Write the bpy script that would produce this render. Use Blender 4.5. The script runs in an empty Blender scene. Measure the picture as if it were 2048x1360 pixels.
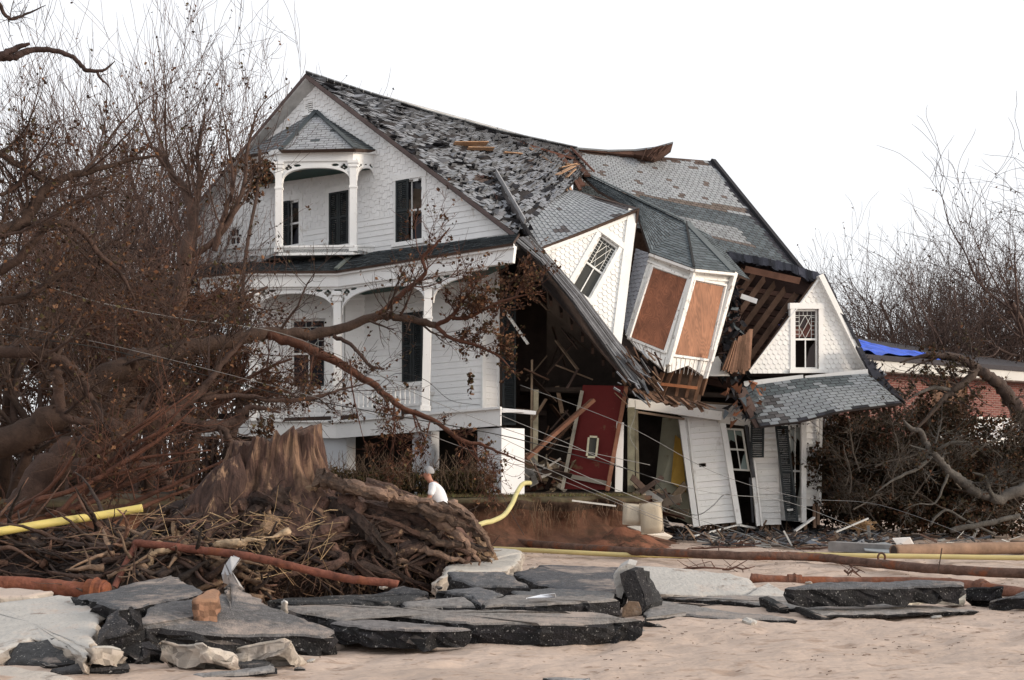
import bpy, math, random
from mathutils import Vector, Matrix, noise
R = math.radians
random.seed(7)
scn = bpy.context.scene
col = scn.collection
F, CX, HY, CZ = 2550.0, 1024.0, 950.0, 1.5      # focal length in photo pixels, centre column, horizon row, eye height

# ---------------------------------------------------------------- camera, sky, sun, exposure
cd = bpy.data.cameras.new('camera'); cam = bpy.data.objects.new('camera', cd); col.objects.link(cam)
cam.location = (0, 0, CZ); cam.rotation_euler = (R(90), 0, 0)
cd.sensor_fit = 'HORIZONTAL'; cd.sensor_width = 36; cd.lens = F/2048*36
cd.shift_y = (HY-680)/2048; cd.clip_end = 3000; cd.clip_start = .1
scn.camera = cam
world = bpy.data.worlds.new('World'); scn.world = world; world.use_nodes = True
nt = world.node_tree; bg = nt.nodes['Background']
sky = nt.nodes.new('ShaderNodeTexSky'); sky.sky_type = 'NISHITA'; sky.sun_disc = False
sky.sun_elevation = R(14); sky.sun_rotation = R(108); sky.air_density = 1.0; sky.dust_density = 3.0
hs = nt.nodes.new('ShaderNodeHueSaturation'); hs.inputs['Saturation'].default_value = .35
mixw = nt.nodes.new('ShaderNodeMix'); mixw.data_type = 'RGBA'; mixw.inputs[0].default_value = .62
mixw.inputs[7].default_value = (7.7, 7.75, 7.95, 1)      # high even cloud
nt.links.new(sky.outputs[0], hs.inputs['Color']); nt.links.new(hs.outputs[0], mixw.inputs[6])
nt.links.new(mixw.outputs[2], bg.inputs[0]); bg.inputs[1].default_value = .125
sd = bpy.data.lights.new('sun', 'SUN'); sd.energy = 1.5; sd.angle = R(12); sd.color = (1, .84, .66)
sun = bpy.data.objects.new('sun', sd); col.objects.link(sun)
sdir = Vector((.95*math.cos(R(14)), -.31*math.cos(R(14)), math.sin(R(14))))
sun.rotation_euler = sdir.to_track_quat('Z', 'Y').to_euler(); sun.location = (20, -5, 15)
vs = scn.view_settings; vs.view_transform = 'Standard'; vs.look = 'None'; vs.gamma = 1; vs.exposure = .58

# ---------------------------------------------------------------- helpers
def P(px, py, Y): return Vector(((px-CX)*Y/F, Y, CZ+(HY-py)*Y/F))
def PZ(px, py, z): return P(px, py, (CZ-z)*F/(py-HY))
def rnd(a=1.0, b=None): return random.uniform(-a, a) if b is None else random.uniform(a, b)
def rv(s=1.0): return Vector((rnd(s), rnd(s), rnd(s)))
def lerp(a, b, t): return a+(b-a)*t
def shade(c, k): return tuple(min(1, max(0, x*k)) for x in c)

ORG = {}
def tag(o, label=None, cat=None, group=None, kind=None):
    if label: o['label'] = label
    if cat: o['category'] = cat
    if group: o['group'] = group
    if kind: o['kind'] = kind
    return o
def thing(name, loc, label, cat, group=None):
    o = bpy.data.objects.new(name, None); col.objects.link(o); o.location = loc
    o.empty_display_size = .3; ORG[o.name] = Vector(loc)
    return tag(o, label, cat, group)

def catmull(pts, n):
    out = []
    m = len(pts)
    for i in range(m-1):
        a, b, c, d = pts[max(i-1, 0)], pts[i], pts[i+1], pts[min(i+2, m-1)]
        for k in range(n):
            t = k/n
            out.append(tuple(.5*((2*b[j])+(-a[j]+c[j])*t+(2*a[j]-5*b[j]+4*c[j]-d[j])*t*t+(-a[j]+3*b[j]-3*c[j]+d[j])*t**3) for j in range(len(b))))
    out.append(tuple(pts[-1])); return out

class MB:
    def __init__(s, c=(.5, .5, .5)): s.v = []; s.f = []; s.c = []; s.col = c; s.uv = False
    def face(s, pts, c=None):
        n = len(s.v); s.v.extend(tuple(p) for p in pts); s.f.append(tuple(range(n, n+len(pts)))); s.c.append(c or s.col)
    def hexa(s, p, c=None):      # p: 8 corners, 0-3 one face ring, 4-7 opposite ring
        n = len(s.v); s.v.extend(tuple(q) for q in p); c = c or s.col
        for f in ((3, 2, 1, 0), (4, 5, 6, 7), (0, 1, 5, 4), (1, 2, 6, 5), (2, 3, 7, 6), (3, 0, 4, 7)):
            s.f.append(tuple(n+i for i in f)); s.c.append(c)
    def box(s, a, b, c=None):
        x0, y0, z0 = a; x1, y1, z1 = b
        s.hexa([(x0, y0, z0), (x1, y0, z0), (x1, y1, z0), (x0, y1, z0), (x0, y0, z1), (x1, y0, z1), (x1, y1, z1), (x0, y1, z1)], c)
    def prism(s, pts, vec, c=None, cs=None):
        pts = [Vector(p) for p in pts]; vec = Vector(vec); n = len(s.v); m = len(pts); c = c or s.col; cs = cs or c
        s.v.extend(tuple(p) for p in pts); s.v.extend(tuple(p+vec) for p in pts)
        s.f.append(tuple(range(n, n+m))); s.c.append(c); s.f.append(tuple(range(n+2*m-1, n+m-1, -1))); s.c.append(cs)
        for i in range(m):
            j = (i+1) % m; s.f.append((n+j, n+i, n+m+i, n+m+j)); s.c.append(cs)
    def bar(s, a, b, w, h=None, c=None, roll=0):
        a = Vector(a); b = Vector(b); h = h or w; d = (b-a).normalized()
        up = Vector((0, 0, 1)) if abs(d.z) < .95 else Vector((0, 1, 0))
        x = d.cross(up).normalized(); y = x.cross(d)
        if roll: q = Matrix.Rotation(roll, 3, d); x = q @ x; y = q @ y
        x = x*w/2; y = y*h/2
        s.hexa([a-x-y, a+x-y, a+x+y, a-x+y, b-x-y, b+x-y, b+x+y, b-x+y], c)
    def tube(s, pts, rad, k=6, c=None, rough=0, cap=True, flute=0):
        c = c or s.col; pts = [Vector(p) for p in pts]; m = len(pts)
        if isinstance(rad, (int, float)): rad = [rad]*m
        n0 = len(s.v); x = None; ft = [1+flute*rnd(1) for _ in range(k)] if flute else None
        for i in range(m):
            d = pts[min(i+1, m-1)]-pts[max(i-1, 0)]
            if d.length < 1e-6: d = Vector((0, 0, 1))
            d.normalize()
            if x is None: x = d.cross(Vector((.3, .9, .31))); 
            x = x-d*x.dot(d)
            if x.length < 1e-4: x = d.orthogonal()
            x.normalize(); y = d.cross(x); r = rad[i]
            for j in range(k):
                a = 2*math.pi*j/k; q = r*(1+(rnd(rough) if rough else 0))*(ft[(j+i//9) % k] if ft else 1)
                s.v.append(tuple(pts[i]+x*math.cos(a)*q+y*math.sin(a)*q))
        for i in range(m-1):
            for j in range(k):
                a = n0+i*k+j; b = n0+i*k+(j+1) % k
                s.f.append((a, b, b+k, a+k)); s.c.append(shade(c, max(.35, 1+2.6*((ft[j]+ft[(j+1) % k])/2-1))) if ft else c)
        if cap and k > 3:
            s.f.append(tuple(range(n0+k-1, n0-1, -1))); s.c.append(c)
            e = n0+(m-1)*k; s.f.append(tuple(range(e, e+k))); s.c.append(c)
    def leaf(s, p, sz, c=None):
        a = rv().normalized()*sz; b = a.orthogonal().normalized()*sz*.45
        b = Matrix.Rotation(rnd(3.14), 3, a) @ b; n = a.cross(b).normalized()*sz*rnd(.3)
        s.face([p-a*.6, p+b+n, p+a*.7, p-b+n], c)
    def build(s, name, mat, parent=None, smooth=False, origin=None):
        o0 = ORG[parent.name] if parent else (Vector(origin) if origin is not None else Vector((0, 0, 0)))
        me = bpy.data.meshes.new(name)
        if o0.length: vv = [(a-o0.x, b-o0.y, c-o0.z) for a, b, c in s.v]
        else: vv = s.v
        me.from_pydata(vv, [], s.f)
        at = me.color_attributes.new('Col', 'BYTE_COLOR', 'CORNER')
        flat = []
        for f, c in zip(s.f, s.c): flat.extend((c[0], c[1], c[2], 1.0)*len(f))
        # byte colours are stored sRGB encoded; .color takes linear values
        at.data.foreach_set('color', flat)
        if smooth: me.polygons.foreach_set('use_smooth', [True]*len(me.polygons))
        me.materials.append(mat); me.update()
        o = bpy.data.objects.new(name, me); col.objects.link(o)
        if parent: o.parent = parent
        else: o.location = o0
        ORG[o.name] = o0
        return o

# ---------------------------------------------------------------- materials (face colour x procedural wear)
def mat(name, rough=.8, nscale=3, namp=.25, bump=.2, bscale=None, stretch=(1, 1, 1), blotch=None, bscl=2, bth=.6, metal=0, spec=.3, specks=None, dust=None):
    m = bpy.data.materials.new(name); m.use_nodes = True; t = m.node_tree; N = t.nodes; L = t.links
    b = N['Principled BSDF']; b.inputs['Roughness'].default_value = rough; b.inputs['Metallic'].default_value = metal
    b.inputs['Specular IOR Level'].default_value = spec
    tc = N.new('ShaderNodeTexCoord'); mp = N.new('ShaderNodeMapping'); mp.inputs['Scale'].default_value = stretch
    L.new(tc.outputs['Object'], mp.inputs[0])
    at = N.new('ShaderNodeAttribute'); at.attribute_name = 'Col'
    n1 = N.new('ShaderNodeTexNoise'); n1.inputs['Scale'].default_value = nscale; n1.inputs['Detail'].default_value = 6; n1.inputs['Roughness'].default_value = .65
    L.new(mp.outputs[0], n1.inputs['Vector'])
    mr = N.new('ShaderNodeMapRange'); mr.inputs[1].default_value = .25; mr.inputs[2].default_value = .75
    mr.inputs[3].default_value = 1-namp; mr.inputs[4].default_value = 1+namp
    L.new(n1.outputs[0], mr.inputs[0])
    mu = N.new('ShaderNodeVectorMath'); mu.operation = 'MULTIPLY'; L.new(at.outputs['Color'], mu.inputs[0]); L.new(mr.outputs[0], mu.inputs[1])
    out = mu.outputs[0]
    def over(src, colr, scl, th, wid, mx=1.0, det=4):
        n = N.new('ShaderNodeTexNoise'); n.inputs['Scale'].default_value = scl; n.inputs['Detail'].default_value = det; n.inputs['Roughness'].default_value = .7
        L.new(mp.outputs[0], n.inputs['Vector'])
        r = N.new('ShaderNodeMapRange'); r.inputs[1].default_value = th; r.inputs[2].default_value = th+wid; r.inputs[4].default_value = mx
        L.new(n.outputs[0], r.inputs[0])
        x = N.new('ShaderNodeMix'); x.data_type = 'RGBA'; L.new(r.outputs[0], x.inputs[0]); L.new(src, x.inputs[6]); x.inputs[7].default_value = (*colr, 1)
        return x.outputs[2]
    if blotch: out = over(out, blotch, bscl, bth, .1)
    if specks: out = over(out, specks[0], specks[1], specks[2], .05, .9, 2)
    if dust:
        ge = N.new('ShaderNodeNewGeometry'); sx = N.new('ShaderNodeSeparateXYZ'); L.new(ge.outputs['True Normal'], sx.inputs[0])
        r1 = N.new('ShaderNodeMapRange'); r1.inputs[1].default_value = .7; r1.inputs[2].default_value = .95; L.new(sx.outputs[2], r1.inputs[0])
        dn_ = N.new('ShaderNodeTexNoise'); dn_.inputs['Scale'].default_value = dust[1]; dn_.inputs['Detail'].default_value = 8; dn_.inputs['Roughness'].default_value = .75; L.new(mp.outputs[0], dn_.inputs['Vector'])
        r2 = N.new('ShaderNodeMapRange'); r2.inputs[1].default_value = dust[2]; r2.inputs[2].default_value = dust[2]+.16; r2.inputs[4].default_value = .95; L.new(dn_.outputs[0], r2.inputs[0])
        mm = N.new('ShaderNodeMath'); mm.operation = 'MULTIPLY'; L.new(r1.outputs[0], mm.inputs[0]); L.new(r2.outputs[0], mm.inputs[1])
        xx = N.new('ShaderNodeMix'); xx.data_type = 'RGBA'; L.new(mm.outputs[0], xx.inputs[0]); L.new(out, xx.inputs[6]); xx.inputs[7].default_value = (*dust[0], 1); out = xx.outputs[2]
    L.new(out, b.inputs['Base Color'])
    if bump:
        n2 = N.new('ShaderNodeTexNoise'); n2.inputs['Scale'].default_value = bscale or nscale*4; n2.inputs['Detail'].default_value = 5
        L.new(mp.outputs[0], n2.inputs['Vector'])
        bp = N.new('ShaderNodeBump'); bp.inputs['Strength'].default_value = min(1, bump); bp.inputs['Distance'].default_value = .02 if bump <= 1 else .02*bump
        L.new(n2.outputs[0], bp.inputs['Height']); L.new(bp.outputs[0], b.inputs['Normal'])
    return m
M = {}
M['paint'] = mat('white_paint', .6, 1.3, .07, .12, 18, blotch=(.55, .52, .48), bscl=2.2, bth=.63, specks=((.36, .33, .30), 20, .69), stretch=(1, 1, .7))
M['peel'] = mat('peeling_paint', .75, 3, .1, .3, 30, blotch=(.27, .23, .2), bscl=9, bth=.57, stretch=(1, 1, .6))
M['shutter'] = mat('dark_shutter_paint', .6, 4, .3, .1)
M['shingle'] = mat('roof_shingle', .9, 5, .16, .5, 60, specks=((.45, .45, .45), 45, .74))
M['wood'] = mat('raw_wood', .85, 2.5, .45, .5, 14, stretch=(1, 1, 1))
M['ply'] = mat('weathered_plywood', .7, 2.2, .35, .2, 20, stretch=(2.5, 2.5, .7))
def grain(m):
    t = m.node_tree; b = t.nodes['Principled BSDF']; src = b.inputs['Base Color'].links[0].from_socket
    tc = t.nodes.new('ShaderNodeTexCoord'); mp = t.nodes.new('ShaderNodeMapping'); mp.inputs['Scale'].default_value = (1, 1, .22); mp.inputs['Rotation'].default_value = (0, R(20), 0)
    w = t.nodes.new('ShaderNodeTexNoise'); w.inputs['Scale'].default_value = 3.6; w.inputs['Detail'].default_value = 1.5; t.links.new(tc.outputs['Object'], mp.inputs[0]); t.links.new(mp.outputs[0], w.inputs['Vector'])
    a = t.nodes.new('ShaderNodeMath'); a.operation = 'MULTIPLY'; a.inputs[1].default_value = 120; s_ = t.nodes.new('ShaderNodeMath'); s_.operation = 'SINE'; t.links.new(w.outputs[0], a.inputs[0]); t.links.new(a.outputs[0], s_.inputs[0])
    r = t.nodes.new('ShaderNodeMapRange'); r.inputs[1].default_value = -1; r.inputs[3].default_value = .78; r.inputs[4].default_value = 1.08; t.links.new(s_.outputs[0], r.inputs[0])
    v = t.nodes.new('ShaderNodeVectorMath'); v.operation = 'MULTIPLY'; t.links.new(src, v.inputs[0]); t.links.new(r.outputs[0], v.inputs[1]); t.links.new(v.outputs[0], b.inputs['Base Color'])
grain(M['ply'])
M['bark'] = mat('bark', .9, 5, .5, 1, 26)
M['root'] = mat('root_wood', .8, 4.5, .7, 2.0, 16, blotch=(.26, .17, .105), bscl=4.2, bth=.62, stretch=(1, 1, 1.4))
M['stump'] = mat('stump_wood', .85, 5, .75, 2.5, 9, stretch=(2.2, 2.2, .35), blotch=(.26, .16, .10), bscl=2.6, bth=.58)
M['leaf'] = mat('dead_leaf', .85, 6, .3, 0, spec=.1)
M['sand'] = mat('beach_sand', .95, .9, .2, 1.8, 12, blotch=(.34, .25, .195), bscl=3.6, bth=.54, specks=((.21, .14, .10), 13, .64), stretch=(.55, 1, 1))
M['asphalt'] = mat('asphalt', .9, 16, .5, 1.0, 55, specks=((.26, .25, .24), 40, .64), dust=((.38, .31, .265), 1.3, .50))
M['concrete'] = mat('concrete', .9, 3, .16, .8, 22, blotch=(.24, .20, .17), bscl=4, bth=.60, specks=((.20, .15, .12), 38, .66), dust=((.44, .35, .29), 1.5, .55))
M['rust'] = mat('rusty_steel', .9, 6, .6, 1.2, 18, blotch=(.20, .070, .034), bscl=1.7, bth=.54)
M['hose'] = mat('yellow_hose', .5, 3, .12, .1, blotch=(.33, .25, .1), bscl=5, bth=.66)
M['soil'] = mat('red_clay_soil', .95, 2.0, .4, 1.6, 7, blotch=(.075, .040, .025), bscl=1.6, bth=.53)
M['brush'] = mat('earth_litter', .95, 3, .5, 1, 12)
M['plaster'] = mat('interior_plaster', .85, 1.5, .2, .1, blotch=(.16, .11, .06), bscl=1.4, bth=.6)
M['fabric'] = mat('fabric', .9, 3, .12, .3, 30)
M['tarp'] = mat('tarp', .45, 2, .25, 1, 5)
M['skin'] = mat('skin', .6, 8, .08, .1)
M['cable'] = mat('cable_sheath', .5, 3, .2, 0)
M['metal'] = mat('grey_metal', .5, 3, .2, .1, metal=.3)
M['grassy'] = mat('grass_blade', .8, 6, .3, 0)
def glass_mat():
    m = bpy.data.materials.new('window_glass'); m.use_nodes = True; b = m.node_tree.nodes['Principled BSDF']
    n = m.node_tree.nodes.new('ShaderNodeTexNoise'); n.inputs['Scale'].default_value = 1.5
    r = m.node_tree.nodes.new('ShaderNodeMapRange'); r.inputs[3].default_value = .05; r.inputs[4].default_value = .25
    b.inputs['Specular IOR Level'].default_value = .18
    m.node_tree.links.new(n.outputs[0], r.inputs[0]); m.node_tree.links.new(r.outputs[0], b.inputs['Roughness'])
    at = m.node_tree.nodes.new('ShaderNodeAttribute'); at.attribute_name = 'Col'
    m.node_tree.links.new(at.outputs['Color'], b.inputs['Base Color'])
    return m
M['glass'] = glass_mat()
def brick_mat():
    m = bpy.data.materials.new('red_brick'); m.use_nodes = True; t = m.node_tree; b = t.nodes['Principled BSDF']
    b.inputs['Roughness'].default_value = .9
    tc = t.nodes.new('ShaderNodeTexCoord'); mp = t.nodes.new('ShaderNodeMapping'); mp.inputs['Rotation'].default_value = (R(90), 0, 0)
    br = t.nodes.new('ShaderNodeTexBrick'); br.inputs['Scale'].default_value = 1; br.inputs['Brick Width'].default_value = .24; br.inputs['Row Height'].default_value = .085
    br.inputs['Mortar Size'].default_value = .012; br.inputs['Color1'].default_value = (.20, .055, .042, 1); br.inputs['Color2'].default_value = (.13, .04, .032, 1); br.inputs['Mortar'].default_value = (.22, .15, .13, 1)
    t.links.new(tc.outputs['Object'], mp.inputs[0]); t.links.new(mp.outputs[0], br.inputs[0]); t.links.new(br.outputs[0], b.inputs['Base Color'])
    return m
M['brick'] = brick_mat()

# ---------------------------------------------------------------- wall frames
class Fr:
    def __init__(s, O, U, V):
        s.O = Vector(O); s.U = Vector(U).normalized(); s.V = Vector(V).normalized()
        s.n = s.U.cross(s.V).normalized()
        if s.n.dot(Vector((0, 0, CZ))-s.O) < 0: s.n = -s.n
    def p(s, u, v, n=0): return s.O+s.U*u+s.V*v+s.n*n
    def px(s, px, py):
        d = Vector(((px-CX)/F, 1, (HY-py)/F)); o = Vector((0, 0, CZ))
        t = s.n.dot(s.O-o)/s.n.dot(d); return o+d*t
    def uv(s, px, py):
        q = s.px(px, py)-s.O; a, b = q.dot(s.U), q.dot(s.V); k = s.U.dot(s.V)
        return ((a-k*b)/(1-k*k), (b-k*a)/(1-k*k))
    def rect(s, x0, y0, x1, y1):
        xm, ym = (x0+x1)/2, (y0+y1)/2
        return (s.uv(x0, ym)[0], s.uv(x1, ym)[0], s.uv(xm, y1)[1], s.uv(xm, y0)[1])
    def box(s, mb, u0, u1, v0, v1, n0, n1, c=None):
        mb.hexa([s.p(u0, v0, n0), s.p(u1, v0, n0), s.p(u1, v1, n0), s.p(u0, v1, n0), s.p(u0, v0, n1), s.p(u1, v0, n1), s.p(u1, v1, n1), s.p(u0, v1, n1)], c)
def frP(o, u, v): O = P(*o); return Fr(O, P(*u)-O, P(*v)-O)

def clip(poly, a, b, c):         # keep a*x+b*y+c >= 0
    out = []
    for i in range(len(poly)):
        p, q = poly[i], poly[(i+1) % len(poly)]
        dp, dq = a*p[0]+b*p[1]+c, a*q[0]+b*q[1]+c
        if dp >= 0: out.append(p)
        if (dp >= 0) != (dq >= 0):
            t = dp/(dp-dq); out.append((p[0]+(q[0]-p[0])*t, p[1]+(q[1]-p[1])*t))
    return out
def clip_convex(poly, conv):
    ar = sum(conv[i][0]*conv[(i+1) % len(conv)][1]-conv[(i+1) % len(conv)][0]*conv[i][1] for i in range(len(conv)))
    sg = 1 if ar > 0 else -1
    for i in range(len(conv)):
        p, q = conv[i], conv[(i+1) % len(conv)]
        a, b = -(q[1]-p[1])*sg, (q[0]-p[0])*sg
        poly = clip(poly, a, b, -(a*p[0]+b*p[1]))
        if len(poly) < 3: return []
    return poly
def wall(name, fr, poly, holes=(), style='clap', parent=None, c=(.80, .80, .80), ex=.13, lip=.018, m='paint', vsplit=None, thick=.1, style2=None, back=(.12, .08, .05)):
    """poly: uv points (convex). clapboards or cut shingles as real laps over a solid wall"""
    mb = MB(c)
    us = [p[0] for p in poly]; vs_ = [p[1] for p in poly]; u0, u1, v0, v1 = min(us), max(us), min(vs_), max(vs_)
    def put(cell, nf, cc):
        if len(cell) < 3: return
        top = [fr.p(a, b, nf(a, b)) for a, b in cell]
        mb.face(top, cc)
        for i in range(len(cell)):
            p, q = cell[i], cell[(i+1) % len(cell)]
            mb.face([fr.p(p[0], p[1], nf(*p)), fr.p(q[0], q[1], nf(*q)), fr.p(q[0], q[1], 0), fr.p(p[0], p[1], 0)], cc)
    def spans(a, b):
        hs_ = sorted([(h[0], h[1]) for h in holes if h[2] < (a+b)/2 < h[3]]); x = u0; out = []
        for p, q in hs_:
            if p > x: out.append((x, p))
            x = max(x, q)
        if x < u1: out.append((x, u1))
        return out
    def bands(lo, hi, step):
        ed = []; v = lo
        while v < hi-1e-6: ed.append(v); v += step
        ed.append(hi); return ed
    # backing
    cuts = sorted(set([v0, v1]+[x for h in holes for x in (h[2], h[3]) if v0 < x < v1]))
    for a, b in zip(cuts[:-1], cuts[1:]):
        for p, q in spans(a, b):
            cell = clip_convex([(p, a), (q, a), (q, b), (p, b)], poly)
            if len(cell) >= 3: mb.prism([fr.p(x, y, 0) for x, y in cell], -fr.n*thick, c, back)
    for st, lo, hi in ((style, v0, vsplit if vsplit else v1),)+(((style2, vsplit, v1),) if vsplit else ()):
        if st == 'clap':
            ed = bands(lo, hi, ex)
            for a, b in zip(ed[:-1], ed[1:]):
                sub = sorted(set([a, b]+[x for h in holes for x in (h[2], h[3]) if a < x < b]))
                k = rnd(.97, 1.02); lp = lip*rnd(.7, 1.25); cc = shade(c, k)
                for p_, q_ in zip(sub[:-1], sub[1:]):
                    for p, q in spans(p_, q_):
                        cell = clip_convex([(p, p_), (q, p_), (q, q_), (p, q_)], poly)
                        put(cell, lambda x, y: .003+lp*max(0, 1-(y-a)/ex), cc)
        elif st in ('stag', 'fish'):
            w = .15 if st == 'stag' else .13; e = .15 if st == 'stag' else .115; ed = bands(lo, hi, e)
            for r_, a in enumerate(ed[:-1]):
                u = u0-w+(w/2 if r_ % 2 else 0); k_ = 0
                while u < u1:
                    k_ += 1; dv = (.05 if k_ % 2 else 0) if st == 'stag' else 0
                    dv += rnd(.003); uc = u+w/2
                    if not any(h[0] < uc < h[1] and h[2] < a+e/2 < h[3] for h in holes) and rnd(0, 1) > .006:
                        g = .003
                        if st == 'stag': cell = [(u+g, a-dv), (u+w-g, a-dv+rnd(.003)), (u+w-g, a+e), (u+g, a+e)]
                        else:
                            cell = [(u+g, a+.035), (u+w*.18, a+.008), (u+w*.5, a-.012), (u+w*.82, a+.008), (u+w-g, a+.035), (u+w-g, a+e), (u+g, a+e)]
                        cell = clip_convex(cell, poly); lp = lip*(rnd(.9, 1.1) if st == 'stag' else rnd(.7, 1.2))
                        put(cell, lambda x, y: .003+lp*max(0, 1-(y-a+dv)/(e+dv)) if st == 'stag' else .003+lp*max(0, 1-(y-a+.035)/(e+.035)), shade(c, rnd(.95, 1.03)))
                    u += w
    return mb.build(name, M[m], parent)

WH = (.80, .80, .795)
def casing(mb, fr, r, w=.11, t=.035, c=WH, head=.14, sill=.06):
    u0, u1, v0, v1 = r
    fr.box(mb, u0-w, u0, v0-sill, v1+.001, -.08, t, c); fr.box(mb, u1, u1+w, v0-sill, v1+.001, -.08, t, c)
    fr.box(mb, u0-w-.02, u1+w+.02, v1, v1+head, -.08, t+.012, c); fr.box(mb, u0-w-.04, u1+w+.04, v0-sill-.04, v0-.002, -.08, t+.05, c)
def window(fr, r, parent, kind='plain', w=.11, broken=0, glass=(.03, .03, .035), c=WH, blind=None, m='paint', recess=.07, cas=True):
    u0, u1, v0, v1 = r; mb = MB(c)
    if cas: casing(mb, fr, r, w, c=c)
    d = -recess; fw = .045; vm = lerp(v0, v1, .5)
    for a in (u0, u1-fw): fr.box(mb, a, a+fw, v0, v1, d-.03, d+.015, c)
    for a in (v0, vm-fw/2, v1-fw): fr.box(mb, u0+fw, u1-fw, a, a+fw, d-.031, d+.014, c)
    um = (u0+u1)/2
    if kind in ('plain', 'lead'): fr.box(mb, um-.013, um+.013, v0+fw, vm-fw/2, d-.02, d+.008, c)
    if kind == 'plain': fr.box(mb, um-.013, um+.013, vm+fw/2, v1-fw, d-.02, d+.008, c)
    o = mb.build('window', M[m], parent)
    if kind == 'lead':
        g = MB((.5, .5, .48)); a0, a1, b0, b1 = u0+fw, u1-fw, vm+fw/2, v1-fw; s = (a1-a0)/5; t = .012
        def ln(x, y, X, Y):
            g.bar(fr.p(x, y, d-.005), fr.p(X, Y, d-.005), t, t)
        ln(a0+s, b0, a0+s, b1); ln(a1-s, b0, a1-s, b1); ln(a0, b1-s, a1, b1-s)
        k = 1
        while b0+k*s < b1-s*.5:
            ln(a0, b0+k*s*.98, a0+s, b0+k*s*.98); ln(a1-s, b0+k*s*.98, a1, b0+k*s*.98); k += 1
        for k in (1, 2, 3, 4): ln(a0+k*s, b1-s, a0+k*s, b1)
        bm = (b0+b1-s)/2
        ln(um, b1-s, a1-s, bm); ln(um, b1-s, a0+s, bm); ln(a0+s, bm, um, b0); ln(a1-s, bm, um, b0); ln(a0+s, b0+.02, a1-s, b1-s)
        g.build('lead_tracery', M['metal'], o)
    g = MB(glass)
    if broken < 1:
        if broken:
            h = v1-v0
            g.face([fr.p(u0, v1, d-.02), fr.p(u1, v1, d-.02), fr.p(u1, v1-h*.2, d-.02), fr.p(um+.05, v1-h*.14, d-.02), fr.p(um, v1-h*.33, d-.02), fr.p(u0+.1, v1-h*.27, d-.02), fr.p(u0, v1-h*.4, d-.02)])
            g.face([fr.p(u1, v0, d-.02), fr.p(u1, v0+h*.5, d-.02), fr.p(um+.12, v0+h*.35, d-.02), fr.p(um+.02, v0+h*.1, d-.02), fr.p(um-.1, v0, d-.02)])
        else: fr.box(g, u0+.01, u1-.01, v0+.01, v1-.01, d-.024, d-.018)
        g.build('pane', M['glass'], o)
    if blind:
        b = MB(blind[0]); fr.box(b, u0+.02, u1-.02, lerp(v0, v1, blind[1]), lerp(v0, v1, blind[2]), d-.16, d-.15); b.build('curtain', M['fabric'], o)
    return o
def shutter(fr, r, parent, n0=.04, c=(.018, .022, .024), skew=0):
    u0, u1, v0, v1 = r; mb = MB(c); w = .05; vm = lerp(v0, v1, .52)
    for a in (u0, u1-w): fr.box(mb, a, a+w, v0, v1, n0, n0+.035)
    for a in (v0, vm-w/2, v1-w): fr.box(mb, u0+w, u1-w, a, a+w, n0+.001, n0+.034)
    for lo, hi in ((v0+w, vm-w/2), (vm+w/2, v1-w)):
        n = int((hi-lo)/.045)
        for k in range(n):
            v = lo+(k+.5)*(hi-lo)/n
            mb.hexa([fr.p(u0+w, v-.018, n0+.03), fr.p(u1-w, v-.018, n0+.03), fr.p(u1-w, v+.018, n0+.004), fr.p(u0+w, v+.018, n0+.004),
                     fr.p(u0+w, v-.012, n0+.033), fr.p(u1-w, v-.012, n0+.033), fr.p(u1-w, v+.024, n0+.007), fr.p(u0+w, v+.024, n0+.007)], shade(c, rnd(.8, 1.3)))
    return mb.build('shutter', M['shutter'], parent)

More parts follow.
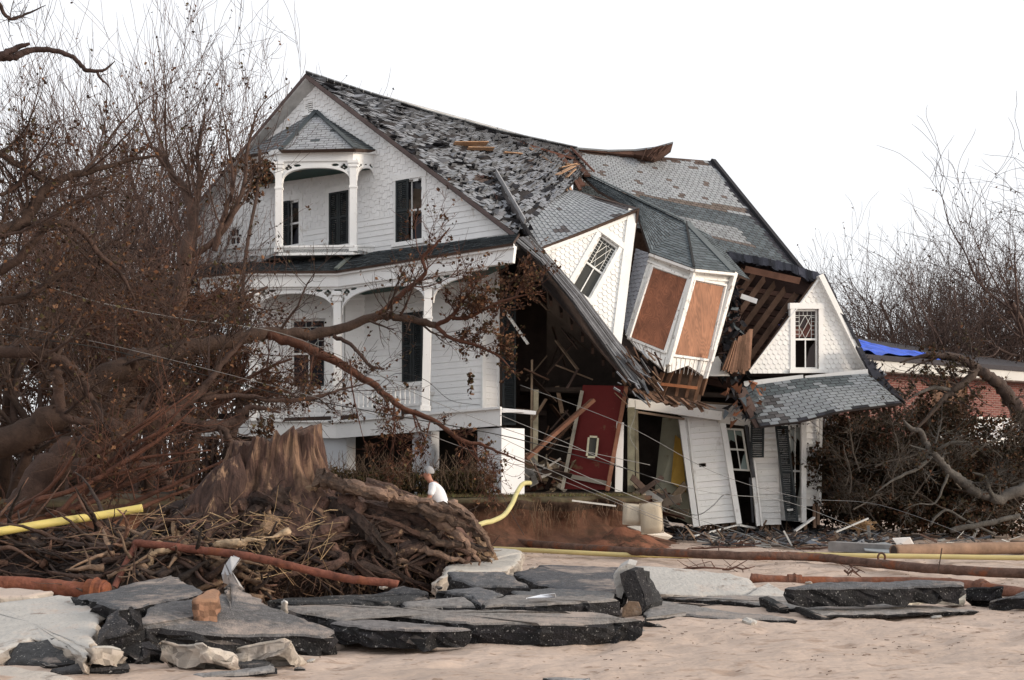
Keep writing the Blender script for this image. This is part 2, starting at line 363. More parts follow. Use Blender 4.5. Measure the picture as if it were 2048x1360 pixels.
# ---------------------------------------------------------------- roof patches
def poly_at(pl, t):
    ls = [(pl[i+1]-pl[i]).length for i in range(len(pl)-1)]; L = sum(ls)*max(0, min(1, t))
    for i, l in enumerate(ls):
        if L <= l or i == len(ls)-1: return pl[i].lerp(pl[i+1], min(1, L/l) if l else 0)
        L -= l
def roof(name, top, bot, parent, colf, rowh=.15, tabw=.30, missf=None, curl=.01, jit=.0, thick=.09, deck=(.07, .045, .035), extra=0, lift=.012):
    """ruled surface between two edge lines, boarded deck under individual shingle tabs"""
    def S(s, t): return poly_at(top, s).lerp(poly_at(bot, s), t)
    Lt = max((top[0]-bot[0]).length, (top[-1]-bot[-1]).length, (poly_at(top, .5)-poly_at(bot, .5)).length); Ls = max(sum((a[i+1]-a[i]).length for i in range(len(a)-1)) for a in (top, bot))
    n = (S(.55, .5)-S(.45, .5)).cross(S(.5, .55)-S(.5, .45)).normalized()
    if n.z < 0: n = -n
    d = MB(deck); ns, ntt = 24, 8
    G = [[S(i/ns, j/ntt) for i in range(ns+1)] for j in range(ntt+1)]
    for j in range(ntt):
        for i in range(ns):
            a, b, c_, e = G[j][i], G[j][i+1], G[j+1][i+1], G[j+1][i]
            d.hexa([a-n*thick, b-n*thick, c_-n*thick, e-n*thick, a, b, c_, e])
    o = d.build(name, M['wood'], parent)
    mb = MB(); rows = max(2, int(Lt/rowh)); 
    for j in range(rows):
        t0, t1 = j/rows, (j+1)/rows
        cols = max(2, int(Ls/tabw)); off = (j % 2)*.5+rnd(.1)
        for i in range(-1, cols+1):
            s0, s1 = max(0, (i+off)/cols), min(1, (i+1+off)/cols)
            if s1-s0 < .002: continue
            sm = (s0+s1)/2
            width = (S(1, t1)-S(0, t1)).length
            if width < .15: continue
            if missf and missf(sm, t0): continue
            c = colf(sm, t0)
            tt = min(1, t1+.12/rows*rnd(0, 1)) if not jit else min(1.01, t1+rnd(.0, .7)/rows)
            g = .010/Ls
            a, b = S(s0+g, t0), S(s1-g, t0); e, f = S(s0+g, tt), S(s1-g, tt)
            l1, l2 = lift+rnd(0, curl), lift+rnd(0, curl)
            if jit:
                dx = (b-a)*rnd(jit); e = e+dx; f = f+dx; a = a+dx*.5; b = b+dx*.5
                if rnd(0, 1) < .3: f = f.lerp(e, rnd(.1, .6))
                if rnd(0, 1) < .2: l1 += rnd(.02, .12)
                if rnd(0, 1) < .2: l2 += rnd(.02, .12)
            pa, pb, pe, pf = a+n*.004, b+n*.004, e+n*l1, f+n*l2
            mb.face([pa, pb, pf, pe], c)
            mb.face([pe, pf, f+n*.002, e+n*.002], shade(c, .6))
    mb.build('shingles', M['shingle'], o)
    return o, S, n
def roofplane(name, pts, udir, parent, colf, rowh=.15, tabw=.30, missf=None, thick=.08, deck=(.07, .045, .035), curl=.008, lift=.011, flip=False):
    """planar convex roof facet: pts 3-D corners, tabs clipped to its outline"""
    O = pts[0]; n = (pts[1]-pts[0]).cross(pts[2]-pts[0]).normalized()
    if n.z < 0: n = -n
    U = (Vector(udir)-n*n.dot(Vector(udir))).normalized(); V = n.cross(U).normalized()
    if V.z < 0: V = -V
    fr = Fr(O, U, V); fr.n = n
    P2 = [((p-O).dot(U), (p-O).dot(V)) for p in pts]
    d = MB(deck); d.prism([fr.p(a, b, 0) for a, b in P2], -n*thick); o = d.build(name, M['wood'], parent)
    u0, u1 = min(p[0] for p in P2), max(p[0] for p in P2); v0, v1 = min(p[1] for p in P2), max(p[1] for p in P2)
    mb = MB(); v = v0; r_ = 0
    while v < v1:
        u = u0-tabw*(.5 if r_ % 2 else 1)+rnd(.03)
        while u < u1:
            s, t = (u+tabw/2-u0)/(u1-u0), (v1-v)/(v1-v0)
            if not (missf and missf(s, t)):
                cell = clip_convex([(u+.006, v-.02+rnd(.004)), (u+tabw-.006, v-.02+rnd(.004)), (u+tabw-.006, v+rowh), (u+.006, v+rowh)], P2)
                if len(cell) >= 3:
                    l = lift+rnd(0, curl); c = colf(s, t)
                    f = lambda y: .003+l*max(0, 1-(y-v+.02)/(rowh+.02))
                    mb.face([fr.p(a, b, f(b)) for a, b in cell], c)
                    for i in range(len(cell)):
                        p, q = cell[i], cell[(i+1) % len(cell)]
                        if abs(p[1]-q[1]) < .05: mb.face([fr.p(p[0], p[1], f(p[1])), fr.p(q[0], q[1], f(q[1])), fr.p(q[0], q[1], 0), fr.p(p[0], p[1], 0)], c)
            u += tabw
        v += rowh; r_ += 1
    if mb.f: mb.build('shingles', M['shingle'], o)
    return o
def nz(x, y, s=1.0, k=0): return noise.noise(Vector((x*s+k*7.3, y*s-k*3.1, k*1.7)))
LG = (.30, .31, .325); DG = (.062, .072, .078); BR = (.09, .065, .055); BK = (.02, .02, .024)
def cf(base, var=.12): return lambda s, t: shade(base, rnd(1-var, 1+var))

# ================================================================ WRECKED HOUSE
H = thing('wrecked_house', P(1000, 960, 30)*1.0, 'large white two-storey timber house with a torn sagging grey roof, its right half collapsed and leaning', 'house')
A, B = P(1040, 475, 29.0), P(480, 475, 33.0)
U0 = A-B; U0.z = 0; U0.normalize(); UT = (U0+Vector((0, 0, .035))).normalized()
W = Fr(Vector((A.x, A.y, 0)), UT, (0, 0, 1))            # plane of the front gable wall
def WP(px, py, n=0): return W.px(px, py)+W.n*n
vs1 = W.uv(852, 418)[1]
rs = [W.rect(796, 358, 845, 482), W.rect(560, 402, 599, 492), W.rect(662, 384, 697, 491), W.rect(456, 455, 481, 490), W.rect(612, 199, 627, 228)]
gp = [W.uv(*q) for q in ((622, 162), (1036, 473), (1036, 500), (395, 528), (395, 430))]
def ccw(pl): return pl
wall('upper_wall', W, gp, rs, 'clap', H, vsplit=vs1, style2='stag', ex=.135)
window(W, rs[0], H, 'plain', broken=.5)
shutter(W, (rs[0][0]-.03, lerp(rs[0][0], rs[0][1], .48), rs[0][2]-.06, rs[0][3]), H, .03)
window(W, rs[1], H, 'plain', broken=.5); shutter(W, (rs[1][0]-.03, lerp(rs[1][0], rs[1][1], .55), rs[1][2], rs[1][3]), H, .03)
window(W, rs[2], H, 'plain', broken=.5)
um = (rs[2][0]+rs[2][1])/2; shutter(W, (rs[2][0]-.02, um-.005, rs[2][2], rs[2][3]), H, .03); shutter(W, (um+.005, rs[2][1]+.02, rs[2][2], rs[2][3]), H, .03)
window(W, rs[3], H, 'plain', w=.08)
mb = MB(WH); casing(mb, W, rs[4], .05, .02, head=.05, sill=0)
for k in range(7): v = lerp(rs[4][2], rs[4][3], (k+.5)/7); W.box(mb, rs[4][0], rs[4][1], v-.015, v+.01, -.05, .012)
mb.build('gable_vent', M['paint'], H)
# lower wall under the porch, on the same plane, with the tall dark doorway
rl = [W.rect(808, 625, 846, 764)]
lp = [W.uv(*q) for q in ((728, 520), (966, 500), (966, 835), (728, 850))]
wall('porch_back_wall', W, lp, rl, 'clap', H, ex=.15)
window(W, rl[0], H, 'plain', broken=.5)
um = (rl[0][0]+rl[0][1])/2
shutter(W, (rl[0][0]-.02, um-.01, rl[0][2], rl[0][3]), H, .03); shutter(W, (um+.01, rl[0][1]+.02, rl[0][2], rl[0][3]), H, .03)
# sunlit return wall at the corner
a = WP(966, 700); C1 = Fr(Vector((a.x, a.y, 0)), Vector((P(1003, 700, a.y+.55)-a).to_tuple()), (0, 0, 1))
C1.U = Vector((C1.U.x, C1.U.y, .0)).normalized(); C1.n = C1.U.cross(C1.V).normalized()
if C1.n.y > 0: C1.n = -C1.n
wu = C1.uv(1002, 700)[0]
z0, z1 = C1.uv(985, 822)[1], C1.uv(985, 540)[1]
wall('corner_wall', C1, [(0, z0), (wu, z0), (wu, z1), (0, z1)], (), 'clap', H, ex=.14)
mb = MB(WH); C1.box(mb, -.06, .06, z0, z1, .0, .035); C1.box(mb, wu-.14, wu+.02, z0-.02, z1-.02, -.1, .04); mb.build('corner_board', M['paint'], H)
sh = Fr(P(1003, 700, 29.9), (1, .35, 0), (0, 0, 1)); sr = sh.rect(1004, 590, 1031, 850)
shutter(sh, sr, H, .0)
# projecting bay on the ground floor with the leaded window
L1 = Fr(P(520, 800, 30.85), Vector((1, -.02, .02)), (0, 0, 1))
rb = [L1.rect(583, 638, 651, 776)]
wall('bay_wall', L1, [L1.uv(*q) for q in ((500, 535), (689, 535), (689, 845), (500, 850))], rb, 'clap', H, ex=.15)
window(L1, rb[0], H, 'lead', glass=(.02, .02, .025))
b0 = L1.px(689, 700); L2 = Fr(Vector((b0.x, b0.y, 0)), WP(729, 700)-b0, (0, 0, 1)); L2.U.z = 0; L2.U.normalize(); L2.n = L2.U.cross(L2.V).normalized()
if L2.n.y > 0: L2.n = -L2.n
wall('bay_return_wall', L2, [L2.uv(*q) for q in ((690, 520), (729, 520), (729, 840), (690, 845))], (), 'clap', H, ex=.15)
# dark rooms behind the walls (bare boards)
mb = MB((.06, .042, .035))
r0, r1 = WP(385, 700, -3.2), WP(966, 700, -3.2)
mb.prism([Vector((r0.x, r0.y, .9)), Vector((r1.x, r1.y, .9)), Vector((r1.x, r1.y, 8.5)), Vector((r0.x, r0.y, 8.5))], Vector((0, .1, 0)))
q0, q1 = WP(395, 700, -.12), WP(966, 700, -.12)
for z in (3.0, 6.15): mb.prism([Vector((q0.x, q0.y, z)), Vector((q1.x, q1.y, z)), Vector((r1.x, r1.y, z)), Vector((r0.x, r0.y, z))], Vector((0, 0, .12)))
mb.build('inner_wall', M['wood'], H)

# ---- porch
PF = [(400, 556, 31.2), (500, 546, 30.0), (676, 546, 29.7), (1029, 491, 27.2)]
PFb = [(400, 590, 31.2), (500, 574, 30.0), (676, 573, 29.7), (1025, 525, 27.2)]
def strip(mb, tops, bots, off, c=None):
    for i in range(len(tops)-1):
        a, b, c_, d = tops[i], tops[i+1], bots[i+1], bots[i]
        mb.hexa([d, c_, b, a, d+off, c_+off, b+off, a+off], c)
back = Vector((.05, .14, 0))
mb = MB(WH); T = [P(*q) for q in PF]; Bt = [P(*q) for q in PFb]
strip(mb, T, Bt, back)
strip(mb, [t+Vector((-.02, -.07, .03)) for t in T], [t+Vector((-.02, -.07, -.06)) for t in T], Vector((.02, .09, 0)))
Fz = [b+Vector((0, .06, .02)) for b in Bt]; Fb = [b+Vector((0, .06, -.05)) for b in Bt]
strip(mb, Fz[:3]+[Fz[2].lerp(Fz[3], .86)], Fb[:3]+[Fb[2].lerp(Fb[3], .86)], back*.8)
mb.build('cornice', M['paint'], H)
def topc(s, t): return shade(DG, rnd(.7, 1.5)) if t > .12 else shade((.13, .15, .16), rnd(.8, 1.2))
pt = [P(400, 535, 33.1), P(500, 524, 32.6), P(711, 508, WP(711, 508).y-.05), P(1039, 467, WP(1039, 467).y-.05)]
pb = [t+Vector((-.03, -.12, .03)) for t in T]
for i, nm in ((0, 'a'), (1, 'b'), (2, 'c')):
    roof('porch_roof', [pt[i], pt[i+1]], [pb[i], pb[i+1]], H, topc, rowh=.13, tabw=.28, curl=.02, thick=.05)
mb = MB((.15, .17, .16)); mb.bar(pt[2]+Vector((0, -.03, .05)), pb[2]+Vector((0, 0, .05)), .1, .04); mb.build('valley_flashing', M['metal'], H)
mb = MB((.045, .085, .075))                                     # green porch ceiling
ce = [b+Vector((0, .16, .0)) for b in Bt]; cb = [Vector((WP(px, 600).x, WP(px, 600).y-.02, b.z)) for px, b in zip((400, 500, 728, 960), ce)]
for i in range(3):
    mb.prism([ce[i], ce[i+1], cb[i+1], cb[i]], Vector((0, 0, .04)))
mb.build('porch_ceiling', M['plaster'], H)
def post(base, top, w, parent, cap=True):
    mb = MB(WH); d = (top-base)
    mb.bar(base, top, w, w)
    for t, k, h in ((.0, 1.25, .12), (.70, 1.2, .05), (.93, 1.35, .07), (.97, 1.55, .06)):
        a = base+d*t; mb.bar(a, a+d.normalized()*h, w*k, w*k)
    return mb.build('porch_post', M['paint'], parent)
def arch(parent, a, b, top, rise, spring, y_in, half=None, name='arch_bracket'):
    """a,b: inner top corners; sawn spandrels cut through with quatrefoils and scrolls, built slice by slice under a moulded rim"""
    mb = MB(WH); L = (b-a); ln = L.length; ud = L.normalized(); th = Vector((.01, .05, 0)); zz = Vector((0, 0, 1))
    N = 90; lo, hi = (0, N) if half is None else (0, int(N*half[1]/28))
    def cur(x): k = min(1, abs(2*x-1)); return -.10-(rise-.12)*(1-(1-k**2.5)**(1/2.5))
    for i in range(lo, hi):
        x0, x1 = i/N, (i+1)/N; xm = (x0+x1)/2; d = min(xm, 1-xm)*ln; y0 = (cur(x0)+cur(x1))/2-.03; iv = []
        for cx, cy, r in ((.15, -.085, .042), (.15, -.185, .042), (.10, -.135, .042), (.20, -.135, .042)):
            if abs(d-cx) < r: h = (r*r-(d-cx)**2)**.5; iv.append((cy-h, cy+h))
        for cx, cy, rx, ry in ((.36, -.075, .09, .035), (.055, -.30, .03, .06)):
            if abs(d-cx) < rx: h = ry*(1-((d-cx)/rx)**2)**.5; iv.append((cy-h, cy+h))
        iv = sorted((max(p, y0+.03), min(q, -.03)) for p, q in iv if q > y0+.03 and p < -.03); y = y0
        segs = []
        for p, q in iv:
            if p > y+.004: segs.append((y, p))
            y = max(y, q)
        segs.append((y, .09))
        p, q = a+L*x0-zz*top, a+L*x1-zz*top
        for u, v in segs:
            if v > u: mb.hexa([p+zz*u, q+zz*u, q+zz*v, p+zz*v, p+zz*u+th, q+zz*u+th, q+zz*v+th, p+zz*v+th])
        c0, c1 = cur(x0), cur(x1); o = Vector((0, -.03, 0)); w = .06
        mb.hexa([p+zz*(c0-.045)+o, q+zz*(c1-.045)+o, q+zz*(c1+w-.045)+o, p+zz*(c0+w-.045)+o, p+zz*(c0-.045)+th*1.5, q+zz*(c1-.045)+th*1.5, q+zz*(c1+w-.045)+th*1.5, p+zz*(c0+w-.045)+th*1.5])
    return mb.build(name, M['paint'], parent)
def on_line(px, i):                                        # a point of the porch front line at image column px
    p, q = Vector(P(*PFb[i])), Vector(P(*PFb[i+1])); k = (px-CX)/F
    t = (k*p.y-p.x)/((q.x-p.x)-k*(q.y-p.y)); r_ = p.lerp(q, t); r_.y += .1; return r_
def zat(py, Y): return CZ+(HY-py)*Y/F
p1, p2, p0, p3 = on_line(674, 1), on_line(857, 2), on_line(505, 1), on_line(1025, 2)
for p, yb, lean in ((p1, 868, 0), (p2, 822, -.05), (p0, 860, 0)):
    post(Vector((p.x+lean*1.5, p.y, zat(yb, p.y))), p+Vector((0, 0, -.1)), .17, H)
arch(H, p0+Vector((.1, 0, 0)), p1-Vector((.09, 0, 0)), .0, .62, .3, 0)
arch(H, p1+Vector((.1, -.02, 0)), p2-Vector((.09, 0, 0)), .0, .62, .3, 0)
pe = p2+(p3-p2)*1.15
arch(H, p2+Vector((.1, 0, 0)), pe, .0, .60, .3, 0, half=(0, 12))
# porch floor, skirt, rail
fl = [Vector((on_line(400, 0).x, on_line(400, 0).y, zat(842, 31))), Vector((p0.x, p0.y, zat(843, p0.y))), Vector((p1.x, p1.y, zat(846, p1.y))), Vector((on_line(1003, 2).x, on_line(1003, 2).y, zat(818, 27.4)))]
mb = MB(WH); dn = Vector((0, 0, -.36)); f0 = Vector((-.02, -.12, 0))
strip(mb, [f+f0 for f in fl], [f+f0+dn for f in fl], Vector((.02, .08, 0)))
strip(mb, [f+f0*1.5+Vector((0, 0, .045)) for f in fl], [f+f0*1.5 for f in fl], Vector((.04, .2, 0)))
mb.build('floor_skirt', M['paint'], H)
mb = MB((.32, .34, .36))
wl = [Vector((WP(px, 800).x, WP(px, 800).y+.1, f.z)) for px, f in zip((400, 510, 728, 966), fl)]
for i in range(3): mb.prism([fl[i], fl[i+1], wl[i+1], wl[i]], Vector((0, 0, -.1)))
mb.build('porch_floor', M['wood'], H)
for a_, b_ in (((570, 836), (662, 843)), ((682, 832), (716, 840)), ((803, 822), (833, 830))):
    mb = MB((.05, .035, .03)); i = 1 if a_[0] < 675 else 2; q = on_line(a_[0], i); r_ = on_line(b_[0], i)
    mb.hexa([Vector((q.x, q.y-.19, zat(b_[1], q.y))), Vector((r_.x, r_.y-.19, zat(b_[1]-3, r_.y))), Vector((r_.x, r_.y-.19, zat(a_[1]-3, r_.y))), Vector((q.x, q.y-.19, zat(a_[1], q.y))),
             Vector((q.x, q.y-.05, zat(b_[1], q.y))), Vector((r_.x, r_.y-.05, zat(b_[1]-3, r_.y))), Vector((r_.x, r_.y-.05, zat(a_[1]-3, r_.y))), Vector((q.x, q.y-.05, zat(a_[1], q.y)))])
    mb.build('floor_gap', M['wood'], H)
mb = MB(WH); ra, rb_ = on_line(684, 2), on_line(842, 2)
A1, A2 = Vector((ra.x, ra.y, zat(782, ra.y))), Vector((rb_.x, rb_.y, zat(768, rb_.y))); dz = Vector((0, 0, -.45))
mb.bar(A1, A2, .07, .06); mb.bar(A1+dz, A2+dz, .07, .06)
mb.bar(A1+dz*1.15, A2+dz*1.15, .03, .12)
for k in range(17):
    p = A1.lerp(A2, (k+.5)/17)
    mb.tube([p, p+dz*.2, p+dz*.35, p+dz*.7, p+dz*.85, p+dz], [.018, .032, .016, .028, .018, .03], 6)
mb.build('balustrade', M['paint'], H)
mb = MB(WH); ra, rb_ = on_line(508, 1), on_line(668, 1)
A1, A2 = Vector((ra.x, ra.y, zat(790, ra.y))), Vector((rb_.x, rb_.y, zat(790, rb_.y)))
mb.bar(A1, A2, .07, .06); mb.bar(A1+dz, A2+dz, .07, .06)
for k in range(14): p = A1.lerp(A2, (k+.5)/14); mb.tube([p, p+dz*.2, p+dz*.35, p+dz*.7, p+dz*.85, p+dz], [.018, .032, .016, .028, .018, .03], 6)
mb.build('balustrade', M['paint'], H)
# foundation piers
for (x0, x1, yt, i, wd) in ((640, 692, 868, 1, .5), (824, 862, 862, 2, .45), (508, 540, 870, 1, .4)):
    q, r_ = on_line(x0, i), on_line(x1, i); mb = MB((.52, .54, .57)); zt = zat(yt, q.y)
    mb.prism([Vector((q.x, q.y, .7)), Vector((r_.x, r_.y, .7)), Vector((r_.x+.15, r_.y+wd, .7)), Vector((q.x+.15, q.y+wd, .7))], Vector((0, 0, zt-.7)))
    mb.build('foundation_pier', M['paint'], H)
q, r_, s_ = P(955, 980, 27.9), P(1003, 980, 27.3), P(1049, 980, 27.75)
mb = MB((.70, .71, .72)); zt = zat(856, 27.4)
mb.prism([Vector((q.x, q.y, .6)), Vector((r_.x, r_.y, .6)), Vector((s_.x, s_.y, .6)), Vector((s_.x-.5, s_.y+.6, .6))], Vector((0, 0, zt-.6)))
mb.build('foundation_pier', M['paint'], H)
# crawl space back
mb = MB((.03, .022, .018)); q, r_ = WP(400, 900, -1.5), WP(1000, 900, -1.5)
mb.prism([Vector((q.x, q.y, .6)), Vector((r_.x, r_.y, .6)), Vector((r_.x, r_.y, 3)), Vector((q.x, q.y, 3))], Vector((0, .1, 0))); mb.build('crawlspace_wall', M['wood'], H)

# ---- balcony bay on the gable
Yb = 30.35
bl, br = P(557, 500, Yb+.1), P(706, 500, Yb-.02)
wl_, wr_ = WP(495, 500), WP(748, 500)
pathb = [Vector((wl_.x, wl_.y, 0)), Vector((bl.x, bl.y, 0)), Vector((br.x, br.y, 0)), Vector((wr_.x, wr_.y, 0))]
def ring(z0s, z1s, out, thick, mbx, c=None):
    cen = (pathb[0]+pathb[3])/2
    o = []
    for p in pathb: d = (p-cen); o.append(p+d.normalized()*out)
    for i in range(3):
        a, b = o[i], o[i+1]; n = Vector((b.y-a.y, -(b.x-a.x), 0)).normalized()
        if n.y > 0: n = -n
        mbx.prism([Vector((a.x, a.y, z0s[i])), Vector((b.x, b.y, z0s[i+1])), Vector((b.x, b.y, z1s[i+1])), Vector((a.x, a.y, z1s[i]))], -n*thick, c)
def zz4(a, b, c, d): return [zat(a, wl_.y), zat(b, bl.y), zat(c, br.y), zat(d, wr_.y)]
mb = MB(WH)
ring(zz4(332, 323, 321, 324), zz4(314, 303, 300, 303), 0, .1, mb)
ring(zz4(318, 309, 306, 309), zz4(311, 300, 297, 300), .08, .12, mb)
mb.build('balcony_cornice', M['paint'], H)
mb = MB(WH)
ring(zz4(512, 511, 509, 506), zz4(502, 494, 492, 494), 0, .12, mb)
ring(zz4(500, 496, 494, 494), zz4(497, 492, 490, 490), .04, .14, mb)
pz = zat(505, 30.4); mb.prism([Vector((p.x, p.y, pz)) for p in pathb], Vector((0, 0, .08)), (.35, .37, .38))
mb.build('balcony_base', M['peel'], H)
mb = MB((.05, .085, .078)); cz = zat(327, 30.4); mb.prism([Vector((p.x, p.y+(.16 if k_ in (1, 2) else 0), cz)) for k_, p in enumerate(pathb)], Vector((0, 0, .05))); mb.build('balcony_ceiling', M['plaster'], H)
for p, x in ((bl, 0), (br, .0)):
    post(Vector((p.x, p.y+.09, pz+.02)), Vector((p.x+x, p.y+.09, zat(321, Yb))), .16, H)
arch(H, Vector((bl.x+.08, bl.y+.05, zat(322, Yb))), Vector((br.x-.08, br.y+.05, zat(322, Yb))), 0, .46, 0, 0)
rp = Vector((wr_.x, wr_.y, zat(324, wr_.y)))
arch(H, Vector((br.x+.08, br.y+.08, zat(322, Yb))), rp, 0, .42, 0, 0)
arch(H, Vector((wl_.x, wl_.y, zat(330, wl_.y))), Vector((bl.x-.08, bl.y+.08, zat(322, Yb))), 0, .46, 0, 0)
ap = WP(634, 224, .05); e = [P(480, 312, wl_.y-.05), P(562, 300, Yb-.1), P(711, 297, Yb-.25), P(751, 300, wr_.y-.1)]
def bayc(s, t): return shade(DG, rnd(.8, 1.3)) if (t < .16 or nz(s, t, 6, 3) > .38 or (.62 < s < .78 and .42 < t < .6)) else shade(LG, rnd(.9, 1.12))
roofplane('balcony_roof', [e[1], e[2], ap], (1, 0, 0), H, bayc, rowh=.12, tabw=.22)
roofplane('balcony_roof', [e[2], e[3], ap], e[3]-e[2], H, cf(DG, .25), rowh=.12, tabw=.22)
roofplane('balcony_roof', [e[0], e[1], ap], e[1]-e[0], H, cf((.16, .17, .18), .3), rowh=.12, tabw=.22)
mb = MB(DG)
for q in (e[1], e[2]): mb.bar(q+Vector((0, -.01, .02)), ap+Vector((0, 0, .03)), .14, .025)
mb.build('hip_cap', M['shingle'], H)

# ---- main roof, torn right slope
ov = .24
rk0, rk1 = WP(624, 153, ov), WP(1040, 470, ov)
ridge = [rk0, P(740, 190, 31.9), P(850, 225, 32.4), P(1000, 266, 33.2), P(1152, 299, 34.2)]
lower = [rk1, P(1062, 470, 28.75), P(1085, 497, 28.95)]
lowm = [rk1, WP(1040, 470, ov)+Vector((.25, .7, .35)), P(1130, 378, 31.2), P(1158, 352, 32.6), P(1175, 345, 33.6)]
def r1c(s, t):
    k = nz(s*9, t*7, 1, 1)
    if nz(s*14+t*6, t*22, 1, 5) > .46: return shade(BK, rnd(.7, 1.6))
    if k > .58: return shade(BR, rnd(.8, 1.2))
    return shade((.245, .255, .275), rnd(.82, 1.15))
def r1m(s, t): return nz(s*13+t*7, t*30, 1, 2) > .33 or rnd(0, 1) < .03
ro, S1, n1 = roof('main_roof', ridge, lowm, H, r1c, rowh=.12, tabw=.24, missf=r1m, curl=.02, jit=.10, thick=.12, deck=(.028, .024, .024))
# bare boards showing where the covering is gone
for (s, t, L, w, an) in ((.30, .42, 1.3, .22, .1), (.34, .46, .9, .18, .2), (.62, .86, 1.6, .14, .1), (.72, .78, 1.2, .16, .2), (.66, .93, 1.0, .1, 0), (.8, .72, .9, .16, .3), (.5, .5, .7, .12, .2)):
    b = MB((.36, .22, .13)); p = S1(s, t)+n1*.05; q = S1(min(1, s+L/9), min(1, t+an*.2))+n1*(.09+rnd(0, .08)); b.bar(p, q, w, .02, roll=rnd(.3)); b.build('roof_board', M['wood'], ro)
# ragged felt strips standing along the rake and over the slope
mb = MB(BK)
for i in range(170):
    s, t = rnd(0, 1), rnd(0, 1)
    if rnd(0, 1) < .25: s = rnd(0, .03)
    p = S1(s, t); q = S1(min(1, s+rnd(.02, .05)), min(1, max(0, t+rnd(.02)))); w_ = (S1(s, min(1, t+.03))-p)*rnd(.5, 1.2)
    u_ = n1*rnd(.03, .16)
    mb.face([p+n1*.01, q+n1*.01, q+w_+u_, p+w_*rnd(.6, 1)+u_*rnd(.2, 1)], shade(rnd(0, 1) < .5 and BK or (.14, .14, .15), rnd(.7, 1.4)))
mb.build('torn_felt', M['shingle'], ro)['kind'] = 'stuff'
mb = MB((.20, .21, .22))
for i in range(40):
    p, q = poly_at(ridge, i/40), poly_at(ridge, (i+.95)/40); mb.bar(p+Vector((0, -.05, .03)), q+Vector((0, -.05, .03)), .2, .025, shade((.17, .18, .19), rnd(.7, 1.3)))
mb.build('ridge_cap', M['shingle'], ro)
# left slope of the main roof (mostly hidden) and both rake boards
lf = WP(388, 432, ov); bk = Vector((1.9, 3.6, -.4))
roof('main_roof', [rk0, P(1152, 299, 34.2)], [lf, lf+Vector((4.2, 6.5, 0))], H, cf((.16, .17, .18), .3), rowh=.16, tabw=.3, thick=.12, deck=(.42, .41, .40))
mb = MB((.10, .075, .07)); up = Vector((0, 0, -.16))
for a_, b_ in ((rk0, rk1), (rk0, lf)):
    mb.hexa([a_, b_, b_+up*.7, a_+up*.7, a_+W.n*.03, b_+W.n*.03, b_+up*.7+W.n*.03, a_+up*.7+W.n*.03])
mb.build('rake_board', M['wood'], H)
mb = MB((.62, .62, .62))
i0, i1, i2 = WP(624, 160, 0), WP(1038, 474, 0), WP(392, 436, 0)
for a_, b_, c_, d_ in ((rk0+up*.6, rk1+up*.6, i1+up*.5, i0+up*.5), (rk0+up*.6, lf+up*.6, i2+up*.5, i0+up*.5)):
    mb.prism([a_, b_, c_, d_], Vector((0, 0, .03)))
mb.build('soffit', M['paint'], H)
# ---- ridge remnant standing proud at the break
mb = MB((.10, .055, .04))
rr = [P(1150, 297, 34.2), P(1215, 302, 34.4), P(1268, 301, 34.5), P(1310, 296, 34.4), P(1346, 286, 34.3)]
for i in range(4):
    a, b = rr[i], rr[i+1]; h0, h1 = (.03, .05, .10, .24, .02)[i], (.03, .05, .12, .26, .02)[i+1]
    dn = Vector((0, -.35, -.0))
    mb.hexa([a-Vector((0, 0, h0)), b-Vector((0, 0, h1)), b, a, a-Vector((0, 0, h0))+Vector((0, .5, -.1)), b-Vector((0, 0, h1))+Vector((0, .5, -.1)), b+Vector((0, .4, -.1)), a+Vector((0, .4, -.1))])
for k in range(9):
    t = rnd(.7, .97); p = poly_at(rr, t); mb.bar(p+Vector((0, -.06, 0)), p+Vector((rnd(.12)-.15, -.08, -rnd(.15, .4))), .07, .02)
mb.build('ridge_splinter', M['wood'], H)
mb = MB(LG)
for i in range(4):
    a, b = rr[i], rr[i+1]; o_ = Vector((0, -.03, .03)); mb.hexa([a+o_+Vector((0, 0, -.05)), b+o_+Vector((0, 0, -.04)), b+o_, a+o_, a+Vector((0, .5, -.05)), b+Vector((0, .5, -.05)), b+Vector((0, .5, 0)), a+Vector((0, .5, 0))], shade((.2, .21, .22), rnd(.7, 1.3)))
mb.build('ridge_cap', M['shingle'], H)

# ---- upper right roof
def r2c(s, t):
    tt = t+.02*math.sin(s*40)
    if t < .05 and nz(s*14, t*5, 1, 8) > .0: return shade(BR, rnd(.9, 1.2))
    if s > .955-.0*t and nz(s*3, t*9, 1, 4) > -.1: return shade(BK, rnd(1.5, 3))
    if .50+(.03 if s < .5 else 0)-.05*s < t < .555-.05*s: return shade((.135, .11, .095), rnd(.9, 1.1))
    if t > .53:
        if .45 < s < .83 and .69 < t < .83: return shade((.24, .25, .26), rnd(.85, 1.1))
        if .45 < s < .86 and .83 < t < .87: return shade((.12, .10, .09), rnd(.9, 1.1))
        return shade((.085, .10, .11), rnd(.75, 1.25))
    k = nz(s*24, t*15, 1, 9)
    if k > .46: return shade((.12, .095, .085), rnd(.9, 1.15))
    return shade((.29, .305, .32), rnd(.93, 1.07))
T2 = [P(1150, 300, 34.3), P(1290, 312, 34.9), P(1424, 322, 35.4)]; B2 = [P(1150, 420, 33.0), P(1400, 492, 32.4), P(1600, 540, 33.0)]
roof('upper_roof', T2, B2, H, r2c, rowh=.115, tabw=.2, thick=.12, curl=.005, lift=.008)
mb = MB(BK); mb.bar(T2[-1]+Vector((.02, 0, .02)), B2[-1]+Vector((.02, 0, .03)), .16, .1); mb.build('hip_cap', M['shingle'], H)
roof('rear_roof', [T2[0], T2[-1]], [T2[0]+Vector((0, 4.5, -3)), T2[-1]+Vector((2, 4.5, -4))], H, cf((.16, .17, .18), .2), thick=.1)
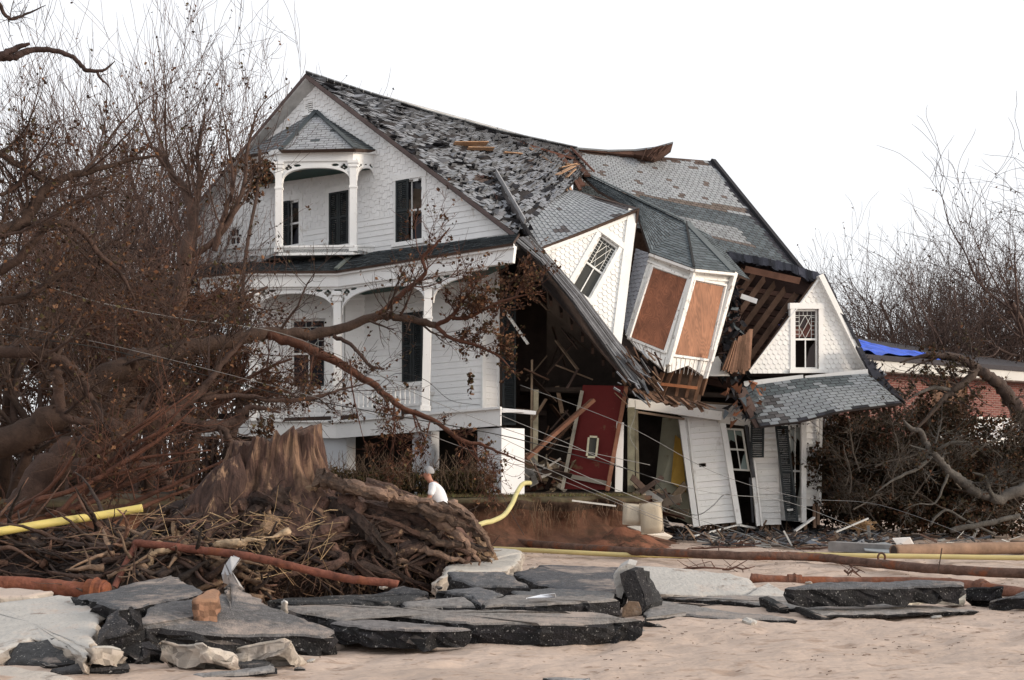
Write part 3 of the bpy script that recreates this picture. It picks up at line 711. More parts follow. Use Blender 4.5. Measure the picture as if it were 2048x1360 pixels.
# dark edge flap of R2 near the break and broken rafters in the tear
mb = MB((.085, .04, .028))
for (x0, y0, Y0, x1, y1, Y1, w) in ((1130, 300, 33.9, 1175, 352, 33.2, .2), (1145, 298, 34, 1185, 340, 33.4, .22), (1120, 312, 33.4, 1165, 372, 32.6, .16), (1040, 285, 33.1, 1150, 318, 33.6, .1), (1060, 296, 33, 1130, 345, 32.6, .08), (1140, 345, 32.5, 1160, 380, 32.2, .1), (1128, 350, 32.3, 1142, 382, 32, .08), (1040, 345, 32, 1130, 376, 31.8, .07), (1050, 362, 31.8, 1135, 380, 31.6, .06)):
    mb.bar(P(x0, y0, Y0-.1), P(x1, y1, Y1-.1), w, .05, roll=rnd(.5), c=shade((.085, .04, .028), rnd(.7, 1.5)) if w > .09 else (.34, .21, .13))
mb.build('broken_rafter', M['wood'], H)

# ---- first dormer (tilted triangle with leaded window)
d0, d1, d2 = P(1274, 423, 29.6), P(1084, 500, 28.7), P(1241, 694, 28.5)
vback = P(990, 350, 31.0); tback = P(1140, 378, 32.2)
def d1c(s, t):
    if t < .06 and s > .4 or nz(s*12, t*8, 1, 11) > .52: return shade((.085, .075, .075), rnd(.8, 1.2))
    return shade((.285, .30, .315), rnd(.92, 1.08))
def d1m(s, t): return False
lfD = [d1+Vector((-.06, -.08, .02)), d0+Vector((.05, -.12, .05)), tback, vback]
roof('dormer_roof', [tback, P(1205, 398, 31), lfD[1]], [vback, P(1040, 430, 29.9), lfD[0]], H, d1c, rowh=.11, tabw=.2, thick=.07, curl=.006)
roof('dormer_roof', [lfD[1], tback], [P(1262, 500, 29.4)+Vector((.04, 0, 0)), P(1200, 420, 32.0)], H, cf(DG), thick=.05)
# folded sheet of roofing standing in the valley left of the dormer
mb = MB((.13, .12, .12)); v_ = [P(975, 338, 30.9), P(1005, 395, 30.1), P(1040, 450, 29.3), P(1062, 482, 28.8)]
v2 = [P(992, 348, 30.7), P(1014, 392, 29.8), P(1050, 446, 29.0), P(1080, 492, 28.5)]
for i in range(3): mb.hexa([v_[i], v_[i+1], v2[i+1], v2[i], v_[i]+Vector((0, .1, -.1)), v_[i+1]+Vector((0, .1, -.1)), v2[i+1]+Vector((0, .1, -.1)), v2[i]+Vector((0, .1, -.1))], shade((.12, .11, .11), rnd(.6, 1.4)))
mb.bar(v2[0]+Vector((0, -.03, .05)), v2[2]+Vector((0, -.03, .03)), .03, .12, (.3, .3, .31))
for k in range(60):
    p = poly_at(v_, rnd(0, 1))+Vector((rnd(-.35, .2), rnd(.2), rnd(.1))); mb.face([p, p+rv(.16), p+rv(.16), p+rv(.1)], shade((.07, .04, .035) if rnd(0, 1) < .3 else BK, rnd(.6, 2)))
mb.build('valley_sheet', M['shingle'], H)
D = Fr(d2, P(1241, 694, 28.5)-P(1084, 500, 28.7), Vector(d0-d2)); D.U = (d2-d1).normalized()
# window axes in the dormer plane
wq = [D.px(1141, 574), D.px(1178, 601), D.px(1231, 494), D.px(1202, 467)]
DW = Fr(wq[0], wq[1]-wq[0], wq[3]-wq[0]); DW.n = D.n
rw = (0, (wq[1]-wq[0]).length, 0, (wq[3]-wq[0]).length)
tri = [DW.uv(1266, 430), DW.uv(1086, 502), DW.uv(1238, 690)]
wall('dormer_wall', DW, tri, [rw], 'fish', H, c=(.80, .79, .76))
window(DW, rw, H, 'lead', c=(.8, .79, .76), w=.1, glass=(.055, .055, .05))
mb = MB((.80, .79, .76))
def edge(mb, a, b, w, n, inward, t=.05, n0=0.0):
    iw = (inward-(b-a).normalized()*inward.dot((b-a).normalized())).normalized()*w
    mb.hexa([a+n*n0, b+n*n0, b+iw+n*n0, a+iw+n*n0, a+n*(n0+t), b+n*(n0+t), b+iw+n*(n0+t), a+iw+n*(n0+t)])
cen = (d0+d1+d2)/3
edge(mb, d0, d2, .22, D.n, cen-d0, .05); edge(mb, d0-(d0-d1).normalized()*.25, d1, .10, D.n, cen-d0, .04)
mb.build('rake_board', M['paint'], H)
mb = MB((.025, .02, .022)); edge(mb, d0+D.n*.05, d2+D.n*.05, .05, D.n, -(cen-d0), .04, -.25); mb.build('roof_edge', M['shingle'], H)

# ---- fallen eave: long ragged edge sloping down to the right
ev = [P(1028, 478, 28.35), P(1080, 520, 28.2), P(1145, 600, 28.1), P(1210, 690, 28.0), P(1262, 765, 27.9)]
ew = [P(1062, 470, 28.5), P(1092, 503, 28.5), P(1165, 585, 28.4), P(1238, 682, 28.35), P(1300, 752, 28.3)]
mb = MB()
for i in range(4):
    for k in range(7):
        a, b = ev[i].lerp(ew[i], k/7), ev[i].lerp(ew[i], (k+.8)/7); c_, d_ = ev[i+1].lerp(ew[i+1], (k+.8)/7), ev[i+1].lerp(ew[i+1], k/7)
        if i == 3: c_ += (c_-b)*rnd(-.1, .18); d_ += (d_-a)*rnd(-.1, .18)
        o_ = Vector((0, rnd(.012), rnd(.012))); mb.hexa([a+o_, b+o_, c_+o_, d_+o_, a+Vector((0, .1, -.05)), b+Vector((0, .1, -.05)), c_+Vector((0, .1, -.05)), d_+Vector((0, .1, -.05))], shade((.145, .15, .16) if k % 2 else (.085, .085, .09), rnd(.8, 1.25)))
mb.build('fallen_eave', M['wood'], H)
mb = MB()                                             # splinters at its lower end
for k in range(60):
    p = P(rnd(1225, 1310), rnd(690, 790), 27.95+rnd(.15)); d_ = Vector((rnd(.2, .5), rnd(.1), -rnd(.2, .6))); L = rnd(.2, .8)
    if p.z+ (p.x-2.2)*0 > 0: mb.bar(p, p+d_*L, rnd(.02, .07), .015, shade(random.choice([(.25, .26, .28), (.08, .045, .03), (.05, .035, .03), (.13, .08, .05)]), rnd(.7, 1.3)), roll=rnd(1))
mb.build('eave_splinter', M['wood'], H)['kind'] = 'stuff'
# underside of the fallen roof (dark boards) and rafters hanging inside
mb = MB((.045, .03, .024))
un = [P(1030, 510, 28.9), P(1262, 775, 28.9), P(1270, 700, 31.5), P(1010, 440, 32.5)]
mb.prism(un, Vector((.0, .0, .06)))
mb.build('roof_underside', M['wood'], H)
for k in range(11):
    t = (k+.5)/11; a = un[0].lerp(un[1], t)+Vector((0, .5, -.08)); b = un[3].lerp(un[2], t)+Vector((0, 0, -.08)); m_ = MB(shade((.08, .05, .038), rnd(.6, 1.4))); m_.bar(a, b, .06, .14); m_.build('rafter', M['wood'], H)

# ---- right bay dormer with boarded windows
tL, tM, tR = P(1300, 508, 29.7), P(1387, 541, 29.2), P(1469, 546, 29.9)
bL, bM, bR = P(1252, 668, 29.0), P(1336, 722, 28.5), P(1420, 722, 29.3)
PK = (.74, .72, .69)
def quadwall(name, q, parent, m='peel', c=PK, thick=.12):
    n = (q[1]-q[0]).cross(q[3]-q[0]).normalized(); n = n if n.y < 0 else -n
    mb = MB(c); mb.prism(q, -n*thick); return mb.build(name, M[m], parent), n
def bay(tl, tr, br_, bl_, board_px, wood):
    fr = Fr(bl_, br_-bl_, tl-bl_)
    tr = Vector(tr); k_ = fr.n.dot(fr.O-tr); tr = tr+fr.n*k_
    o, n = quadwall('boarded_bay', [bl_, br_, tr, tl], H); fr.n = n
    pts = [fr.px(*p)+n*.008 for p in board_px]
    mb = MB(wood); mb.prism(pts, n*.014); mb.build('plywood_sheet', M['ply'], o)
    mb = MB((.80, .78, .75))
    for a, b in ((0, 1), (1, 2), (2, 3), (3, 0)):
        d_ = (pts[b]-pts[a]).normalized(); oo = ((pts[a]+pts[b])/2-(pts[0]+pts[2])/2); oo = (oo-d_*oo.dot(d_)).normalized()*.045
        mb.bar(pts[a]+oo+n*.02-d_*.07, pts[b]+oo+n*.02+d_*(.07), .07, .05)
    mb.bar(tl+n*.03-(tl-bl_).normalized()*.05, tr+n*.03-(tr-br_).normalized()*.05, .12, .06)
    mb.bar(tl+n*.02-(tl-bl_).normalized()*.2, tr+n*.02-(tr-br_).normalized()*.2, .05, .04)
    mb.build('casing', M['peel'], o); return fr, n, o
f1, nn1, o1 = bay(tL, tM, bM, bL, [(1263, 675), (1328, 701), (1374, 560), (1307, 537)], (.22, .082, .042))
f2, nn2, o2 = bay(tM, tR, bR, bM, [(1348, 708), (1414, 717), (1446, 574), (1389, 563)], (.31, .145, .08))
mb = MB(PK); mb.bar(tM+Vector((0, -.06, 0)), bM+Vector((0, -.06, -.1)), .10, .08); mb.bar(tR+Vector((0, -.03, 0)), bR+Vector((0, -.03, -.0)), .12, .10); mb.build('corner_board', M['peel'], H)
for q, fr, nn in (([(1250, 668), (1336, 718), (1329, 742), (1270, 694)], f1, nn1), ([(1338, 716), (1420, 722), (1409, 754), (1375, 731), (1338, 745)], f2, nn2)):
    mb = MB(PK); mb.prism([fr.px(*p)+nn*.02 for p in q], -nn*.08)
    for k in range(9):
        a, b = fr.px(*[lerp(q[0][i], q[1][i], (k+.5)/9) for i in (0, 1)]), fr.px(*[lerp(q[-1][i], q[2][i], (k+.5)/9) for i in (0, 1)]); mb.bar(a+nn*.024, b+nn*.024, .012, .01, (.35, .32, .3))
    mb.build('bay_apron', M['peel'], H)
mb = MB((.78, .77, .74)); mb.bar(P(1428, 700, 29.0), P(1411, 757, 28.9), .12, .04); mb.build('loose_board', M['peel'], H)
# left cheek with fish-scale shingles
ck = Fr(P(1245, 690, 29.6), P(1252, 668, 29.05)-P(1235, 660, 30.6), P(1300, 508, 29.75)-P(1252, 668, 29.05)); ck = Fr(bL+Vector((-.02, .05, 0)), (bL-Vector((.9, -.9, 0)))-bL, tL-bL)
wall('bay_cheek', ck, [ck.uv(*q) for q in ((1303, 508), (1252, 668), (1246, 640), (1272, 497))], (), 'fish', H, c=(.42, .43, .47))
# bay roof facets
apx = P(1372, 446, 31.4); bk0 = P(1150, 338, 33.7); up_ = Vector((0, 0, .04))
e0, e1, e2, e3 = P(1268, 492, 30.3), P(1299, 505, 29.6), P(1388, 537, 29.05), P(1467, 545, 29.75)
GR = (.095, .112, .122)
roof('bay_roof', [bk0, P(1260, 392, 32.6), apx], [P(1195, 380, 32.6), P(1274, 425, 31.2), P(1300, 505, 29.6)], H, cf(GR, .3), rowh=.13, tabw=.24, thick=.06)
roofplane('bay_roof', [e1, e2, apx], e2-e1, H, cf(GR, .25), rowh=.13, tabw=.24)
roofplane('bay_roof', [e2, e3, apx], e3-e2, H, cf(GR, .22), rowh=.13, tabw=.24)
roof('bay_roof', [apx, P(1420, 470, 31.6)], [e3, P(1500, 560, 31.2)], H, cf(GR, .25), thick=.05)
mb = MB((.11, .125, .13)); mb.bar(apx+up_, e3+up_, .2, .03); mb.bar(apx+up_, e2+up_, .05, .03, (.03, .03, .03)); mb.bar(apx+up_, bk0+up_, .2, .03); mb.build('hip_cap', M['shingle'], H)
mb = MB((.78, .77, .74)); 
for a, b in ((e1, e2), (e2, e3)): mb.bar(a+Vector((0, -.02, -.05)), b+Vector((0, -.02, -.05)), .09, .06)
mb.build('bay_cornice', M['peel'], H)
# studs under the bay
for (x0, y0, x1, y1, w) in ((1326, 745, 1305, 800, .09), (1345, 740, 1322, 795, .07), (1362, 740, 1352, 792, .07), (1384, 745, 1372, 795, .07), (1402, 752, 1388, 805, .08), (1412, 755, 1402, 790, .06)):
    m_ = MB(shade((.16, .085, .05), rnd(.8, 1.3))); m_.bar(P(x0, y0, 29.0), P(x1, y1, 29.1), w, .09); m_.build('stud', M['wood'], H)
mb = MB((.30, .12, .055)); mb.bar(P(1322, 768, 28.92), P(1395, 776, 28.92), .02, .07); mb.build('stud_brace', M['wood'], H)
mb = MB((.11, .07, .05)); mb.prism([P(1318, 800, 29.2), P(1400, 806, 29.2), P(1412, 730, 29.2), P(1330, 735, 29.2)], Vector((0, .05, 0))); mb.build('inner_board', M['wood'], H)
# torn boards beneath
mb = MB()
for k in range(26):
    x = 1262+k*5.6; y = 782+ (k*1.1); L = rnd(12, 34)
    mb.bar(P(x, y-rnd(0, 6), 28.9+rnd(.1)), P(x+rnd(10, 34), y+L*.55, 28.6+rnd(.1)), rnd(.07, .13), .02, shade((.15, .085, .055), rnd(.5, 1.5)), roll=rnd(.5))
mb.build('torn_board', M['wood'], H)

# ---- open roof with bare rafters
o_tl, o_tr, o_br, o_bl = P(1462, 518, 32.2), P(1638, 549, 31.2), P(1494, 748, 30.9), P(1440, 735, 31.3)
mb = MB((.065, .035, .025)); bkv = Vector((-.15, 1.1, -.35))
nB = 16
for k in range(nB):
    t0, t1 = k/nB, (k+.86)/nB; a, b = o_tl.lerp(o_bl, t0), o_tr.lerp(o_br, t0); c_, d_ = o_tr.lerp(o_br, t1), o_tl.lerp(o_bl, t1)
    mb.hexa([a+bkv, b+bkv, c_+bkv, d_+bkv, a+bkv*1.04, b+bkv*1.04, c_+bkv*1.04, d_+bkv*1.04], shade((.085, .042, .03), rnd(.5, 1.4)))
mb.prism([o_tl+Vector((-.6, 1.5, .3)), o_tr+Vector((.0, 1.5, -.02)), o_br+Vector((0, 1.6, -.2)), o_bl+Vector((-.6, 1.6, 0))], Vector((0, .05, 0)), (.05, .028, .02))
mb.build('inner_lath', M['wood'], H)
for k in range(7):
    t = (k+.4)/7; a = o_tl.lerp(o_tr, t); b = o_bl.lerp(o_br, t)
    # rafters run down the slope
    b = a+(o_br-o_tr)*(.98 if k > 2 else .8); m_ = MB(shade((.14, .082, .055), rnd(.7, 1.3))); m_.bar(a+bkv*.35, b+bkv*.35, .07, .13); m_.build('rafter', M['wood'], H)
for t in (.22, .40, .63): 
    m_ = MB(shade((.08, .045, .033), rnd(.7, 1.3))); m_.bar(o_tl.lerp(o_bl, t)+bkv*.6, o_tr.lerp(o_br, t*.9)+bkv*.6, .08, .12); m_.build('purlin', M['wood'], H)
mb = MB((.7, .7, .7)); mb.bar(P(1482, 592, 31.2), P(1514, 603, 31.2), .02, .12); mb.build('metal_strap', M['metal'], H)
mb = MB((.12, .07, .05)); mb.bar(o_tr+Vector((-.02, -.03, -.05)), o_br+Vector((0, -.03, 0)), .07, .06); mb.build('rafter', M['wood'], H)
mb = MB((.17, .085, .055)); mb.bar(P(1490, 538, 31.7), P(1600, 562, 31.1), .02, .16); mb.build('purlin', M['wood'], H)
cap = [P(1452, 502, 32.4), P(1510, 512, 32), P(1565, 524, 31.6), P(1610, 537, 31.3), P(1650, 550, 31)]
mb = MB(BK)
mb.prism([poly_at(cap, 0)+Vector((0, .3, -.1)), poly_at(cap, 1)+Vector((-.1, .3, -.1)), poly_at(cap, 1)+Vector((-.3, .35, -.45)), poly_at(cap, 0)+Vector((.1, .35, -.75))], Vector((0, .1, 0)), (.05, .03, .025))
for i in range(40):
    t = i/40; p = poly_at(cap, t)+rv(.02); q = poly_at(cap, t+.05)+rv(.02); hgt = .20+.10*abs(nz(i*.3, 0, 1, 77))
    mb.hexa([p+Vector((0, -.12, -hgt)), q+Vector((0, -.12, -hgt*rnd(.8, 1.2))), q, p, p+Vector((0, .25, -hgt)), q+Vector((0, .25, -hgt)), q+Vector((0, .2, -.05)), p+Vector((0, .2, -.05))], shade((.035, .036, .045), rnd(.6, 2.0)))
mb.build('roof_edge', M['shingle'], H)
# heap of torn shingles between bay and rafters
mb = MB()
for k in range(420):
    y = rnd(560, 760); x = lerp(1462, 1440, (y-560)/200)+abs(random.gauss(0, 1))*lerp(4, 26, (y-560)/200); p = P(x, y, 30.6+rnd(.5))
    u_, w_ = rv().normalized()*rnd(.08, .22), rv().normalized()*rnd(.05, .12); mb.face([p-u_, p+w_, p+u_, p-w_], shade(random.choice([BK, BK, DG, (.10, .06, .05)]), rnd(.6, 1.6)))
mb.build('shingle_heap', M['shingle'], H)['kind'] = 'stuff'
mb = MB()
for k in range(16):
    x = 1450+k*2.6; mb.bar(P(x+14, 690-k*2+rnd(5), 30.0), P(x-6+k, 742+rnd(6), 29.9), .06, .02, shade((.20, .11, .07), rnd(.6, 1.4)))
mb.build('lath_fan', M['wood'], H)
mb = MB((.74, .73, .7)); mb.prism([P(1412, 722, 30.3), P(1436, 712, 30.3), P(1460, 752, 30.2), P(1410, 752, 30.2)], Vector((0, .08, 0))); mb.build('wall_scrap', M['paint'], H)

# ---- right gable with the leaded window
G = Fr(P(1494, 746, 30.5), P(1737, 745, 31.1)-P(1494, 747, 30.5), (0.0, .01, 1))
rg = G.rect(1587, 618, 1639, 738); rg = (rg[0]+.03, rg[1]-.03, rg[2], rg[3])
wall('gable_wall', G, [G.uv(*q) for q in ((1494, 747), (1637, 555), (1737, 746))], [rg], 'fish', H, c=(.78, .77, .745))
window(G, rg, H, 'lead', w=.12, glass=(.03, .02, .02), broken=.5, c=(.8, .79, .765), blind=((.20, .09, .075), .55, .9))
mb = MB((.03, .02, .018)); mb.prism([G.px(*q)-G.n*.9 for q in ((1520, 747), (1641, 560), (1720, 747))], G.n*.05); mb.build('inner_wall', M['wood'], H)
mb = MB((.80, .79, .765))
ga, gl, gr = G.px(1641, 549), G.px(1492, 748), G.px(1742, 754); gc = (ga+gl+gr)/3
edge(mb, ga, gr, .13, G.n, gc-ga, .16); edge(mb, ga-Vector((0, 0, .05)), gl, .02, G.n, gc-ga, .05)
for a, b in ((0, .48), (.5, 1.0)):
    p, q = P(1488, 770, 30.45).lerp(P(1735, 748, 30.2), a), P(1488, 770, 30.45).lerp(P(1735, 748, 30.2), b); mb.bar(p, q+Vector((0, 0, .03)), .14, .17)
mb.build('rake_board', M['paint'], H)
# its far slope seen edge-on, with dark torn felt
ra0, ra1 = P(1643, 547, 30.75), P(1756, 775, 30.9)
mb = MB((.035, .036, .045))
for i in range(14):
    p, q = ra0.lerp(ra1, i/14), ra0.lerp(ra1, (i+.97)/14); o_ = Vector((rnd(.015), 0, rnd(.015)))
    mb.hexa([p+o_, q+o_, q+o_+Vector((.09, .02, .0)), p+o_+Vector((.09, .02, .0)), p+Vector((.35, 3.2, 0)), q+Vector((.35, 3.2, 0)), q+Vector((.45, 3.2, 0)), p+Vector((.45, 3.2, 0))], shade((.035, .036, .045), rnd(.6, 1.8)))
mb.build('far_slope', M['shingle'], H)
fs = [P(1712, 690, 30.6), P(1757, 742, 30.5), P(1812, 805, 29.6), P(1752, 765, 30.0)]
mb = MB((.05, .05, .06)); mb.prism(fs, Vector((.05, .25, -.05)))
for k in range(50):
    p = fs[0].lerp(fs[1], rnd(0, 1)).lerp(fs[3].lerp(fs[2], rnd(0, 1)), rnd(0, 1))+Vector((0, -.03, .0)); mb.face([p, p+rv(.15), p+rv(.12)], shade(BK, rnd(.7, 3)))
mb.bar(P(1758, 738, 30.4), P(1772, 750, 30.3), .03, .04, (.7, .7, .7))
mb.build('far_slope', M['shingle'], H)

# ---- low hipped roof in front of the gable
def prc(s, t):
    if t < .3 and nz(s*8, t*4, 1, 20) > -.2 and not (.78 < s): return shade((.10, .115, .12), rnd(.8, 1.2))
    if t > .88 and nz(s*10, 0, 1, 21) > -.05: return shade(BK, rnd(.8, 1.8))
    if s < .2 and nz(s*14, t*8, 1, 22) > -.05: return shade((.09, .085, .085), rnd(.7, 1.3))
    return shade((.235, .25, .26), rnd(.88, 1.1))
pT = [P(1478, 775, 30.2), P(1600, 757, 30.1), P(1737, 747, 30.0), P(1748, 758, 29.95)]
pB = [P(1520, 853, 28.9), P(1600, 843, 28.8), P(1680, 822, 28.8), P(1804, 806, 29.2)]
roof('low_roof', pT, pB, H, prc, rowh=.12, tabw=.21, thick=.05, curl=.006, deck=(.03, .024, .024))
mb = MB((.10, .06, .045)); mb.prism([P(1700, 826, 29.6), P(1806, 810, 29.3), P(1790, 800, 30.4), P(1690, 815, 30.6)], Vector((0, 0, .04)))
for k in range(9): mb.bar(P(1700+k*11, 824-k*1.6, 29.5+rnd(.2)), P(1704+k*11, 832-k+rnd(4), 29.7), .05, .08)
mb.build('roof_underside', M['wood'], H)
mb = MB((.09, .06, .05)); mb.prism([P(1468, 775, 29.9), P(1490, 772, 30), P(1530, 853, 29), P(1512, 856, 29)], Vector((0, .15, 0)))
for k in range(46): p = P(rnd(1452, 1530), rnd(768, 850), 29.2+rnd(.3)); mb.face([p, p+rv(.2), p+rv(.2), p+rv(.1)], shade(random.choice([BK, DG, (.16, .07, .04)]), rnd(.6, 1.8)))
mb.build('torn_edge', M['shingle'], H)

# ---- collapsed ground floor on the right
def leanwall(name, q, parent, ex=.15, c=(.80, .79, .77), Y=(31, 31, 31, 31), hol=()):
    pts = [P(x, y, yy) for (x, y), yy in zip(q, Y)]
    fr = Fr(pts[0], pts[1]-pts[0], pts[3]-pts[0])
    wall(name, fr, [fr.uv(*p) for p in q], [fr.rect(*h) for h in hol], 'clap', parent, c=c, ex=ex, lip=.032); return fr
w1 = leanwall('leaning_wall', [(1400, 1051), (1475, 1044), (1440, 832), (1368, 834)], H, Y=(30.6, 30.7, 31.1, 31.0), hol=[(1398, 927, 1412, 934)])
mb = MB((.80, .79, .77)); c_ = [(1392, 1054, 30.5), (1362, 836, 30.95), (1478, 1048, 30.6), (1443, 834, 31.05)]
mb.bar(P(*c_[0]), P(*c_[1]), .14, .14); mb.bar(P(1402, 1052, 30.5), P(1376, 836, 30.95), .05, .05); mb.bar(P(*c_[2]), P(*c_[3]), .13, .12)
mb.bar(P(1255, 806, 30.3), P(1442, 832, 30.9), .1, .22); mb.bar(P(1255, 821, 30.25), P(1368, 838, 30.8), .06, .05, (.2, .14, .1))
mb.build('corner_board', M['paint'], H)
w1b = leanwall('upper_band_wall', [(1368, 835), (1500, 850), (1475, 812), (1300, 800)], H, Y=(31.05, 31.1, 31.0, 30.8), c=(.45, .44, .43))
w2 = leanwall('leaning_wall', [(1513, 1050), (1562, 1049), (1552, 850), (1498, 850)], H, Y=(31, 31, 31.2, 31.2))
w3 = leanwall('corner_wall', [(1608, 1012), (1641, 1012), (1644, 832), (1608, 835)], H, Y=(31.1, 31.3, 31.35, 31.15))
w4 = leanwall('window_wall', [(1552, 1040), (1612, 1042), (1612, 848), (1548, 850)], H, Y=(31.2, 31.2, 31.25, 31.25), hol=[(1577, 850, 1612, 1034)])
mb = MB((.80, .79, .77)); mb.bar(P(1499, 880, 30.95), P(1516, 1052, 30.8), .08, .1); mb.bar(P(1505, 890, 30.9), P(1524, 1052, 30.75), .04, .06)
mb.bar(P(1607, 838, 31.0), P(1607, 1045, 30.9), .12, .1); mb.bar(P(1642, 832, 31.2), P(1639, 1012, 31.15), .07, .07)
mb.bar(P(1575, 1038, 30.95), P(1612, 1040, 30.95), .1, .09)
mb.build('corner_board', M['paint'], H)
wf = Fr(P(1577, 1034, 31.12), P(1606, 1034, 31.12)-P(1577, 1034, 31.12), P(1577, 848, 31.2)-P(1577, 1034, 31.12))
wr3 = (0, (P(1606, 0, 31.12)-P(1579, 0, 31.12)).x, 0, (1034-850)*31.1/F)
window(wf, wr3, H, 'plain', broken=.5, glass=(.30, .32, .30), recess=.02, cas=False, c=(.72, .71, .68))
# leaning window frame, left
lw = Fr(P(1478, 1034, 30.9), P(1512, 1036, 30.9)-P(1478, 1034, 30.9), P(1449, 852, 31.15)-P(1478, 1034, 30.9))
window(lw, (0, .44, 1.15, 2.2), H, 'plain', broken=.5, glass=(.20, .25, .23), recess=-.02, cas=False, c=(.70, .68, .62))
mb = MB((.62, .60, .56)); mb.bar(P(1436, 838, 31.0), P(1500, 846, 31.0), .08, .18); mb.build('window_head', M['peel'], H)
s1 = Fr(P(1500, 915, 30.7), (1, 0, .0), (0.02, .02, 1)); shutter(s1, (0, .33, 0, .82), H, 0)
s2 = Fr(P(1571, 1042, 30.6), (1, 0, -.02), P(1549, 848, 30.9)-P(1571, 1042, 30.6)); shutter(s2, (0, .31, 0, 2.32), H, 0)
mb = MB((.5, .5, .48)); mb.bar(P(1574, 1020, 30.55), P(1586, 1019, 30.55), .03, .05); mb.build('shutter_hinge', M['metal'], H)
mb = MB((.05, .05, .055)); mb.bar(P(1492, 850, 30.9), P(1507, 955, 30.8), .07, .08); mb.bar(P(1500, 955, 30.9), P(1506, 1045, 30.9), .05, .05); mb.build('broken_shutter', M['shutter'], H)
# short studs showing beneath the siding
for x, y0, y1 in [(1418+9*k, 1046, 1062+rnd(6)) for k in range(7)]+[(1522+7*k, 1048, 1064+rnd(5)) for k in range(6)]+[(1610, 1040, 1068), (1628, 1012, 1056), (1636, 1010, 1050)]:
    m_ = MB(shade((.20, .13, .09), rnd(.6, 1.3))); m_.bar(P(x, y0-4, 31.2), P(x+rnd(3), y1, 31.1), .07, .09); m_.build('stud', M['wood'], H)
# interior: red room panel, posts, floors, dark back rooms
q = [(1126, 978), (1218, 980), (1253, 772), (1166, 770)]
rp_ = [P(x, y, Y) for (x, y), Y in zip(q, (29.4, 29.0, 29.2, 29.7))]
mb = MB((.125, .015, .014)); mb.prism(rp_, Vector((.03, .1, 0))); rw_ = mb.build('red_wall', M['plaster'], H)
mb = MB((.30, .27, .22)); mb.bar(P(1128, 950, 29.3), P(1222, 968, 28.95), .03, .10); mb.build('baseboard', M['paint'], rw_)
mb = MB((.34, .31, .25)); mb.bar(P(1124, 980, 29.3), P(1164, 782, 29.6), .08, .10); mb.build('door_frame', M['wood'], H)
mb = MB((.20, .09, .055)); mb.bar(P(1214, 982, 28.9), P(1253, 772, 29.1), .09, .1); mb.build('wall_edge', M['wood'], H)
mb = MB((.78, .77, .74)); mb.bar(P(1237, 984, 29.1), P(1240, 845, 29.2), .17, .14); mb.build('door_post', M['paint'], H)
for x0, y0, x1, y1, w, c_ in ((1262, 985, 1262, 815, .17, (.33, .31, .22)), (1276, 1000, 1272, 820, .08, (.25, .22, .15)), (1070, 958, 1072, 780, .12, (.42, .36, .25)), (1062, 950, 1064, 720, .05, (.30, .22, .15))):
    m_ = MB(c_); m_.bar(P(x0, y0, 30.0), P(x1, y1, 30.2), w, .1); m_.build('wall_stud', M['wood'], H)
m_ = MB((.16, .075, .045)); m_.bar(P(1052, 918, 28.2), P(1186, 800, 28.8), .2, .08); m_.build('fallen_beam', M['wood'], H)
mb = MB((.36, .34, .25)); mb.prism([P(1306, 1012, 31.2), P(1388, 1052, 30.9), P(1366, 838, 31.4), P(1325, 835, 31.9)], Vector((.1, .1, 0))); o = mb.build('plaster_panel', M['plaster'], H)
mb = MB((.42, .25, .05)); mb.prism([P(1342, 965, 31.0), P(1372, 985, 30.95), P(1364, 880, 31.1), P(1350, 870, 31.3)], Vector((0, -.012, 0))); mb.build('yellow_patch', M['plaster'], o)
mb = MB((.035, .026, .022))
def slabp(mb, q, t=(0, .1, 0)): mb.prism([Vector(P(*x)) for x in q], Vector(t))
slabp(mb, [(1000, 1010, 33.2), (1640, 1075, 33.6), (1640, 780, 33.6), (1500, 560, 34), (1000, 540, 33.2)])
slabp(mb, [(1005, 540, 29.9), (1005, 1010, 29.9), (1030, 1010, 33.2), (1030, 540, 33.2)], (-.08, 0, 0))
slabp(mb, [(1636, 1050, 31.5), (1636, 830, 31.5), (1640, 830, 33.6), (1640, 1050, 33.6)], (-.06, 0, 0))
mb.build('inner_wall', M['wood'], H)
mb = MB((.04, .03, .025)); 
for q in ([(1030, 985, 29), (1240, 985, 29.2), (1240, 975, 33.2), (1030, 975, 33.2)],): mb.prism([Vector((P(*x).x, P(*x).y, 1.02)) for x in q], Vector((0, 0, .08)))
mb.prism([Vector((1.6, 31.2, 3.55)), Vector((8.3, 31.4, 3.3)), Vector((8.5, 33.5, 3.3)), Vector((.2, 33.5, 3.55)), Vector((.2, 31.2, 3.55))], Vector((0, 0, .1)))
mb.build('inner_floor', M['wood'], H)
for k in range(26):
    x = rnd(1090, 1170); y = rnd(620, 930); L = rnd(.4, 1.3); a = P(x, y, 30.5+rnd(1.2)); d_ = Vector((rnd(1), rnd(.5), rnd(-1.2, .6))).normalized()
    m_ = MB()
    m_.bar(a, a+d_*L, rnd(.04, .14), .03, shade(random.choice([(.16, .09, .06), (.07, .045, .035), (.24, .17, .12)]), rnd(.5, 1.2)))
    m_.build('hanging_board', M['wood'], H)
mb = MB((.55, .54, .5)); mb.bar(P(1010, 622, 28.9), P(1056, 688, 28.7), .08, .05); mb.build('loose_board', M['paint'], H)
mb = MB((.55, .56, .58)); mb.bar(P(1003, 820, 27.6), P(1070, 826, 27.8), .15, .08); mb.bar(P(1003, 823, 27.55), P(1048, 822, 27.6), .1, .05, (.7, .7, .7)); mb.build('floor_edge_board', M['paint'], H)
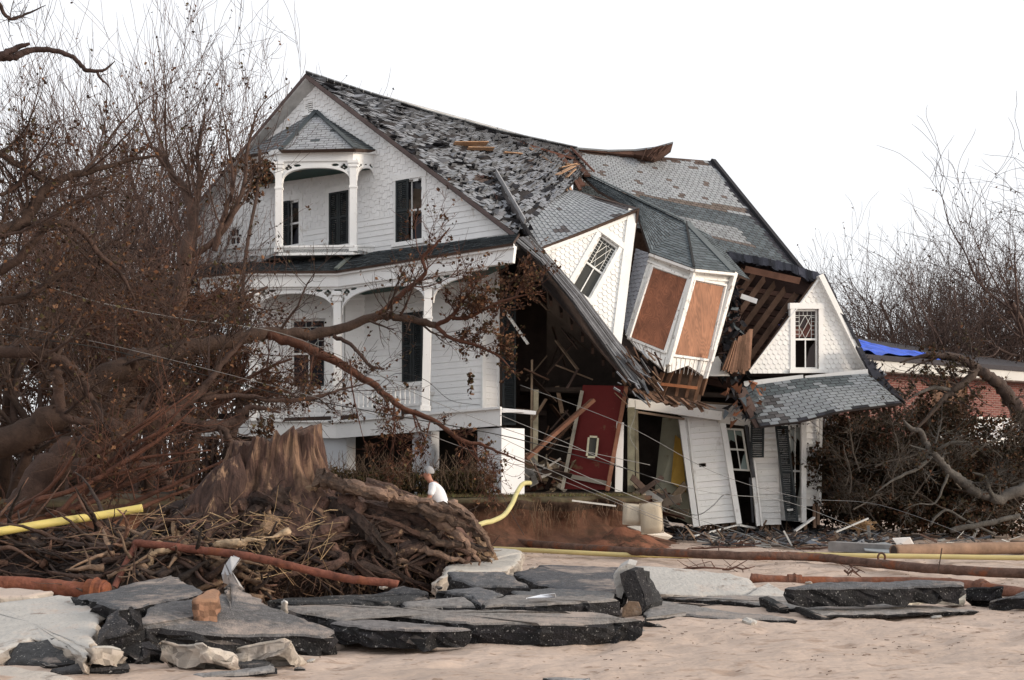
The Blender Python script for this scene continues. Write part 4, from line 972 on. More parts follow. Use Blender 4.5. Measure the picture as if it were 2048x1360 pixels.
# wreckage lying on the broken floors inside
mb = MB()
for k in range(150):
    x = rnd(1050, 1130) if k < 80 else rnd(1250, 1340); y = rnd(930, 985) if k < 80 else rnd(985, 1035)
    a = P(x, y, rnd(29, 31)); d_ = Vector((rnd(1), rnd(.6), rnd(-.3, .7))).normalized()
    mb.bar(a, a+d_*rnd(.1, .7), rnd(.03, .22), .02, shade(random.choice([(.2, .15, .1), (.07, .045, .035), (.35, .33, .3), (.12, .05, .035), (.28, .22, .16)]), rnd(.4, 1.1)), roll=rnd(3))
mb.build('wreckage', M['wood'], H)['kind'] = 'stuff'
tag(H, 'large white timber house with torn sagging grey roof, its right half collapsed'); H['category'] = 'house'

# ================================================================ GROUND
def gz(x, y):
    z = .07*nz(x, y, .35, 30)+.035*nz(x, y, 1.3, 31)+.02*nz(x*.6, y, 5, 32)-.022*abs(nz(x*.7, y, 8, 45))+.012*nz(x, y, 2.2, 46)-.09*max(0, nz(x, y*.8, 2.6, 35)-.22)-.03*abs(nz(x, y, 1.9, 39))
    if y > 60: z -= (y-60)*.004
    return z
def axis(dense0, dense1, step, lo, hi):
    a = []; v = dense0
    while v <= dense1: a.append(v); v += step
    g = step; v = dense1
    while v < hi: g *= 1.35; v += g; a.append(min(v, hi))
    g = step; v = dense0
    while v > lo: g *= 1.35; v -= g; a.insert(0, max(v, lo))
    return a
xs = axis(-8, 9.5, .08, -500, 500); ys = axis(8, 28, .075, -40, 900)
mb = MB((.46, .362, .298)); nx = len(xs)
for y in ys:
    for x in xs: mb.v.append((x, y, gz(x, y) if y < 300 else gz(x, 300)))
for j in range(len(ys)-1):
    for i in range(nx-1): a = j*nx+i; mb.f.append((a, a+1, a+nx+1, a+nx)); mb.c.append(mb.col)
tag(mb.build('sand', M['sand'], smooth=True), kind='structure')

# washed-out bank and the yard behind it
edge_pts = [(-70, 22), (-30, 22), (-10.6, 22), (-6.5, 23.2), (-4.6, 24.6), (-3.2, 25.6), (-1.3, 26.0), (.27, 26.5), (1.4, 27.0), (2.3, 27.3), (2.75, 27.9), (2.8, 29.5), (2.7, 33), (2.7, 36)]
E = catmull(edge_pts, 14)
prof = [(-3.0, 1.06), (-1.5, 1.07), (-.6, 1.07), (-.15, 1.06), (.04, 1.02), (.06, .95), (-.02, .88), (-.16, .76), (-.20, .6), (-.12, .42), (.08, .26), (.35, .13), (.75, .03), (1.2, -.12)]
mb = MB((.16, .075, .045)); m = len(prof)
for i, (x, y) in enumerate(E):
    a, b = E[max(0, i-1)], E[min(len(E)-1, i+1)]; t = Vector((b[0]-a[0], b[1]-a[1], 0)).normalized(); o = Vector((t.y, -t.x, 0))
    for j, (d, z) in enumerate(prof):
        k = nz(x*1.3, y*1.3+z*2.5, 1, 40)*.35+nz(x*5, y*5+z*6, 1, 41)*.10
        dd = d+(k if 4 <= j < 12 else 0); mb.v.append((x+o.x*dd, y+o.y*dd, z+(nz(x*2, y*2+d, 1, 42)*.06)))
for i in range(len(E)-1):
    for j in range(m-1):
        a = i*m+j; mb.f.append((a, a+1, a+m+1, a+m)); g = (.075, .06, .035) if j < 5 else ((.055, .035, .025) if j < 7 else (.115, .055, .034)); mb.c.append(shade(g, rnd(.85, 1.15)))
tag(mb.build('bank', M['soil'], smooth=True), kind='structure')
mb = MB((.07, .052, .033)); n_ = 40
for i, (x, y) in enumerate(E[:-14]):
    for j in range(12): mb.v.append((x-(.3 if x < 0 else .6), y+.25+(130-y)*(j/11)**3, 1.05+nz(x*2, y+j, .4, 43)*.05))
for i in range(len(E)-15):
    for j in range(11): a = i*12+j; mb.f.append((a, a+12, a+13, a+1)); mb.c.append(mb.col)
tag(mb.build('yard', M['brush'], smooth=True), kind='structure')
# clay spill at the foot of the bank
mb = MB((.20, .085, .05)); c0 = P(1255, 1080, 26.0); N1, N2 = 28, 12
for i in range(N1+1):
    for j in range(N2+1):
        a = -math.pi+2*math.pi*i/N1; r = j/N2; x = c0.x+math.cos(a)*r*1.15; y = c0.y+.5+math.sin(a)*r*.9
        mb.v.append((x, y, -.06+.5*(1-r)**1.2*(1+.3*nz(x*3, y*3, 1, 44))))
for i in range(N1):
    for j in range(N2): a = i*(N2+1)+j; mb.f.append((a, a+1, a+N2+2, a+N2+1)); mb.c.append(mb.col)
tag(mb.build('clay_heap', M['soil'], smooth=True), kind='structure')
# grass and roots hanging over the lip
mb = MB()
for i in range(2600):
    x = rnd(-4.5, 2.6); k = min(range(len(E)), key=lambda q: abs(E[q][0]-x)) if i % 12 == 0 else k
    p = Vector((E[k][0]+rnd(.25), E[k][1]-rnd(-.5, .12), 1.05)); q = p+Vector((rnd(.06), rnd(.06)-.02, rnd(.02, .09)))
    mb.face([p-Vector((.008, 0, 0)), p+Vector((.008, 0, 0)), q], shade((.13, .14, .05) if x > .6 else (.16, .115, .06), rnd(.5, 1.3)))
tag(mb.build('grass', M['grassy']), 'thin dry grass along the broken lip of the bank', 'grass', kind='stuff')
mb = MB((.09, .055, .035))
for i in range(150):
    x = rnd(-1.6, 2.4) if i % 3 else rnd(.3, 1.4); e = min(E, key=lambda q: abs(q[0]-x)); p = Vector((x, e[1]-.08, 1.0-rnd(0, .2))); pts = [p]
    L = rnd(.1, .45) if i % 3 else rnd(.3, .8)
    for k in range(5): p = p+Vector((rnd(.05), rnd(.03)-.015, -L/5)); pts.append(p)
    mb.tube(pts, [.007, .006, .005, .004, .003, .002], 3, shade((.11, .068, .042), rnd(.5, 1.6)))
tag(mb.build('hanging_roots', M['bark']), 'fine roots hanging from the washed out bank', 'roots', kind='stuff')

# hedge in front of the crawl space
def leafmass(mb, cen, rad, n, sz, cols, shell=.55):
    for i in range(n):
        d = rv().normalized(); r = rnd(shell, 1)**.7*(1+.22*nz(d.x*2+cen[0], d.z*2+d.y*3, 1, 50))
        mb.leaf(Vector((cen[0]+d.x*rad[0]*r, cen[1]+d.y*rad[1]*r, cen[2]+d.z*rad[2]*r)), sz*rnd(.6, 1.4), shade(random.choice(cols), rnd(.6, 1.4)))
GRN = [(.085, .070, .030), (.055, .052, .024), (.13, .08, .038), (.05, .036, .022)]
hd = thing('hedge', (P(820, 950, 26.8).x, 26.8, 1.05), 'long scrubby green-brown hedge between the piers and the bank', 'hedge')
mb = MB((.03, .022, .015)); lf_ = MB()
for k in range(46):
    x = lerp(P(655, 0, 26.6).x, P(985, 0, 26.8).x, (k+rnd(.5))/46); y = 26.75+rnd(.12)
    for q in range(3): mb.tube([(x, y, 1.0), (x+rnd(.08), y+rnd(.1), 1.25), (x+rnd(.2), y+rnd(.2), 1.5+rnd(.2))], [.014, .01, .004], 3)
    leafmass(lf_, (x, y, 1.34+.1*nz(x, 0, 1.2, 51)), (.26, .34, .36+.16*nz(x, 3, 2, 52)), 150, .05, GRN)
    for q in range(7): a_ = Vector((x+rnd(.2), y-.15+rnd(.2), 1.2)); mb.tube([a_, a_+Vector((rnd(.15), rnd(.1)-.05, rnd(.2, .4))), a_+Vector((rnd(.35), rnd(.2)-.1, rnd(.3, .85)))], [.008, .006, .003], 3, (.12, .08, .055))
mb.build('stems', M['bark'], hd); lf_.build('leaves', M['leaf'], hd)

# ================================================================ BROKEN PAVEMENT
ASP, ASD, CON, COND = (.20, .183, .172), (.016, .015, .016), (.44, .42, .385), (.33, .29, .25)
def slab(name, label, pts, thick, c=ASP, cs=ASD, m='asphalt', jag=.05, cat='slab', group='broken slabs of the washed out road', sub=.09, lean=0):
    V = [PZ(*p) for p in pts]; out = []
    # level the outline to its best plane so that the top is one broken sheet
    n_ = len(V); mx_, my_, mz_ = (sum(v[i] for v in V)/n_ for i in range(3)); sxx = sum((v.x-mx_)**2 for v in V); syy = sum((v.y-my_)**2 for v in V); sxy = sum((v.x-mx_)*(v.y-my_) for v in V)
    sxz = sum((v.x-mx_)*(v.z-mz_) for v in V); syz = sum((v.y-my_)*(v.z-mz_) for v in V); dt = sxx*syy-sxy*sxy+1e-6; ka, kb = (sxz*syy-syz*sxy)/dt, (syz*sxx-sxz*sxy)/dt
    for v in V: v.z = lerp(v.z, mz_+ka*(v.x-mx_)+kb*(v.y-my_), .85)
    for i in range(len(V)):
        a, b = V[i], V[(i+1) % len(V)]; n = max(1, int((b-a).length/sub))
        for k in range(n):
            p = a.lerp(b, k/n); s_ = jag if k else jag*.3; w_ = jag*1.6; out.append(p+Vector((rnd(s_)*.7+w_*nz(p.x, p.y, 1.6, 36), rnd(s_)*.7+w_*nz(p.x, p.y, 1.6, 37), rnd(.006)+.02*nz(p.x, p.y, 1.2, 38))))
    mb = MB(c); N = len(out); cen = sum(out, Vector())/N; rg_ = thick*.28
    def rough(p, k, f): return Vector((nz(p.x, p.y+p.z*2, f, 61), nz(p.x+p.z*2, p.y, f, 62), nz(p.x, p.z*2+p.y, f, 63)*.5))*k
    def low(q, f, s1): r_ = [p.lerp(cen, s1)+Vector((0, 0, -thick*f)) for p in out]; return [p+rough(p, rg_, 5)+rough(p, rg_*.7, 13)+rv(.008) for p in r_]
    thick = max(thick*.60, min(.19, mz_*.95))
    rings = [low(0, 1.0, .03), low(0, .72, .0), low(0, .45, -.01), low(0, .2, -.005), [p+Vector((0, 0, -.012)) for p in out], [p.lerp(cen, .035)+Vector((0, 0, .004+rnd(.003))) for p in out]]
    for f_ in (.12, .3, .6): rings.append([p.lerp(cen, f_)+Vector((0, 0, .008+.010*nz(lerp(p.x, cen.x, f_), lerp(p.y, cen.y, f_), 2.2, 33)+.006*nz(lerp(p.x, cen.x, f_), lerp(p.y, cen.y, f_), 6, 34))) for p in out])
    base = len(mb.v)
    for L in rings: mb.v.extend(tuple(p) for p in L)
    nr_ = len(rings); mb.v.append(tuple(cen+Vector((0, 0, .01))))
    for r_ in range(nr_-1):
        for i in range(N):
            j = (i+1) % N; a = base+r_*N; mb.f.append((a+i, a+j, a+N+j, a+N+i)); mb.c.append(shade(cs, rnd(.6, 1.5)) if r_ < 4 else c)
    for i in range(N): mb.f.append((base+(nr_-1)*N+i, base+(nr_-1)*N+(i+1) % N, base+nr_*N)); mb.c.append(c)
    o = mb.build(name, M[m], origin=(cen.x, cen.y, 0)); o.data.polygons.foreach_set('use_smooth', [i >= 5*N or m == 'concrete' for i in range(len(o.data.polygons))]); return tag(o, label, cat, group)
S = slab
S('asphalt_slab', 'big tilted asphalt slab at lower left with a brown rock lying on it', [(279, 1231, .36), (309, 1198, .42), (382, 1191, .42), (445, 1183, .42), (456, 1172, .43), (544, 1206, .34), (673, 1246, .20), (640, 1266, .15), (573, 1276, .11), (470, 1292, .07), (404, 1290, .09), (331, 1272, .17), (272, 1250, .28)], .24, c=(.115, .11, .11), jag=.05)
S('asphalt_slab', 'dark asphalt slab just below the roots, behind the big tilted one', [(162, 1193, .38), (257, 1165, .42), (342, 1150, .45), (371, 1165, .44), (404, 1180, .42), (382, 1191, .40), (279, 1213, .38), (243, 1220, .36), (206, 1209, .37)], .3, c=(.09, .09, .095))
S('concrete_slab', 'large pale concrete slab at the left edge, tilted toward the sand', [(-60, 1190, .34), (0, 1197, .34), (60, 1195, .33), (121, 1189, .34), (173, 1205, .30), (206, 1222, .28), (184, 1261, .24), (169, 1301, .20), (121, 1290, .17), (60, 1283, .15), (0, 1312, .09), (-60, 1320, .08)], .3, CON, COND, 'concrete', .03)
S('concrete_slab', 'flat sandy concrete slab beside the left rusty pipe', [(-60, 1172, .30), (0, 1176, .30), (107, 1186, .28), (60, 1193, .27), (-60, 1196, .27)], .25, (.46, .38, .33), COND, 'concrete', .03)
S('asphalt_slab', 'black rough asphalt piece at the bottom left corner below the concrete', [(4, 1323, .05), (29, 1283, .17), (99, 1281, .17), (169, 1301, .14), (162, 1323, .06), (88, 1332, .03)], .2, (.05, .05, .052))
S('asphalt_slab', 'rounded black asphalt lump between the pale concrete and the big slab', [(205, 1236, .34), (215, 1228, .36), (240, 1226, .36), (256, 1236, .34), (262, 1256, .27), (235, 1275, .2), (200, 1300, .1), (175, 1300, .12), (187, 1262, .26)], .28, (.035, .034, .037))
S('asphalt_chunk', 'small black asphalt spike standing on the left corner of the big slab', [(255, 1222, .46), (262, 1211, .5), (274, 1222, .46), (285, 1232, .42), (283, 1248, .36), (262, 1252, .36)], .4, (.016, .015, .017), jag=.05)
S('asphalt_chunk', 'crumbled black asphalt heap below the left corner of the big slab', [(235, 1268, .26), (300, 1262, .26), (333, 1300, .12), (318, 1312, .07), (283, 1330, .02), (262, 1312, .07), (240, 1300, .12)], .3, (.022, .02, .022), jag=.07, sub=.08)
S('rock', 'pale angular rock below the rounded asphalt lump', [(169, 1322, .08), (180, 1300, .2), (222, 1286, .24), (240, 1300, .18), (245, 1325, .06), (200, 1330, .05)], .2, CON, COND, 'concrete', .02, 'rock', sub=.05)
S('rock', 'long pale broken rock along the front edge of the big slab', [(323, 1285, .22), (353, 1273, .26), (408, 1294, .20), (482, 1308, .13), (456, 1323, .05), (342, 1320, .06)], .25, (.46, .41, .36), COND, 'concrete', .03, 'rock', sub=.05)
S('rock', 'rounded pale rock under the right front corner of the big slab', [(474, 1300, .14), (515, 1275, .24), (573, 1280, .23), (610, 1316, .06), (551, 1322, .04)], .25, (.44, .38, .32), COND, 'concrete', .02, 'rock', sub=.05)
S('asphalt_strip', 'thin dark asphalt strip half buried in sand at bottom left', [(99, 1338, .03), (176, 1325, .07), (257, 1330, .06), (261, 1338, .04), (121, 1345, .02)], .08, (.06, .058, .06), jag=.02)
S('asphalt_strip', 'small dark asphalt wedge in the sand below the pale rocks', [(450, 1330, .04), (507, 1312, .08), (551, 1330, .04), (500, 1334, .03)], .08, (.05, .05, .052), jag=.02)
S('asphalt_strip', 'thin grey asphalt sliver lowest in the sand below the pale rocks', [(385, 1350, .02), (551, 1333, .05), (551, 1340, .04), (404, 1356, .01)], .06, (.22, .21, .2), jag=.02)
S('concrete_slab', 'concrete edge cut off by the bottom left corner', [(-60, 1332, .04), (10, 1330, .05), (90, 1343, .04), (150, 1362, .02), (-60, 1375, .0)], .15, (.45, .4, .35), COND, 'concrete', .03)
S('rock', 'brown flat rock lying on the big tilted asphalt slab', [(384, 1203, .43), (412, 1184, .48), (430, 1176, .50), (439, 1184, .47), (434, 1203, .42)], .12, (.28, .16, .10), (.2, .11, .07), 'concrete', .01, 'rock', sub=.05)
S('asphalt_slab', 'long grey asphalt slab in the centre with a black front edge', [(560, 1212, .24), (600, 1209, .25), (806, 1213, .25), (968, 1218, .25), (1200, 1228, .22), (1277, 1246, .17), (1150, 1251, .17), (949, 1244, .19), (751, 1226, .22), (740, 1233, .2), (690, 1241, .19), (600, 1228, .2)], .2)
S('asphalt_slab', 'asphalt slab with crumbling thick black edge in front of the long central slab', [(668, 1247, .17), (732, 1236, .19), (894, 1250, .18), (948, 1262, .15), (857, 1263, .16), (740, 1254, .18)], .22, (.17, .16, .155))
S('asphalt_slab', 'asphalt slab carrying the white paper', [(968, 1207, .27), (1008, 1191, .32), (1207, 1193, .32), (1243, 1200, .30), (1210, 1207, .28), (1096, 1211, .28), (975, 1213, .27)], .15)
S('asphalt_slab', 'tilted asphalt slab right of the root mass, behind the paper', [(894, 1143, .42), (1015, 1143, .42), (1056, 1173, .30), (940, 1173, .30), (900, 1158, .36)], .15, (.10, .10, .105))
S('asphalt_slab', 'broad smooth dark asphalt slab left of the upright chunk', [(1034, 1144, .30), (1082, 1132, .32), (1242, 1132, .33), (1241, 1187, .22), (1173, 1190, .22), (1115, 1180, .24), (1041, 1155, .28)], .14, (.085, .085, .09))
S('asphalt_slab', 'small cracked asphalt slab at the tip of the roots', [(872, 1183, .30), (960, 1176, .33), (1004, 1190, .29), (964, 1214, .22), (930, 1195, .26)], .2, (.12, .12, .125))
S('asphalt_slab', 'sandy asphalt piece just left of the paper slab', [(800, 1205, .27), (927, 1195, .3), (956, 1214, .24), (806, 1213, .25)], .15, (.19, .18, .175))
S('asphalt_slab', 'black asphalt ledge along the foot of the root mass', [(540, 1200, .3), (600, 1198, .3), (750, 1190, .32), (856, 1192, .31), (857, 1201, .28), (784, 1208, .26), (600, 1210, .26)], .15, (.035, .035, .037))
S('asphalt_slab', 'small tilted black asphalt piece beside the bent pipe end', [(750, 1190, .31), (806, 1172, .38), (857, 1183, .36), (835, 1195, .3)], .15, (.05, .05, .053))
S('concrete_slab', 'pale concrete slab sloping under the tips of the roots', [(868, 1169, .3), (887, 1143, .36), (895, 1130, .38), (986, 1096, .42), (1041, 1099, .42), (1047, 1113, .38), (1015, 1140, .34), (900, 1144, .34)], .2, (.42, .39, .35), COND, 'concrete', .03)
S('asphalt_slab', 'asphalt slab between the central slab and the upright chunk', [(1020, 1180, .25), (1110, 1176, .27), (1225, 1186, .24), (1215, 1196, .22), (1030, 1196, .22)], .12, (.12, .12, .122))
S('concrete_slab', 'large tilted concrete slab right of the upright asphalt chunk', [(1268, 1131, .31), (1295, 1131, .31), (1395, 1139, .27), (1466, 1145, .24), (1500, 1160, .16), (1514, 1171, .12), (1492, 1189, .04), (1395, 1191, .03), (1312, 1190, .03)], .15, CON, COND, 'concrete', .03)
S('concrete_slab', 'small triangular concrete piece at the left end of the pipe by the slab', [(1490, 1192, .04), (1536, 1165, .14), (1590, 1192, .03)], .12, CON, COND, 'concrete', .02)
S('asphalt_slab', 'thick black asphalt slab with white concrete bottom beside the pipe at right', [(1570, 1175, .30), (1632, 1166, .33), (1860, 1162, .33), (1928, 1165, .32), (1930, 1171, .30), (1700, 1178, .28), (1590, 1181, .27)], .24, (.11, .11, .115), jag=.02)
S('concrete_slab', 'white broken underlayer below the thick black slab at right', [(1715, 1195, .10), (1800, 1188, .13), (1928, 1182, .14), (1930, 1192, .11), (1850, 1200, .06), (1720, 1203, .06)], .15, (.5, .46, .38), (.5, .46, .38), 'concrete', .02)
S('asphalt_slab', 'flat asphalt sheet half covered in sand at right', [(1320, 1193, .075), (1500, 1191, .075), (1720, 1194, .07), (1851, 1213, .055), (1960, 1223, .03), (1760, 1228, .03), (1640, 1228, .045), (1590, 1215, .055), (1540, 1212, .05), (1480, 1204, .05), (1400, 1200, .05)], .06, (.23, .215, .205), jag=.04)
S('asphalt_slab', 'low tongue of asphalt in the sand right of the upright chunk', [(1290, 1198, .09), (1370, 1206, .08), (1470, 1222, .06), (1590, 1239, .03), (1450, 1236, .035), (1370, 1228, .045), (1290, 1234, .06)], .06, (.23, .215, .205), jag=.03)
S('asphalt_strip', 'black asphalt edge sticking up along a crack in the flat sheet', [(1515, 1193, .14), (1530, 1192, .14), (1578, 1214, .07), (1560, 1216, .06)], .1, (.03, .03, .03), jag=.02)
S('asphalt_strip', 'second black asphalt edge lower down the same crack', [(1590, 1216, .08), (1600, 1216, .08), (1660, 1236, .03), (1645, 1236, .03)], .08, (.03, .03, .03), jag=.015)
S('asphalt_strip', 'thin black asphalt edge in the sand below the upright chunk', [(1285, 1243, .07), (1300, 1243, .08), (1335, 1256, .03), (1318, 1257, .02)], .07, (.03, .03, .03), jag=.015)
S('asphalt_slab', 'grey asphalt slab cut off by the right edge', [(1979, 1203, .08), (2030, 1178, .22), (2090, 1170, .24), (2090, 1192, .16), (1996, 1209, .04)], .15, (.12, .12, .125), jag=.03)
S('asphalt_slab', 'crumbled black asphalt just left of the slab at the right edge', [(1935, 1180, .16), (1985, 1170, .24), (2010, 1176, .22), (1990, 1190, .12), (1950, 1197, .05)], .15, (.04, .04, .042), jag=.04)
S('rock', 'speckled grey stone cut off by the bottom edge of the picture', [(1085, 1362, .02), (1110, 1352, .06), (1150, 1351, .07), (1180, 1360, .03), (1170, 1372, .0)], .1, (.3, .3, .3), COND, 'concrete', .01, 'rock', sub=.05)
S('rock', 'small round stone in the sand in front of the upright chunk', [(1262, 1244, .06), (1266, 1238, .09), (1272, 1240, .08), (1274, 1250, .03), (1264, 1253, .02)], .06, (.36, .27, .2), COND, 'concrete', .005, 'rock', sub=.03)
S('rock', 'small white stone on the black ledge below the roots', [(562, 1206, .3), (568, 1202, .33), (576, 1204, .32), (574, 1209, .29)], .04, (.6, .58, .55), COND, 'concrete', .003, 'rock', sub=.03)
# small rubble, two prototypes copied
random.seed(21)
protoR = []
for k, (c_, cs_, m_) in enumerate(((ASP, ASD, 'asphalt'), (CON, COND, 'concrete'))):
    mb = MB(c_)
    for j in range(7):
        for i in range(12):
            a = 2*math.pi*i/12; e_ = -.9+2.3*j/6; d = Vector((math.cos(a)*math.cos(e_), math.sin(a)*math.cos(e_), math.sin(e_)*.5)); mb.v.append(tuple(d*.09*(1+.5*nz(d.x*2+k, d.y*2, 1.2, 64+k)+.2*nz(d.x*5, d.y*5+d.z*5, 1, 66))))
    for j in range(6):
        for i in range(12): a = j*12+i; b = j*12+(i+1) % 12; mb.f.append((a, b, b+12, a+12)); mb.c.append(cs_ if j < 3 else c_)
    mb.f.append(tuple(range(72, 84))); mb.c.append(c_); protoR.append(mb.build(('asphalt_chunk', 'concrete_chunk')[k], M[m_]))
for i in range(64):
    src = protoR[i % 2]; o = src if i < 2 else src.copy()
    if i >= 2: col.objects.link(o); ORG[o.name] = Vector()
    px, py = (rnd(0, 1320), rnd(1215, 1335)) if i % 3 else (rnd(560, 1950), rnd(1135, 1250)); py = max(py, 1215) if px < 700 else py
    if px > 640 and py > 1255: py = rnd(1195, 1255)
    p = PZ(px, py, .06); k = rnd(.25, .9); o.location = (p.x, p.y, gz(p.x, p.y)+.01+(.2 if 1140 < py < 1240 and 700 < px < 1240 else 0)); o.scale = (k*rnd(.7, 1.5), k*rnd(.7, 1.3), k*rnd(.6, 1.1)); o.rotation_euler = (rnd(.3), rnd(.3), rnd(3))
    tag(o, 'small crumb of black asphalt among the broken slabs' if i % 2 == 0 else 'small pale crumb of concrete among the broken slabs', 'crumb', 'crumbs of black asphalt' if i % 2 == 0 else 'crumbs of pale concrete')
# upright chunk
up = thing('asphalt_chunk', (P(1262, 1235, 13.6).x, 13.6, 0), 'upright black asphalt chunk with a pale concrete cap', 'slab', 'broken slabs of the washed out road')
def plate(px, Y, dep, c, m, name, jag=.02):
    V = []; 
    for i in range(len(px)):
        a, b = P(*px[i], Y), P(*px[(i+1) % len(px)], Y); n = max(1, int((b-a).length/.06))
        for k in range(n): V.append(a.lerp(b, k/n)+Vector((rnd(jag), rnd(.02), rnd(jag))))
    mb = MB(c); mb.prism(V, Vector(dep), c); return mb.build(name, M[m], up)
plate([(1243, 1150), (1256, 1138), (1270, 1143), (1283, 1178), (1290, 1215), (1280, 1236), (1262, 1240), (1252, 1200)], 13.5, (.1, .16, .02), (.022, .021, .023), 'asphalt', 'plate')
plate([(1262, 1142), (1276, 1147), (1298, 1190), (1304, 1222), (1296, 1236), (1286, 1205), (1272, 1165)], 13.62, (.14, .25, .0), (.03, .029, .031), 'asphalt', 'plate')
plate([(1228, 1150), (1236, 1136), (1256, 1128), (1270, 1132), (1262, 1150), (1248, 1175), (1244, 1200), (1232, 1192)], 13.7, (.05, .3, .03), (.44, .42, .39), 'concrete', 'cap', .01)
plate([(1244, 1215), (1258, 1203), (1276, 1206), (1284, 1228), (1262, 1238), (1246, 1232)], 13.45, (.02, .15, 0), (.20, .14, .10), 'concrete', 'cap', .01)

# ================================================================ PIPES AND HOSES
def path(pl, n=8): return [P(x, y, Y) for x, y, Y in catmull(pl, n)]
def floorY(py, z=.08): return (CZ-z)*F/(py-HY)
def pipe(name, label, pl, r, c, m='rust', couplings=(), group=None, cat='pipe', lump=0, k=14):
    pts = path(pl)
    if m == 'rust': pts = [p+Vector((0, 0, .012*nz(i*.8, 0, 1, 67))) for i, p in enumerate(pts)]
    t = thing(name, (pts[0].x, pts[0].y, 0), label, cat, group)
    mb = MB(c); mb.tube(pts, [r*(1+lump*nz(i*.7, 0, 1, 60)) for i in range(len(pts))], k)
    mb.build('pipe_body', M[m], t, smooth=True)
    for f in couplings:
        p = poly_at(pts, f); q = poly_at(pts, min(1, f+.01)); d = (q-p).normalized(); mb = MB(shade(c, .8))
        mb.tube([p-d*.10, p-d*.095, p-d*.03, p, p+d*.03, p+d*.095, p+d*.1], [r*1.05, r*1.35, r*1.35, r*1.65, r*1.35, r*1.35, r*1.05], 14); mb.build('coupling', M[m], t, smooth=False)
    return t
RU = (.115, .066, .050)
G1 = 'rusty pipes lying on the sand'
lp_ = [(x, y, (CZ-z)*F/(y-HY)) for x, y, z in ((975, 1078, .14), (1130, 1093, .12), (1260, 1102, .13), (1350, 1106, .15), (1470, 1111, .14), (1560, 1112, .14), (1640, 1115, .12), (1720, 1124, .1), (1850, 1136, .1), (1960, 1143, .1), (2130, 1151, .1))]
t = pipe('rusty_pipe', 'longest brown rusty pipe, running from the roots to the right edge', lp_, .072, RU, group=G1)
c_ = P(1763, 1117, 21.2); mb = MB((.07, .04, .03)); mb.tube([c_+Vector((.06*math.cos(a*.4-.6), 0, .07*math.sin(a*.4-.6)+.02)) for a in range(13)], .018, 6); mb.build('shackle', M['rust'], t)
pipe('rusty_pipe', 'orange rusty pipe with two flanged couplings behind the black slab at right', [(1500, 1156, 17.9), (1575, 1162, 17.8), (1700, 1164, 17.8), (1800, 1164, 17.6), (1915, 1168, 17.2), (2000, 1180, 16.3), (2110, 1196, 15.2)], .07, (.17, .08, .055), couplings=(.125, .68), group=G1)
pipe('rusty_pipe', 'short thick orange rusty pipe at the left edge', [(-60, 1163, 14.3), (60, 1170, 14.2), (150, 1178, 14.0), (215, 1180, 13.9)], .085, (.21, .075, .045), couplings=(.92,), group=G1)
t = pipe('rusty_pipe', 'thin bent rusty pipe lying across the roots', [(270, 1087, 14.6), (290, 1088, 14.5), (400, 1100, 14.3), (480, 1110, 14.1), (560, 1126, 14.0), (640, 1146, 14), (700, 1158, 13.9), (750, 1163, 13.9), (796, 1168, 13.9)], .045, (.16, .058, .038), group=G1, lump=.12)
mb = MB((.13, .05, .035)); mb.tube([P(274, 1088, 14.55), P(262, 1108, 14.5), P(245, 1140, 14.3), P(228, 1176, 14.1)], [.04, .038, .036, .036], 10); mb.build('broken_arm', M['rust'], t)
YL = (.56, .45, .14)
G2 = 'yellow hoses left by the flood'
pipe('yellow_hose', 'thick yellow hose rising from the left edge to the stump', [(-60, 1072, 15.0), (0, 1063, 15.2), (100, 1046, 15.6), (200, 1031, 16), (285, 1016, 16.2)], .052, YL, 'hose', group=G2, cat='hose')
pipe('yellow_hose', 'pale yellow hose curling down from the bank', [(1060, 966, 26.9), (1046, 968, 26.5), (1034, 985, 26.0), (1024, 1008, 25.5), (1008, 1030, 25.0), (985, 1042, 24.5), (962, 1048, 24.2), (915, 1072, 23.6), (850, 1096, 23.2), (780, 1104, 23.0)], .048, (.56, .50, .24), 'hose', group=G2, cat='hose')
pipe('yellow_hose', 'long thin yellow hose on the sand behind the longest rusty pipe', [(x, y, (CZ-z)*F/(y-HY)) for x, y, z in ((960, 1096, .1), (1050, 1100, .1), (1130, 1104, .09), (1260, 1110, .06), (1400, 1112, .03), (1500, 1109, .06), (1600, 1109, .11), (1700, 1111, .12), (1850, 1113, .12), (2120, 1117, .12))], .043, (.55, .45, .20), 'hose', group=G2, cat='hose')
# telephone pole lying at right
t = thing('fallen_pole', P(1680, 1100, 24.6), 'round timber pole lying on the sand in front of the brush', 'pole')
mb = MB((.24, .15, .10)); mb.tube(path([(1787, 1102, 22.9), (1850, 1100, 23.2), (1960, 1097, 23.7), (2120, 1094, 24.2)]), .115, 12); mb.build('shaft', M['wood'], t, smooth=True)
mb = MB((.05, .035, .03)); p = P(1787, 1102, 22.9); mb.tube([p+Vector((-.005, -.03, 0)), p+Vector((-.02, -.035, 0))], [.10, .06], 12); mb.build('rotten_end', M['wood'], t)

